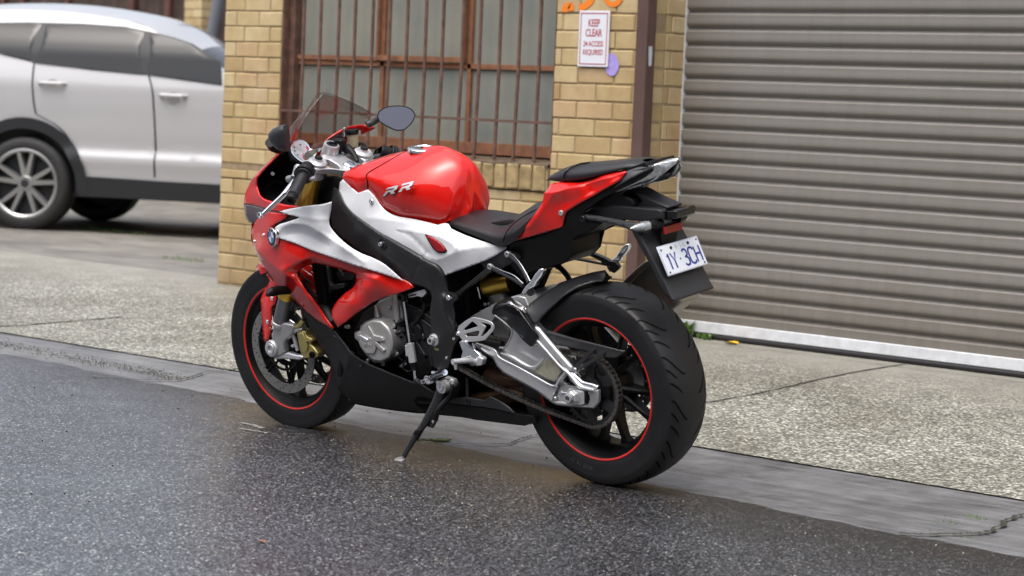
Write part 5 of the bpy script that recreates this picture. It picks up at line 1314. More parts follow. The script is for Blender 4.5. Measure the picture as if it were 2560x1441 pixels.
# handlebars: clip-ons
def bar_side(s):
    A = np.array(L(9, 660, 545, .215)); Bq = np.array(L(9, 488, 872, .335)); P0 = np.array(cpt(0, YC, -.03))
    if s < 0: A = A*np.array([1, -1, 1]); Bq = Bq*np.array([1, -1, 1]); P0 = P0*np.array([1, -1, 1])
    ax = Vector(Bq-A).normalized(); ln = (Vector(Bq)-Vector(A)).length
    b = MB(); b.tube([P0, P0*.4+A*.6, A], .0125, 16); b.build('clip_on', M['plastic_g'], bike, smooth=True, angle=60)
    g = MB(); prof_ = [(.0, .013), (0, .0285), (.003, .030), (.008, .029), (.010, .0185), (.012, .0175)]
    n_ = 26
    for i in range(n_): t = .014+(ln-.034)*i/n_; prof_ += [(t, .0178), (t+.0022, .0186), (t+.0038, .0178)]
    prof_ += [(ln-.018, .019), (ln-.016, .0165)]
    g.lathe(A, ax, prof_, 28); g.build('grip', M['seat'], bike, smooth=True, angle=60)
    b = MB(); b.lathe(A, ax, [(ln-.016, .0155), (ln-.012, .018), (ln+.008, .019), (ln+.012, .0175), (ln+.012, .009), (ln+.004, .008), (ln+.004, 0)], 28); b.build('bar_end', M['plastic'], bike, smooth=True, angle=40)
    b = MB(); b.lathe(A, ax, [(-.055, .018), (-.05, .024), (-.012, .026), (-.006, .034), (0, .034), (.002, .03), (.002, .0)], 28); b.lathe(A, ax, [(-.02, .031), (-.015, .033), (-.01, .031)], 28); b.build('switch_cube', M['plastic'], bike, smooth=True, angle=40)
    return A, Bq, ax
A, Bq, ax = bar_side(1); bar_side(-1)
# switches, clutch perch, lever
b = MB(); q = Vector(L(9, 760, 560, .20)); b.cbox(q-Vector((.008, .010, .014)), q+Vector((.008, .010, .014)), .003, Matrix.Rotation(.5, 3, 'Y')); b.build('switch_button', M['greyl'], bike)
q = Vector(L(9, 690, 450, .20)); b = MB(); b.cbox(q-Vector((.014, .016, .008)), q+Vector((.014, .016, .010)), .004, Matrix.Rotation(-.3, 3, 'Y')); b.build('switch_top', M['plastic_g'], bike)
q = Vector(L(9, 672, 442, .205)); b = MB(); b.cbox(q-Vector((.007, .008, .001)), q+Vector((.007, .008, .009)), .002); b.build('red_button', M['pink'], bike)
tb('clutch_perch', [L(9, 585, 430, .19), L(9, 570, 500, .205), L(9, 520, 580, .225)], [.014, .015, .010], 'alud')
tb('clutch_perch', [L(9, 450, 600, .215), L(9, 520, 585, .22)], [.012, .012], 'alud')
lv = [L(9, 520, 620, .235), L(9, 470, 700, .262), L(9, 415, 775, .285), L(9, 350, 850, .300), L(9, 200, 990, .328), L(9, 95, 1085, .350), L(9, 60, 1105, .356)]
tb('clutch_lever', lv, [.006, .0085, .0085, .0085, .0085, .0068, .006], 'alub', n=14, k=8)
b = MB(); b.lathe(Vector(L(9, 60, 1100, .356)), (0, 0, 1), [(-.011, .001), (-.009, .008), (0, .0115), (.009, .008), (.011, .001)], 16); b.build('lever_ball', M['alub'], bike, smooth=True)
# reservoir on the right bar, right bar bits seen over the tank
rv_ = Vector(L(1, 928, 372, -.165)); b = MB(); b.lathe(rv_, (0, 0, 1), [(-.026, .0), (-.026, .017), (-.018, .0185), (.018, .0195), (.018, 0)], 30); b.build('fluid_reservoir', M['fluid'], bike, smooth=True, angle=40)
b = MB(); b.lathe(rv_, (0, 0, 1), [(.018, .0205), (.019, .0225), (.030, .0225), (.034, .020), (.034, 0)], 30); b.build('reservoir_cap', M['plastic'], bike, smooth=True, angle=40)
tb('reservoir_bracket', [L(1, 870, 290, -.15), L(1, 866, 350, -.15)], .005, 'alub'); tb('reservoir_hose', [rv_+Vector((0, 0, -.026)), rv_+Vector((-.01, 0, -.05)), rv_+Vector((-.05, .02, -.07))], .006, 'plastic')
bolt(L(1, 868, 296, -.148), (-1, .3, 0), .006, .006)
tb('brake_line', [L(1, 960, 420, -.20), L(1, 985, 400, -.20), L(1, 1010, 410, -.18), L(1, 1022, 440, -.16)], .006, 'plastic')
for (x, y, r_) in ((1108, 462, .012), (1190, 460, .016), (1130, 475, .008)):
    q = Vector(L(1, x, y, -.24)); b = MB(); b.lathe(q, (-.3, -.6, .7), [(-.02, r_*.8), (.01, r_), (.014, r_*.7), (.014, 0)], 16); b.build('switch_knob', M['plastic'] if r_ > .01 else M['alud'], bike, smooth=True, angle=40)
tb('cable', [L(3, 395, 130, -.2), L(3, 410, 95, -.2), L(3, 440, 110, -.22), L(3, 520, 125, -.24)], .004, 'plastic')
panel('steering_head_cover', v(9, [(900,560),(1100,560),(1230,600),(1190,700),(1110,760),(1040,930),(870,930),(840,700)]), v(9, [(900,660,.06),(1190,700,.10),(1040,930,.10),(840,700,.06)]), M['black'], step=9, th=.01)
# ---------------------------------------------------------------- fork, fender, caliper
AX = Vector(L(18, 850, 1385, .132))
ft = Vector(L(18, 1120, 430, .112)); FD = (ft-Vector(L(18, 1005, 900, .112))).normalized()
fm = Vector(L(18, 1015, 905, .112))
b = MB(); b.lathe(fm, FD, [(-.012, .0305), (.0, .0305), (.002, .0265), (.10, .0265)], 36); b.build('fork_slider', M['alud'], bike, smooth=True, angle=50)
M['slate'] = mat('slate_slider', (.16, .165, .18), .3, .6); 
b = MB(); b.lathe(fm, FD, [(.004, .0270), (.10, .0270)], 36); b.build('fork_stanchion', M['slate'], bike, smooth=True)
b = MB(); b.lathe(fm, FD, [(.100, .030), (.112, .031), (.118, .0295), (.20, .0280)], 36); b.build('fork_tube', M['gold'], bike, smooth=True, angle=50)
b = MB(); b.lathe((fm.x, -fm.y, fm.z), FD, [(-.03, .0305), (.0, .0305), (.002, .0265), (.10, .0265), (.10, .030), (.2, .028)], 30); b.build('fork_slider', M['alud'], bike, smooth=True, angle=50)
# axle casting
plate('fork_foot', v(18, [(915,870),(1020,915),(1130,930),(1240,960),(1250,1010),(1230,1120),(1100,1230),(1060,1300),(1075,1441),(1040,1500),(900,1560),(770,1500),(745,1390),(790,1320),(860,1260),(850,1150)]), .128, .098, M['alud'], bev=.006, mirror=True)
plate('caliper_bracket', v(18, [(1090,1240),(1230,1090),(1275,1010),(1340,1000),(1400,1040),(1340,1075),(1250,1110),(1180,1200)]), .122, .100, M['alu'], bev=.004)
plate('caliper_bracket', v(19, [(880,0),(1030,30),(1150,15),(1280,55),(1400,70),(1425,110),(1340,155),(1150,130),(930,140),(870,110)]), .122, .098, M['alu'], bev=.005)
b = MB(); b.lathe(AX, (0, 1, 0), [(-.02, .030), (.000, .030), (.004, .027), (.004, .020), (.009, .019), (.009, .012), (.002, .0115), (.002, 0)], 40); b.build('front_axle', M['alu'], bike, smooth=True, angle=40)
tb('brake_pad_pin', [L(18, 1250, 1130, .11), L(18, 1330, 1420, .11)], .007, 'alu')
CAL = v(18, [(1300,1085),(1330,1060),(1410,1055),(1450,1080),(1478,1165),(1540,1190),(1612,1225),(1570,1265),(1530,1300),(1580,1330),(1640,1400)])+v(19, [(1690,30),(1680,80),(1620,125),(1560,100),(1500,120),(1410,125),(1405,60),(1370,0)])
plate('brake_caliper', CAL, .118, .070, M['goldc'], bev=.004, mirror=True)
plate('caliper_body', v(18, [(1330,1110),(1410,1090),(1455,1200),(1500,1330),(1480,1441),(1400,1441),(1360,1300)]), .126, .115, M['goldc'], bev=.004)
plate('caliper_rib', v(18, [(1455,1230),(1600,1222),(1530,1262),(1470,1270)]), .125, .112, M['goldc'], bev=.002)
bolt(L(19, 1590, 55, .122), (0, 1, 0), .012, .006, 'black'); bolt(L(18, 1245, 1330, .115), (0, 1, 0), .006, .006); bolt(L(18, 1345, 665, .15), (0, 1, 0), .006, .004, 'dmetal')
tb('brake_banjo', [L(18, 1290, 1010, .118), L(18, 1360, 960, .120), L(18, 1430, 870, .120)], [.006, .008, .009], 'goldc')
tb('brake_hose', [L(18, 1430, 870, .120), L(18, 1480, 760, .115), L(18, 1400, 640, .11), L(18, 1280, 540, .10), L(18, 1230, 300, .09)], .005, 'plastic')
tb('sensor_cable', [L(18, 1180, 600, .105), L(18, 1140, 760, .108), L(18, 1100, 920, .108)], .003, 'goldc'); tb('hose_joint', [L(18, 1200, 880, .112), L(18, 1280, 935, .112)], .007, 'alub')
# sump under the fender: fender leg and mudguard shell
panel('fender_leg', v(18, [(800,0),(860,130),(960,210),(960,330),(930,440),(930,500),(905,585),(850,640),(845,850),(845,1000),(790,1220),(735,1275),(718,1240),(695,1040),(680,820),(662,560),(665,480),(720,350),(790,230),(818,150),(760,60)]), v(18, [(800,0,.085),(960,210,.105),(930,500,.112),(850,640,.112),(845,1000,.110),(735,1275,.106),(680,820,.094),(662,480,.090),(790,230,.086)]), M['red'], step=5, th=.005, mirror=True, ridges=[(v(18, [(880,180),(800,450),(780,800),(770,1200)]), .004, 7)])
bolt(L(18, 868, 480, .113), (0, 1, 0), .0075, .004); bolt(L(18, 787, 900, .112), (0, 1, 0), .0075, .004); bolt(L(18, 835, 1015, .109), (0, 1, 0), .004, .003, 'goldc')
def fender(name, c, r, w, a0, a1, m, n=30, flare=0.):
    rows = []
    for i in range(n+1):
        a = a0+(a1-a0)*i/n; e = min(1, (1-i/n)*5+.35); rr = r
        rows.append([(c[0]+q*math.cos(a), y*e, c[2]+q*math.sin(a)) for y, q in ((w, rr-.040), (w*.97, rr-.020), (w*.8, rr-.003), (w*.45, rr+.008), (0, rr+.012))])
    return surf(name, rows, m, 1, 3)
fender('front_fender', FWC, .314, .066, R(158), R(57), M['red'])
fk = v(2, [(202,205),(232,180),(262,152),(300,215),(345,285),(330,292),(275,252),(212,226)])
# ---------------------------------------------------------------- engine and belly
def local_plate(name, pts, y0, y1, m, **k): return plate(name, pts, y0, y1, m, local=True, **k)
local_plate('engine_core', [(1.10,.86),(1.14,.70),(1.09,.52),(1.03,.36),(.98,.24),(.60,.20),(.52,.30),(.51,.60),(.48,.72),(.30,.79),(.30,.83),(.55,.80),(.70,.80),(.95,.92)], .085, -.085, M['black'], bev=.01)
local_plate('rear_cavity', [(.60,.80),(.60,.30),(.46,.34),(.40,.44),(.33,.56),(.27,.66),(.22,.76)], -.03, -.07, M['black'], bev=.004)
local_plate('inner_liner', [(1.33,.80),(1.30,.64),(1.20,.58),(1.10,.42),(1.0,.4),(1.0,.85)], -.075, -.09, M['black'], bev=.003)
local_plate('radiator', [(1.20,.72),(1.16,.40),(1.12,.40),(1.15,.74)], .13, -.13, M['black'], bev=.004)
plate('engine_crankcase', v(4, [(120,440),(180,300),(280,230),(400,165),(560,250),(680,260),(690,700),(620,790),(430,720),(250,650),(150,590)]), .098, .02, M['dmetal'], bev=.008)
plate('cylinder_block', v(4, [(270,260),(300,210),(395,170),(440,165),(455,250),(470,300),(470,370),(430,360),(405,470),(380,400),(330,360),(290,350)]), .128, .05, M['alul'], bev=.008)
tb('casting_rib', [L(4, 425, 175, .128), L(4, 435, 250, .134), L(4, 450, 360, .130)], [.012, .012, .010], 'alul'); tb('casting_rib', [L(4, 285, 240, .132), L(4, 300, 330, .138)], [.004, .010], 'alul'); bolt(L(4, 383, 265, .132), (0, 1, 0), .008, .004, 'alul')
GC = v(4, [(140,440),(175,425),(180,395),(215,365),(265,345),(320,355),(365,400),(395,470),(400,560),(375,620),(325,650),(270,645),(215,590),(180,540),(165,500),(140,480)])
gcov = plate('generator_cover', GC, .178, .10, M['alul'], bev=.007, ang=52)[0]
plate('cover_flange', [(x+(x-933)*.07, y+(y-852)*.07) for x, y in GC], .150, .09, M['alul'], bev=.003)
plate('cover_star', v(4, [(228,385),(262,440),(268,455),(330,470),(345,500),(290,505),(350,565),(338,585),(270,520),(245,455)]), .186, .176, M['alul'], bev=.003)
plate('cover_logo_pad', v(4, [(165,490),(225,470),(275,480),(285,550),(270,595),(215,590),(180,545)]), .185, .176, M['alul'], bev=.004)
plate('cover_finger', v(4, [(150,455),(175,455),(230,490),(218,505),(165,475)]), .188, .176, M['alub'], bev=.002)
q0 = Vector(L(4, 222, 527, .1853)); t = text('cover_lettering', 'BMW', .022, M['alul'], bike, .0012, 1.05, bold=.0006); mt = Matrix.Identity(4)
e1 = Vector((-1, 0, .0)).normalized(); e2 = Vector((0, 0, 1)); e3 = Vector((0, 1, 0))
for i in range(3): mt[i][0] = e1[i]; mt[i][1] = e2[i]; mt[i][2] = e3[i]
mt = mt @ Matrix.Rotation(R(3), 4, 'Z'); mt.translation = q0; t.matrix_local = mt
for a in ((420, 390), (408, 600), (232, 640), (340, 665), (90, 395), (425, 430), (440, 590)): bolt(L(4, *a, .15), (0, 1, 0), .007, .006, random.choice(['alud', 'alul']))
plate('clutch_slave_cover', v(4, [(540,380),(590,300),(640,270),(690,290),(700,560),(660,620),(600,590),(560,500)]), .120, .08, M['frame'], bev=.006)
c_ = L(4, 575, 430, .12); b = MB(); b.lathe(c_, (0, 1, 0), [(-.03, .034), (.006, .034), (.010, .030), (.010, .012), (.006, .010), (.006, 0)], 36); b.build('sprocket_cover_boss', M['plastic'], bike, smooth=True, angle=40)
for p0, p1 in (((600,270),(690,340)), ((600,330),(690,400)), ((560,470),(640,600)), ((690,410),(840,600)), ((700,640),(840,580))): tb('cover_rib', [L(4, *p0, .124), L(4, *p1, .128)], .003, 'frame')
plate('engine_side_cover', v(12, [(110,470),(280,300),(400,420),(440,500),(440,640),(390,720),(380,860),(240,930),(100,960),(60,800),(80,600)]), .128, .08, M['frame'], bev=.004)
# hoses and cables
for pts, r_, m_ in (([(480,470,.13),(430,480,.14),(400,540,.13),(430,600,.13),(480,640,.12)], .004, 'plastic'), ([(600,160,.12),(640,250,.13),(600,330,.13),(560,380,.13)], .005, 'plastic'), ([(500,640,.13),(480,690,.14),(520,720,.13),(570,700,.13)], .0035, 'dmetal'),
    ([(480,350,.13),(440,380,.145),(420,440,.14),(450,500,.13)], .006, 'plastic'), ([(380,420,.15),(430,440,.15),(470,430,.14)], .006, 'dmetal')):
    tb('hose', [L(4, x, y, Y) for x, y, Y in pts], r_, m_)
for i in range(26):
    x = random.uniform(430, 640); y = random.uniform(180, 700)
    if 500 < x < 580 and y > 220: continue
    q = Vector(L(4, x, y, random.uniform(.10, .125))); b = MB(); r_ = random.uniform(.005, .011); b.lathe(q, (random.uniform(-.4, .4), 1, random.uniform(-.4, .4)), [(-.02, r_), (.004, r_), (.006, r_*.7), (.006, 0)], 8 if i % 2 else 14); b.build('engine_fitting', M[random.choice(['dmetal', 'alud', 'plastic', 'plastic', 'dmetal'])], bike, smooth=True, angle=40)
plate('throttle_link', v(4, [(515,160),(600,135),(640,125),(650,150),(620,185),(590,175),(520,190)]), .150, .138, M['alu'], bev=.002, holes=[v(4, [(530,168),(575,158),(578,168),(532,178)])])
# shift rod and lever
tb('shift_rod', [L(4, 490, 215, .165), L(4, 533, 520, .168)], .0042, 'alub'); 
b = MB(); b.tube([L(4, 535, 515, .168), L(4, 555, 650, .168)], .0135, 20); b.build('quickshifter', M['alu'], bike, smooth=True, angle=50)
b = MB(); b.cbox(Vector(L(4, 515, 565, .170))-Vector((.008, .006, .020)), Vector(L(4, 515, 565, .170))+Vector((.006, .006, .018)), .002); b.build('sensor_block', M['alu'], bike)
P0, P1 = Vector(L(4, 556, 655, .168)), Vector(L(4, 566, 712, .168)); b = MB(); d = (P1-P0); ln = d.length; pr = []
for i in range(7): pr += [(ln*i/7, .010-.0005*i), (ln*(i+.5)/7, .0125-.0006*i)]
b.lathe(P0, d, pr+[(ln, .006)], 20); b.build('rubber_boot', M['plastic'], bike, smooth=True, angle=50)
tb('ball_joint_stem', [L(4, 566, 712, .168), L(4, 572, 775, .168)], .0055, 'alub'); bolt(L(4, 480, 180, .16), (0, 1, 0), .016, .012, 'plastic')
b = MB(); b.lathe(Vector(L(4, 582, 800, .168)), (0, 1, 0), [(-.016, .002), (-.012, .012), (0, .0165), (.010, .012), (.014, .002)], 20); b.build('ball_joint', M['plastic'], bike, smooth=True)
plate('shift_arm', v(4, [(600,785),(650,770),(690,740),(720,730),(735,745),(700,800),(670,812),(610,805)]), .166, .152, M['alu'], bev=.003, holes=[v(4, [(615,792),(640,787),(640,797),(617,801)])])
b = MB(); c_ = L(4, 660, 778, .166); b.lathe(c_, (0, 1, 0), [(-.012, .014), (.004, .014), (.006, .011), (.006, .006), (.002, .005), (.002, 0)], 24); b.build('shift_pivot', M['alub'], bike, smooth=True, angle=40)
tb('shift_toe_peg', [L(4, 690, 770, .172), L(4, 720, 748, .190), L(4, 785, 725, .232)], [.010, .0105, .0095], 'alub', n=16); tb('shift_toe_peg', [L(4, 705, 728, .18), L(4, 732, 735, .19)], [.010, .009], 'alub')
# belly pan
BP = v(2, [(555,497),(600,530),(650,568),(720,618),(786,652),(850,725),(935,832),(1035,892),(1150,940),(1270,990),(1380,1036)])+v(4, [(585,790),(640,830),(720,880),(760,905),(700,925),(600,905),(560,925),(590,975),(640,1015),(580,1020),(300,984),(112,950)])+v(2, [(905,1165),(862,1120),(825,1080),(812,1040),(795,960),(765,880),(700,780),(650,690),(620,640),(575,540)])
cb = v(2, [(555,497,.125),(650,568,.135),(786,652,.150),(935,832,.172),(1150,940,.178),(1380,1036,.178),(620,640,.120),(765,880,.122),(812,1040,.118),(905,1165,.105),(850,900,.155),(960,1000,.160),(1150,1100,.160)])+v(4, [(760,905,.160),(600,960,.150),(580,1020,.130),(300,984,.118),(350,850,.165)])
panel('belly_pan', BP, cb, M['plastic'], step=6, th=.005, mirror=True, ridges=[(v(2, [(790,660),(850,760),(900,850),(860,960),(822,1075)]), .006, 6), (v(2, [(935,832),(1040,905),(1280,1005),(1380,1045)]), .006, 5)])
BPF = LAST[0]
# small slats between belly pan and fairing
for k in range(3): tb('grille_slat', [L(2, 790+k*38, 690+k*42, .150), L(2, 860+k*40, 735+k*42, .158)], .004, 'gloss')
LAST[0] = BPF; VT = v(2, [(828,860),(850,890),(860,950),(845,985),(815,985),(820,920)]); panel('vent', VT, [(q[0], q[1], yof(*q)+.0015) for q in VT], M['black'], step=8, th=.002)
bolt(L(2, 985, 915, .181), (0, 1, 0), .006, .003, 'dmetal'); bolt(L(2, 880, 625, .165), (0, 1, 0), .006, .004, 'alud'); bolt(L(2, 905, 1155, .12), (0, 1, 0), .005, .003, 'dmetal')
plate('belly_floor', v(4, [(112,948),(300,982),(580,1018),(900,1050),(985,1065),(1360,1107),(1441,1075),(1441,1060),(1360,1030),(900,960),(600,940),(300,900)]), .105, -.105, M['plastic'], bev=.004)
# collector box and the rear of the belly
plate('silencer_box', v(11, [(490,560),(700,520),(1100,460),(1400,410),(1600,370),(1800,420),(1820,520),(1500,640),(1000,690),(700,690),(560,650)]), .06, -.10, M['brown'], bev=.02)
plate('heat_shield', v(11, [(790,540),(900,480),(1120,492),(1282,520),(1355,468),(1480,530),(1620,625),(1676,692),(1350,625),(1050,590),(830,560)]), .118, .110, M['plastic_g'], bev=.003)
plate('rear_belly', v(11, [(800,560),(1050,592),(1350,627),(1680,694),(1925,722),(1960,803),(1870,828),(1808,852),(1300,790),(1135,768),(1090,750),(985,740),(965,700),(1000,670),(920,600)]), .114, .100, M['plastic'], bev=.003)
bolt(L(11, 1083, 538, .119), (0, 1, 0), .010, .004, 'dmetal')
tb('exhaust_pipe', [(.20, -.02, .26), (.30, -.04, .25), (.42, -.02, .27), (.60, 0, .28)], .04, 'brown', n=16); tb('stay', [L(11, 1070, 230, .09), L(11, 1075, 480, .10)], .006, 'frame')
# side stand
W2 = lambda x, y, z=0.: inv(Wz(x, y, z))
ft0 = W2(1000, 1151); ft0 = np.array(ft0)
top_ = np.array(L(11, 745, 380, .165)); 
pts = [top_, np.array(L(11, 650, 600, .188)), np.array(L(11, 500, 850, .215)), np.array(L(11, 370, 1040, .238)), ft0+np.array([-.012, -.006, .012])]
tb('side_stand', pts, [.019, .0165, .012, .011, .009], 'frame', n=14, k=6, flat=(1, .75, 1))
b = MB(); fx = ft0; nrm = Vector((0, _s, _c)).normalized()
b.lathe(Vector(fx)+nrm*.001, nrm, [(0, .003), (.001, .019), (.003, .020), (.005, .015), (.006, 0)], 24); sf_ = b.build('stand_foot', M['alud'], bike, smooth=True, angle=50)
plate('stand_spring_tab', v(11, [(560,790),(600,745),(640,750),(650,790),(690,770),(660,810),(625,880),(560,860),(520,850)]), .205, .197, M['frame'], bev=.001, holes=[v(11, [(590,800),(625,760),(645,790),(615,845)])])
plate('stand_bracket', v(11, [(680,270),(760,230),(830,270),(880,340),(860,430),(800,540),(700,560),(660,470),(700,400)]), .160, .120, M['frame'], bev=.005)
plate('stand_bumper', v(11, [(395,905),(470,905),(455,960),(400,1050),(345,1020),(365,960)]), .238, .222, M['plastic'], bev=.003)
b = MB(); c_ = L(11, 738, 355, .180); b.lathe(c_, (0, 1, 0), [(-.02, .021), (.002, .021), (.004, .018), (.003, .012)], 30); b.lathe(c_, (0, 1, 0), [(.002, .0115), (.007, .011), (.007, .006), (.004, .005), (.004, 0)], 24); b.build('stand_pivot', M['alu'], bike, smooth=True, angle=40)
tb('stand_spring', [L(11, 860, 350, .15), L(11, 830, 480, .16), L(11, 700, 640, .19), L(11, 650, 770, .20)], .011, 'plastic')
plate('stand_switch', v(11, [(790,215),(900,250),(915,300),(905,350),(870,320),(830,290)]), .150, .135, M['alud'], bev=.002); bolt(L(11, 700, 288, .165), (0, 1, 0), .008, .005, 'alub'); bolt(L(11, 880, 280, .152), (0, 1, 0), .010, .005, 'alu'); bolt(L(11, 805, 240, .152), (0, 1, 0), .005, .003, 'alud')

# ---------------------------------------------------------------- swingarm
SWA = v(6, [(240,640),(262,620),(360,648),(420,660),(470,652),(512,585),(516,530),(480,470),(410,425),(385,420),(375,395),(400,352),(470,308),(560,284),(612,300),(650,400),(700,520),(800,640),(940,800),(1020,900),(1100,925),(1138,945),(1137,1060),(1105,1102),(1000,1095),(840,1080),(800,1060),(700,984),(560,905),(450,845),(405,795),(378,742),(300,695)])
ax_hole = v(6, [(868,945),(900,930),(1060,958),(1065,1000),(1062,1072),(1000,1078),(880,1060),(830,1035)])
plate('swingarm', SWA, .118, .060, M['alu'], bev=.004, holes=[v(6, [(880,905),(915,850),(935,905),(975,935),(930,940)])])
plate('swingarm', [(U(x, y, .140)[0], U(x, y, .140)[2]) for x, y in SWA], -.140, -.122, M['alu'], bev=.003, local=True)
plate('swingarm_bridge', v(6, [(375,400),(400,352),(470,308),(560,284),(640,300),(700,420),(640,560),(540,500),(460,440)]), .09, -.11, M['alud'], bev=.02)
# lower face tilts down: separate raised lower beam and polished rails
plate('lower_beam', v(6, [(262,640),(390,680),(425,735),(560,806),(700,884),(812,942),(842,938),(815,1000),(802,1056),(700,980),(560,900),(450,840),(408,792),(380,738),(300,690)]), 0.1460, 0.1320, M['alu'], bev=.006)
tb('polished_rail', [L(6, 262, 632, 0.1420), L(6, 330, 652, 0.1430), L(6, 395, 682, 0.1460), L(6, 430, 735, 0.1480), L(6, 560, 802, 0.1490), L(6, 700, 880, 0.1490), L(6, 800, 934, 0.1490), L(6, 835, 932, 0.1490), L(6, 860, 895, 0.1490), L(6, 905, 835, 0.1490)], .0036, 'alu', n=12, k=5)
tb('polished_rail', [L(6, 440, 700, 0.1400), L(6, 520, 730, 0.1440), L(6, 600, 780, 0.1450), L(6, 660, 803, 0.1450), L(6, 700, 790, 0.1450), L(6, 750, 740, 0.1420)], [.003, .007, .007, .005, .004, .003], 'alu', n=12, k=5)
plate('upper_beam', v(6, [(672,505),(700,520),(800,640),(940,800),(950,825),(900,850),(880,800),(720,640),(655,660),(640,620),(690,600)]), 0.1500, 0.1320, M['alu'], bev=.007)
tb('polished_rail', [L(6, 690, 600, 0.1500), L(6, 780, 700, 0.1510), L(6, 870, 800, 0.1510), L(6, 930, 850, 0.1520), L(6, 1000, 935, 0.1520), L(6, 1060, 958, 0.1520), L(6, 1110, 968, 0.1520)], [.005, .0045, .0045, .006, .007, .006, .005], 'alu', n=12, k=5)
plate('swingarm_shoulder', v(6, [(905,850),(930,835),(960,850),(1020,905),(1100,925),(1138,945),(1110,972),(1040,962),(985,948),(945,905)]), 0.1500, 0.1340, M['alub'], bev=.004)
M['patch'] = mat('painted_reflection', (.40, .39, .30), .35, .3, .4, bump=.6, bscale=60, var=.25, vscale=40)  # greenish mottle stands in for ground and brick mirrored in the metal
plate('reflection_patch', v(6, [(676,832),(748,765),(795,735),(825,755),(875,835),(822,905),(780,890)]), 0.1425, 0.1390, M['patch'], bev=.0005)
# axle end: recess, adjuster block, nut
plate('axle_recess', ax_hole, .1412, .134, M['alud'], bev=.001)
plate('axle_block', v(6, [(925,955),(1030,975),(1038,985),(1038,1072),(1010,1078),(905,1062),(900,1000)]), 0.1520, 0.1340, M['alu'], bev=.003)
plate('dropout_end', v(6, [(1062,975),(1137,965),(1137,1060),(1104,1102),(1000,1094),(840,1078),(812,1052),(850,1050),(1040,1080),(1062,1070)]), 0.1500, 0.1340, M['alud'], bev=.004)
plate('dropout_slot', v(6, [(1046,985),(1072,1000),(1076,1040),(1062,1068),(1044,1068)]), 0.1525, 0.1420, M['black'], bev=.001)
c_ = Vector(L(6, 965, 1012, 0.1520)); b = MB(); b.lathe(c_, (0, 1, 0), [(0, .024), (.004, .024), (.0045, .0)], 30); b.lathe(c_, (0, 1, 0), [(.004, .0205), (.015, .0205), (.018, .017)], 6); b.lathe(c_, (0, 1, 0), [(.018, .0155), (.032, .014), (.033, .009), (.015, .0085), (.015, 0)], 30); b.build('rear_axle_nut', M['alu'], bike, smooth=True, angle=35)
tb('adjuster_bolt', [L(6, 880, 985, 0.1430), L(6, 925, 992, 0.1430)], .004, 'alub'); bolt(L(6, 876, 984, 0.1430), (0, 1, 0), .006, .006); bolt(L(6, 832, 1026, 0.1460), (0, 1, 0), .005, .004)
plate('axle_recess_light', v(6, [(870,990),(925,1000),(905,1055),(860,1045),(850,1020)]), 0.1420, 0.1400, M['alu'], bev=.001)
# black chafe cover on the swingarm
CV = v(6, [(374,415),(378,390),(395,365),(440,352),(500,352),(548,372),(585,410),(620,462),(662,520),(700,572),(706,592),(690,612),(668,650),(650,655),(600,612),(558,560),(515,515),(470,475),(430,448),(395,432)])
panel('swingarm_cover', CV, v(6, [(374,415,.142),(395,365,.138),(500,352,.146),(585,410,.152),(700,572,.156),(668,650,.156),(558,560,.152),(470,475,.148),(395,432,.144),(520,430,.158),(620,560,.162)]), M['gloss'], step=4, th=.006)
panel('swingarm_dome', v(6, [(378,390),(395,352),(440,318),(500,295),(560,283),(605,300),(620,345),(600,405),(548,372),(500,352),(440,350)]), v(6, [(378,390,0.1320),(440,318,0.1170),(560,283,0.0920),(605,300,0.0920),(600,405,0.1320),(500,352,0.1440),(440,350,0.1420),(500,320,0.1340)]), mat('dark_polished', (.20, .20, .21), .18, .9), step=4, th=.004)
plate('swingarm_front_web', v(6, [(210,445),(300,392),(405,338),(430,330),(385,370),(376,410),(390,450),(370,480),(330,470),(240,450)]), 0.0970, 0.0520, M['alud'], bev=.008)
tb('pocket_edge', [L(6, 395, 430, 0.1420), L(6, 420, 445, 0.1430), L(6, 470, 485, 0.1440), L(6, 512, 525, 0.1440), L(6, 518, 560, 0.1440), L(6, 505, 600, 0.1440), L(6, 470, 660, 0.1440), L(6, 430, 662, 0.1430)], .0035, 'alud')
plate('linkage_web', v(6, [(390,430),(440,470),(505,540),(495,600),(460,655),(420,655),(380,560),(370,480)]), 0.0520, 0.0220, M['alud'], bev=.004)
tb('cross_tube', [L(6, 240, 600, 0.1220), L(6, 450, 645, 0.1220)], .014, 'plastic')
# hugger
HG = v(6, [(600,384),(640,350),(760,262),(900,182),(1040,135),(1190,102),(1193,145),(1176,182),(1100,190),(1000,222),(900,282),(830,345),(760,412),(692,490),(662,486),(628,430)])
hgc = v(6, [(600,384,.134),(640,350,.112),(760,262,.072),(900,182,.038),(1040,135,.016),(1190,102,.0),(1193,145,.008),(1176,182,.022),(1100,190,.048),(1000,222,.080),(900,282,.102),(830,345,.112),(760,412,.124),(692,490,.140),(662,486,.142)])
panel('hugger', HG, hgc, M['plastic_g'], step=6, th=.003, mirror=True)
bolt(L(6, 612, 393, 0.1420), (0, 1, .3), .0085, .005, 'alub')
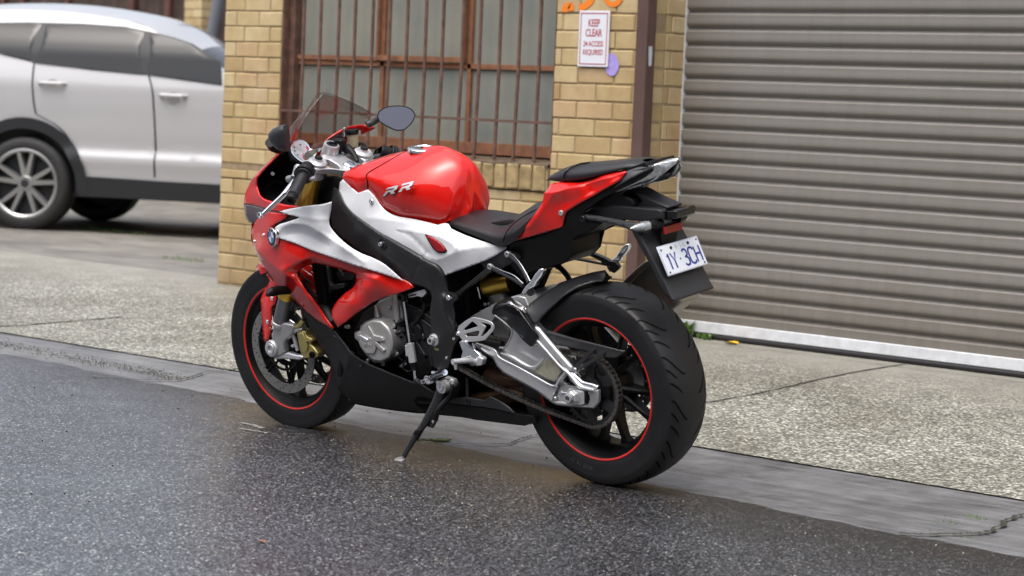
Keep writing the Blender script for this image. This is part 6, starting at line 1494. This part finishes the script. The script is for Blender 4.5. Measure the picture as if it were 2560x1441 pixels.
# chain guard
panel('chain_guard', v(16, [(100,485),(260,483),(420,535),(700,617),(1000,696),(1300,772),(1520,828),(1612,842),(1590,870),(1545,905),(1470,955),(1370,978),(1290,972),(1210,950),(1060,905),(880,850),(700,810),(480,757),(330,738),(210,610)]), v(16, [(100,485,0.1200),(700,617,0.1200),(1612,842,0.1160),(1370,978,0.1300),(880,850,0.1320),(330,738,0.1340),(800,700,0.1300),(1300,850,0.1280)]), M['plastic_g'], step=4, th=.003, ridges=[(v(16, [(120,505),(700,650),(1540,855)]), .004, 3)])
plate('guard_stay', v(16, [(1062,795),(1075,820),(760,1150),(735,1185),(690,1150),(700,1120),(960,850)]), 0.1380, 0.1330, M['plastic_g'], bev=.001); plate('guard_stay', v(16, [(1120,900),(1240,860),(1210,950),(1000,1070),(790,1190),(745,1185),(760,1150),(1000,1000)]), 0.1380, 0.1330, M['plastic_g'], bev=.001)
bolt(L(16, 712, 1192, 0.1400), (0, 1, 0), .008, .005)
# chain
SFr = (.62, .410); RF_ = .050; RRr = rp+.001
def chain_path():
    c1 = np.array([0, .320]); c2 = np.array(SFr); d = c2-c1; D = np.linalg.norm(d); a = math.atan2(d[1], d[0]); be = math.acos((RRr-RF_)/D)
    up = a+be; lo = a-be; pts = []
    n = 60
    for i in range(n+1): t = up+(2*math.pi-2*be)*i/n; pts.append(c1+RRr*np.array([math.cos(t), math.sin(t)]))     # around the rear from top to bottom
    P1 = pts[-1]; P2 = c2+RF_*np.array([math.cos(lo), math.sin(lo)])
    for i in range(1, 12): f = i/12; q = P1*(1-f)+P2*f; q = q-np.array([0, .018*math.sin(math.pi*f)]); pts.append(q)
    for i in range(15): t = lo+(2*be)*i/14; pts.append(c2+RF_*np.array([math.cos(t), math.sin(t)]))
    P3 = pts[-1]; P4 = pts[0]
    for i in range(1, 12): f = i/12; q = P3*(1-f)+P4*f; q = q-np.array([0, .004*math.sin(math.pi*f)]); pts.append(q)
    return np.array(pts)
cp2 = chain_path(); sg_ = np.linalg.norm(np.roll(cp2, -1, 0)-cp2, axis=1); tot = sg_.sum(); nl = int(round(tot/.015875/2)*2); cum = np.r_[0, np.cumsum(sg_)]
cpc = np.vstack([cp2, cp2[:1]])
pin = [np.array([np.interp(tot*i/nl, cum, cpc[:, 0]), np.interp(tot*i/nl, cum, cpc[:, 1])]) for i in range(nl)]
b = MB()
for i in range(nl):
    p, q = pin[i], pin[(i+1) % nl]; d = (q-p)/np.linalg.norm(q-p); nn = np.array([-d[1], d[0]]); outer = i % 2 == 0
    for s in (1, -1):
        y = SY+s*(.0098 if outer else .0073); h = .0012; loop = []
        for (c_, sg2) in ((p, -1), (q, 1)):
            for t in np.linspace(-1.05, 1.05, 5): loop.append(c_+.0072*(d*sg2*math.cos(t)+nn*math.sin(t)*sg2))
        m1 = (p+q)/2; loop = loop[:5]+[m1-nn*.0050]+loop[5:]+[m1+nn*.0050]
        k = len(loop); vs = [(c_[0], y+h, c_[1]) for c_ in loop]+[(c_[0], y-h, c_[1]) for c_ in loop]
        b.add(vs, [tuple(range(k)), tuple(range(2*k-1, k-1, -1))]+[(j, (j+1) % k, k+(j+1) % k, k+j) for j in range(k)])
    b.lathe((p[0], SY, p[1]), (0, 1, 0), [(-.0125, 0), (-.0125, .0028), (.0125, .0028), (.0125, 0)], 8); b.lathe((p[0], SY, p[1]), (0, 1, 0), [(-.006, .0050), (.006, .0050)], 8)
ch_ = b.build('drive_chain', M['chain'], bike); bm = bmesh.new(); bm.from_mesh(ch_.data); bmesh.ops.recalc_face_normals(bm, faces=bm.faces); bm.to_mesh(ch_.data); bm.free()
tb('chain_slider', [L(6, 262, 660, .085), L(6, 380, 720, .085)], .010, 'plastic')
# shock
S0, S1 = Vector(L(6, 320, 225, .03)), Vector(L(6, 505, 190, .0)); b = MB(); d = S1-S0; b.lathe(S0, d, [(0, 0), (0, .030), (.006, .032), (d.length, .032), (d.length, 0)], 36); b.build('shock_reservoir', M['gold'], bike, smooth=True, angle=40)
b = MB(); b.lathe(S0-d.normalized()*.002, d, [(0, 0), (0, .0285), (.004, .030)], 36); b.build('reservoir_end', M['alud'], bike, smooth=True, angle=40)
tb('shock_body', [L(6, 400, 230, -.01), L(6, 440, 330, -.01)], .038, 'alud', n=20); tb('shock_stay', [L(6, 270, 225, .06), L(6, 290, 310, .06)], .003, 'alub')
for a in ((300, 400, .05), (325, 350, .06), (350, 345, .05), (150, 75, .07), (120, 110, .07)): bolt(L(6, *a), (0, 1, 0), .006, .005, 'alud')
# ---------------------------------------------------------------- subframe, seats, tail
plate('subframe_rail', v(3, [(920,1135),(975,1130),(1010,1100),(1190,955),(1225,915),(1250,935),(1245,975),(1200,1000),(1020,1130),(985,1175),(940,1190)]), .135, .115, M['frame'], bev=.004, mirror=True)
plate('subframe_beam', v(3, [(1150,915),(1345,820),(1400,860),(1420,900),(1260,975),(1180,960)]), .128, .10, M['frame'], bev=.004, mirror=True)
UT = v(5, [(475,770),(530,705),(700,668),(785,645),(875,605),(885,560),(910,490),(1100,372),(1250,285),(1345,205),(1420,185),(1532,160),(1530,200),(1440,262),(1250,352),(1160,400),(1045,485),(1035,530),(1050,550),(1172,572),(1080,630),(952,690),(952,800),(895,862),(800,885),(650,918),(592,978),(560,940),(480,850),(420,800)])
panel('undertray', UT, v(5, [(475,770,.115),(530,705,.118),(785,645,.100),(885,560,.104),(1100,372,.092),(1345,205,.084),(1532,160,.070),(1440,262,.080),(1160,400,.088),(1035,530,.092),(1172,572,.080),(952,690,.080),(952,800,.070),(800,885,.075),(592,978,.085),(480,850,.105)]), M['plastic'], step=7, th=.005, mirror=True)
plate('battery_box', v(5, [(480,800),(560,710),(780,650),(900,600),(1150,575),(950,692),(950,800),(890,860),(800,882),(650,914),(590,970),(520,900)]), .07, -.07, M['plastic'], bev=.01)
plate('tail_core', v(5, [(760,640),(880,560),(900,500),(1240,300),(1345,215),(1450,190),(1400,290),(1300,370),(1380,400),(1400,450),(1200,560),(960,640)]), .058, -.050, M['plastic'], bev=.012)
TF = v(5, [(795,290),(862,276),(1000,276),(1100,247),(1250,212),(1342,197),(1318,232),(1290,268),(1200,322),(1080,390),(912,490),(897,520),(882,588),(862,606),(700,655),(527,702),(595,625),(660,540),(722,450),(738,420),(752,350),(768,338)])
panel('tail_fairing', TF, v(5, [(795,290,.088),(1000,276,.080),(1250,212,.074),(1342,197,.080),(1290,268,.092),(1080,390,.102),(912,490,.112),(882,588,.114),(700,655,.118),(527,702,.124),(660,540,.126),(738,420,.118),(768,338,.106),(830,348,.112),(1000,302,.100),(1200,245,.088),(900,420,.108),(800,560,.120),(1100,345,.092)]), M['red'], step=4.6, mirror=True, th=.004, ridges=[
   (v(5, [(765,352),(835,346),(1000,302),(1180,254),(1325,208)]), .013, 15), (v(5, [(820,362),(770,430),(715,510),(650,600)]), .006, 10), (v(5, [(1290,256),(1200,308),(1000,418),(900,478)]), .005, 4)])
bolt(L(5, 873, 498, .120), (0, 1, 0), .0085, .004, 'alu')
panel('tail_decal', v(5, [(706,500),(728,470),(745,455),(745,495)]), v(5, [(706,500,.1255),(728,470,.1245),(745,495,.1245)]), M['dred'], step=8, th=.001)
M['trim'] = mat('tail_trim', (.055, .056, .062), .33, coat=.3, croot=.2)
panel('tail_trim', v(5, [(1345,197),(1420,170),(1500,155),(1536,150),(1537,168),(1480,195),(1400,235),(1300,290),(1250,318),(1290,268),(1318,232)]), v(5, [(1345,197,.083),(1500,155,.066),(1537,168,.074),(1400,235,.092),(1250,318,.094)]), M['trim'], step=5, mirror=True, th=.004)
# seats
S_ = [
 [(68,578,.100),(76,560,.097),(100,540,.080),(160,505,.045),(225,480,0)],
 [(110,605,.112),(128,580,.110),(170,555,.090),(250,515,.050),(310,480,0)],
 [(230,655,.128),(250,622,.126),(290,590,.105),(360,545,.058),(420,500,0)],
 [(350,703,.138),(365,660,.136),(400,618,.112),(460,565,.062),(510,515,0)],
 [(425,732,.144),(440,672,.142),(480,610,.116),(530,555,.064),(570,505,0)],
 [(470,735,.144),(495,650,.140),(540,575,.112),(590,515,.062),(630,470,0)],
 [(530,705,.136),(560,615,.132),(605,540,.104),(650,480,.058),(690,430,0)],
 [(610,620,.126),(640,545,.122),(672,495,.095),(705,450,.052),(740,408,0)],
 [(680,540,.118),(700,490,.112),(715,460,.088),(735,430,.05),(760,395,0)]]
surf('rider_seat', S_, M['seat'], 5, 6, px=5)
tb('seat_seam', [L(5, 452, 700, .1455), L(5, 478, 640, .1445), L(5, 520, 585, .130), L(5, 570, 545, .115), L(5, 640, 500, .09), L(5, 720, 462, .085)], .0016, 'black')
def station(x, zc, w, t, b_, sq=.8, yo=0):
    n = 7; r = []
    for i in range(n):
        a = i/(n-1)*math.pi/2; r.append((x, w*math.cos(a)**sq, zc+t*math.sin(a)**.9))
    r.insert(0, (x, w*.96, zc-b_*.6)); r.insert(0, (x, w*.80, zc-b_)); r.insert(0, (x, 0, zc-b_))
    return r
# pillion pad, traced as left edge / right edge along its length
PS = []; PS_ = True
for (lx, ly, tx, ty, Y) in [(806,262,812,255,.045),(850,272,868,205,.080),(930,268,985,148,.092),(1040,250,1085,138,.095),(1160,222,1205,128,.090),(1300,188,1340,112,.076),(1400,160,1425,104,.058),(1478,126,1478,110,.020)]:
    lo = np.array(L(5, lx, ly, Y)); tp = np.array(L(5, tx, ty, 0)); tp[0] = lo[0]+(tp[0]-lo[0])*.6
    if PS_: tp = np.array(U(*v(5, [(tx, ty)])[0], 0.))
    def pp_(f_, y_): p_ = lo*(1-f_)+tp*f_; p_[1] = y_; return p_
    PS.append([pp_(-.04, 0), pp_(-.03, Y*.8), pp_(.0, Y), pp_(.38, Y*1.02), pp_(.74, Y*.88), pp_(.93, Y*.60), pp_(1., Y*.3), pp_(1.02, 0)])
surf('pillion_seat', PS, M['seat'], 5, 4, ang=60)
tb('seat_strap', [np.array(L(5, 898, 262, .092)), np.array(L(5, 893, 225, .094)), np.array(L(5, 925, 180, .080)), np.array(L(5, 1000, 147, .042)), np.array(L(5, 1080, 134, .0))], .0028, 'gloss')
plate('seat_base', v(5, [(850,278),(1060,250),(1300,192),(1478,132),(1500,170),(1340,205),(1000,282),(860,285)]), .070, -.070, M['plastic'], bev=.004)
# tail lamp
TLp = v(5, [(1532,152),(1600,133),(1716,114),(1704,140),(1660,175),(1600,228),(1545,272),(1500,290),(1400,322),(1255,352),(1350,302),(1440,262),(1505,215),(1532,180)])
panel('tail_lamp', TLp, v(5, [(1532,152,.066),(1600,133,.045),(1716,114,.004),(1704,140,.010),(1600,228,.044),(1500,290,.058),(1255,352,.076),(1440,262,.080),(1600,180,.05)]), M['lens'], step=4, mirror=True, th=.006)
b = MB(); rows = []
for (x, y, Y) in [(1532,152,.066),(1600,133,.045),(1716,114,.004)]:
    p = np.array(L(5, x, y, Y)); rows.append([p, p*np.array([1, .5, 1])+np.array([0, 0, .004]), p*np.array([1, 0, 1])+np.array([0, 0, .005])])
surf('tail_lamp_top', rows, M['lens'], 4, 3)
panel('lamp_shadow_line', v(5, [(1290,345),(1400,295),(1500,262),(1560,235),(1500,275),(1400,305)]), v(5, [(1290,345,.0785),(1400,300,.080),(1560,235,.058)]), M['dmetal'], step=6, th=.002)
# licence plate holder
plate('holder_arm', v(5, [(1035,492),(1092,458),(1250,445),(1300,447),(1452,462),(1560,470),(1590,480),(1600,540),(1560,550),(1430,557),(1240,540),(1160,532),(1040,512)]), .062, -.030, M['plastic_g'], bev=.008)
plate('holder_strut', v(5, [(1380,330),(1425,345),(1500,388),(1650,455),(1640,475),(1540,470),(1440,462),(1400,440),(1450,420),(1420,380)]), .035, -.035, M['plastic_g'], bev=.006)
panel('holder_rail', v(5, [(1028,512),(1060,508),(1200,528),(1300,548),(1400,565),(1440,590),(1460,640),(1420,640),(1370,618),(1290,590),(1160,560),(1060,545),(1030,530)]), v(5, [(1028,512,.098),(1200,528,.090),(1400,565,.092),(1460,640,.100),(1370,618,.104),(1160,560,.098)]), M['plastic_g'], step=6, th=.012, mirror=True)
bolt(L(5, 1033, 538, .105), (0, 1, 0), .009, .006, 'dmetal')
b = MB()
fl = [(1372,612),(1425,640),(1455,700),(1500,780),(1560,890),(1610,990),(1645,1065),(1682,1133)]
rows = []
for i, (x, y) in enumerate(fl):
    p = np.array(L(5, x, y, .100)); q = p+np.array([.030, -.002, .012]) if i < 7 else p+np.array([.006, -.002, 0]); inn = p+np.array([-.003, -.012, .0])
    rows.append([q, p+np.array([.004, 0, 0]), p, inn, p*np.array([1, 0, 1])+np.array([-.003, 0, 0])])
surf('number_plate_fender', rows, M['plastic_g'], 4, 3, th=.003, ang=40)
# lamp box, reflector, indicators
c0 = L(5, 1605, 500, .036); 
plate('plate_lamp', [(U(*q, .04)[0], U(*q, .04)[2]) for q in v(5, [(1603,500),(1630,478),(1700,478),(1712,490),(1705,540),(1620,548),(1603,535)])], .046, -.052, M['gloss'], bev=.006, local=True)
lens_t = L(5, 1700, 483, 0)
pl = MB(); e = L(5, 1690, 475, 0); 
TL, TR, BLq, BRq = [np.array(L(5, *q)) for q in ((1596, 600, .044), (1737, 563, -.044), (1602, 650, .044), (1742, 620, -.044))]
def quadbox(name, a, b_, c_, d, m, t=.004, parent=None, bev=.001):
    n = np.cross(b_-a, c_-a); n /= np.linalg.norm(n); n = n if n[0] < 0 else -n
    P = [a, b_, d, c_]; mb = MB(); mb.add([p+n*t for p in P]+[p-n*t*.2 for p in P], [(0, 1, 2, 3), (7, 6, 5, 4), (0, 4, 5, 1), (1, 5, 6, 2), (2, 6, 7, 3), (3, 7, 4, 0)])
    o = mb.build(name, m, parent or bike, bevel=bev); bm = bmesh.new(); bm.from_mesh(o.data); bmesh.ops.recalc_face_normals(bm, faces=bm.faces); bm.to_mesh(o.data); bm.free(); return o, n
sym = lambda a, b_: ((a+b_*np.array([1, -1, 1]))/2, (b_+a*np.array([1, -1, 1]))/2)
TL, TR = sym(TL, TR); BLq, BRq = sym(BLq, BRq)
quadbox('red_reflector', TL, TR, BLq, BRq, M['redlens'], .006)
quadbox('reflector_mount', TL+np.array([.008, .004, .006]), TR+np.array([.008, -.004, .006]), BLq+np.array([.02, -.01, -.045]), BRq+np.array([.02, .01, -.045]), M['plastic'], .004)
for s in (1, -1):
    q = Vector(L(5, 1500, 590, .085)); q = Vector((q.x, s*q.y, q.z)); e_ = Vector(L(5, 1368, 612, .152)); e_ = Vector((e_.x, s*e_.y, e_.z)); d = (e_-q); ln = d.length
    st_ = MB(); st_.lathe(q-d.normalized()*.05, d, [(-.0, .016), (.03, .0165), (.05, .0155), (.05, 0)], 24); st_.build('indicator_stalk', M['plastic'], bike, smooth=True, angle=40)
    b = MB(); b.lathe(q, d, [(0, .0155), (ln*.3, .0165), (ln*.6, .0125), (ln*.85, .006), (ln, .001)], 24); il = b.build('indicator', M['lens'], bike, smooth=True)
# number plate
TL, TR, BLq, BRq = [np.array(L(5, *q)) for q in ((1564, 735, .099), (1836, 672, -.099), (1655, 948, .099), (1914, 878, -.099))]
TL, TR = sym(TL, TR); BLq, BRq = sym(BLq, BRq)
fwdn = None
npf, nn = quadbox('number_plate', TL, TR, BLq, BRq, mat('plate_frame_clear', (.55, .60, .72), .15, coat=1), .003, bev=.002)
cen = (TL+TR+BLq+BRq)/4; ex = TR-TL; W_ = np.linalg.norm(ex); ex /= W_; ey = (TL+TR-BLq-BRq)/2; H_ = np.linalg.norm(ey); ey /= H_
def onp(u_, w_, d): return cen+ex*u_*W_/2+ey*w_*H_/2+nn*d
mb = MB(); rr = []
for (cx_, cy_) in ((.93, .86), (-.93, .86), (-.93, -.86), (.93, -.86)):
    for t in np.linspace(0, math.pi/2, 5):
        a = t+{(1, 1): 0, (-1, 1): math.pi/2, (-1, -1): math.pi, (1, -1): 1.5*math.pi}[(int(math.copysign(1, cx_)), int(math.copysign(1, cy_)))]
        rr.append(onp(cx_+.03*math.cos(a), cy_+.06*math.sin(a), .0034))
mb.add(rr, [tuple(range(len(rr)))]); mb.build('plate_face', M['platew'], npf)
mt = Matrix.Identity(4)
for i in range(3): mt[i][0] = ex[i]; mt[i][1] = ey[i]; mt[i][2] = nn[i]
def ptext(s, size, u_, w_, m, sx, bold=0.): 
    t = text('plate_lettering', s, size, m, npf, .0003, sx, bold=bold); m2 = mt.copy(); m2.translation = Vector(onp(u_, w_, .0040)); t.matrix_local = m2
GL = {'1': [[(.25,.80),(.58,1.),(.58,0)]], 'Y': [[(0,1),(.5,.48),(1,1)],[(.5,.48),(.5,0)]], '3': [[(.05,.88),(.3,1),(.75,.98),(.95,.8),(.85,.6),(.4,.53),(.85,.46),(1,.22),(.8,.03),(.3,0),(0,.12)]],
      'C': [[(1,.85),(.8,.99),(.35,1),(.05,.85),(0,.5),(.05,.15),(.35,0),(.8,.01),(1,.15)]], 'H': [[(0,1),(0,0)],[(1,1),(1,0)],[(0,.52),(1,.52)]]}
def pglyph(s, u0, u1, w0, w1, wd, m):
    mb = MB()
    for k_, st in enumerate(GL[s]):
        P_ = [np.array([(u0+(u1-u0)*a_)*W_/2, (w0+(w1-w0)*b_)*H_/2]) for a_, b_ in st]; n_ = len(P_)
        if s in '3C': P_ = cr(P_, 4); n_ = len(P_)
        vs = []
        for i in range(n_):
            d_ = P_[min(i+1, n_-1)]-P_[max(i-1, 0)]; d_ /= np.linalg.norm(d_); q_ = np.array([-d_[1], d_[0]])*wd/2
            for sg3 in (-1, 1): p_ = P_[i]+q_*sg3; vs.append(cen+ex*p_[0]+ey*p_[1]+nn*(.0041+.00008*k_))
        mb.add(vs, [(2*i, 2*i+1, 2*i+3, 2*i+2) for i in range(n_-1)])
    return mb.build('plate_lettering', m, npf)
for s_, u0, u1 in (('1', -.80, -.58), ('Y', -.56, -.32), ('3', .0, .22), ('C', .29, .53), ('H', .60, .84)): pglyph(s_, u0, u1, -.66, .38, .0064, M['plateblue'])
mb = MB(); mb.add([onp(u_, w_, .0042) for u_, w_ in ((-.19, -.08), (-.13, -.08), (-.13, -.20), (-.19, -.20))], [(0, 1, 2, 3)]); mb.build('plate_dot', M['plateblue'], npf)
for s_, u_ in (('V', -.16), ('I', .06), ('C', .22)): ptext(s_, .017, u_, .66, M['greyl'], .8, .0002)
for (u_, w_, r_) in ((-.40, .70, .0052), (.44, .70, .0052), (-.88, .72, .0028), (.88, .78, .0028), (-.86, -.80, .0028), (.86, -.80, .0028)):
    b = MB(); b.lathe(onp(u_, w_, .0036), nn, [(0, r_), (.002, r_*.9), (.0025, 0)], 14); b.build('plate_bolt', M['dmetal'], npf, smooth=True)
# silencer on the right hand side
def tri_sec(c, d1, d2, r, n=28, k=.16):
    out = []
    for i in range(n):
        t = 2*math.pi*i/n; q = r*(1+k*math.cos(3*t)); out.append(c+d1*(q*math.cos(t))+d2*(q*math.sin(t)))
    return out
ML = lambda pts: [(U(x, y, -.17)[0], U(x, y, -.17)[2]) for x, y in pts]
sil = plate('silencer', ML([(1612,655),(1630,652),(1652,668),(1702,746),(1698,757),(1672,780),(1600,830),(1500,850),(1460,800),(1545,716)]), -.17, -.285, M['titan'], bev=.022, local=True, ang=20)[0]
plate('end_cap', ML([(1540,722),(1598,666),(1614,653),(1626,650),(1634,655),(1612,674),(1562,724)]), -.164, -.20, mat('champagne_end_cap', (.42, .39, .33), .35, .8), bev=.004, local=True)
plate('silencer_band', ML([(1632,668),(1640,662),(1690,745),(1680,757)]), -.168, -.172, M['titan'], bev=.002, local=True)
tb('silencer_pipe', [(.45, -.10, .26), (.30, -.16, .30), (.16, -.22, .42)], [.03, .03, .035], 'titan', n=18)
# pegs and brackets
def rod(name, a, b_, r, m, **k): return tb(name, [a, b_], r, m, **k)
tb('peg_bracket', [L(6, 362, 78, .140), L(6, 440, 125, .165), L(6, 520, 165, .185), L(6, 600, 215, .20)], [.0095, .006, .006, .008], 'frame', flat=(1, .7, 1)); tb('peg_bracket', [L(5, 490, 795, .128), L(5, 560, 860, .165), L(5, 610, 940, .185), L(5, 640, 1000, .20)], [.0085, .006, .006, .008], 'frame', flat=(1, .7, 1))
tb('bracket_edge', [L(6, 375, 72, .146), L(6, 450, 108, .172), L(6, 530, 140, .192), L(6, 600, 200, .206)], .0018, 'alub'); tb('bracket_edge', [L(5, 500, 775, .134), L(5, 570, 850, .172), L(5, 620, 930, .192), L(5, 650, 990, .206)], .0018, 'alub')
for s in (1, -1):
    P = [np.array(U(*q, .212)) for q in v(6, [(600,250),(625,215),(660,180),(690,130),(720,95),(745,88),(752,105),(740,140),(700,190),(690,215),(650,240),(605,285),(590,262)])]
    Q = [(p[0], p[2]) for p in P]
    plate('passenger_peg', Q, s*.218, s*.198, M['alub'], bev=.004, local=True)
    q = L(6, 640, 262, .20); tb('peg_pivot', [(q[0], s*.190, q[2]), (q[0]-.02, s*.215, q[2]+.004)], .012, 'frame')
bolt(L(5, 487, 795, .137), (0, 1, 0), .010, .006, 'alud'); bolt(L(6, 362, 78, .148), (0, 1, 0), .010, .006, 'alud')
br = lambda pts: [(U(*q, -.19)[0], U(*q, -.19)[2]) for q in v(15, pts)]
plate('peg_bracket', br([(350,400),(436,440),(520,470),(700,540),(840,600),(905,640),(960,640),(1000,690),(1010,710),(990,740),(940,785),(870,740),(860,700),(780,685),(600,650),(390,615),(390,590),(600,622),(770,660),(795,662),(785,640),(700,600),(500,510),(400,470)]), -.185, -.200, M['frame'], bev=.003, local=True)
tb('brake_hose', [L(15, 180, 690, -.05), L(15, 240, 690, -.06), L(15, 310, 740, -.06), L(15, 370, 810, -.05), L(15, 420, 900, -.05)], .009, 'plastic')
# rider heel guard and peg
HG_ = v(12, [(500,385),(520,335),(600,270),(690,215),(730,203),(800,212),(960,255),(1020,290),(1045,335),(1035,400),(960,490),(910,545),(820,562),(700,572),(640,575),(575,545),(530,490),(505,450)])
holes = [v(12, [(590,378),(680,300),(715,268),(745,278),(803,330),(790,345),(600,405)]), v(12, [(608,452),(800,408),(826,410),(830,430),(800,490),(640,495)]), v(12, [(832,275),(950,300),(1000,320),(1005,360),(940,430),(880,488),(850,488),(920,355),(915,335)])]
plate('heel_guard', HG_, .172, .166, M['alu'], holes=holes, bev=.0012, step=5, ang=35)
bolt(L(12, 517, 445, .173), (0, 1, 0), .007, .006); bolt(L(12, 632, 580, .173), (0, 1, 0), .008, .008)
plate('peg_hanger', v(12, [(520,575),(560,545),(600,560),(630,600),(720,660),(705,600),(725,590),(745,690),(810,740),(885,825),(855,930),(800,940),(735,930),(720,900),(640,870),(545,810),(575,720),(545,650)]), .165, .150, M['alub'], bev=.004)
pg0, pg1 = np.array(L(12, 790, 860, .175)), np.array(L(12, 425, 868, .262))
plate('peg_mount', v(12, [(740,860),(780,800),(830,790),(885,828),(858,930),(790,940),(740,920)]), .182, .160, M['alu'], bev=.004)
b = MB(); b.tube([np.array(L(12, 740, 880, .182)), np.array(L(12, 700, 850, .195)), np.array(L(12, 560, 858, .225)), np.array(L(12, 430, 872, .255))], [.0145, .0125, .0115, .0115], 14, flat=(1, 1, .8)); b.build('rider_peg', M['alu'], bike, smooth=True, angle=60)
for i in range(11):
    f = i/10; q = np.array(L(12, 690-150*f, 800+38*f, .198+.03*f)); b = MB(); b.cbox(q-np.array([.002, .004, .004]), q+np.array([.002, .004, .004]), .0008); b.build('peg_tooth', M['alu'], bike)
tb('peg_feeler', [L(12, 470, 885, .246), L(12, 480, 985, .246)], [.0065, .0050], 'alub')
tb('radiator_hose', [L(10, 1020, 880, .11), L(10, 1130, 860, .12), L(10, 1210, 900, .13), L(10, 1290, 1050, .14)], .022, 'plastic', n=16)
# lower side indicator stub and frame parts visible in the fairing opening
tb('fairing_indicator', [L(10, 375, 655, .245), L(10, 430, 615, .225), L(10, 540, 590, .19), L(10, 690, 590, .15)], [.007, .0165, .0165, .014], 'plastic', n=18)
plate('fairing_brace', v(10, [(1150,250),(1210,250),(1240,480),(1260,515),(1441,490),(1441,560),(1250,600),(1240,650),(1190,680),(1150,640),(1165,500)]), .110, .09, M['plastic_g'], bev=.005)
bolt(L(10, 1188, 622, .113), (0, 1, 0), .009, .005, 'alud')
for pts, r_, m_ in (([(800,320),(900,420),(1060,540)], .003, 'dmetal'), ([(890,455),(940,540),(1040,690)], .007, 'plastic'), ([(1080,530),(1070,580)], .006, 'alud'), ([(1000,300),(1090,400),(1110,500),(1060,640)], .004, 'plastic'), ([(1350,260),(1400,330),(1441,400)], .006, 'dmetal'), ([(880,640),(960,650),(1040,690)], .004, 'alud')):
    tb('hose', [L(10, x, y, .105) for x, y in pts], r_, m_)
plate('inner_bracket', v(2, [(800,230),(870,235),(940,250),(930,290),(870,300),(830,300)]), .09, .05, M['dmetal'], bev=.003)
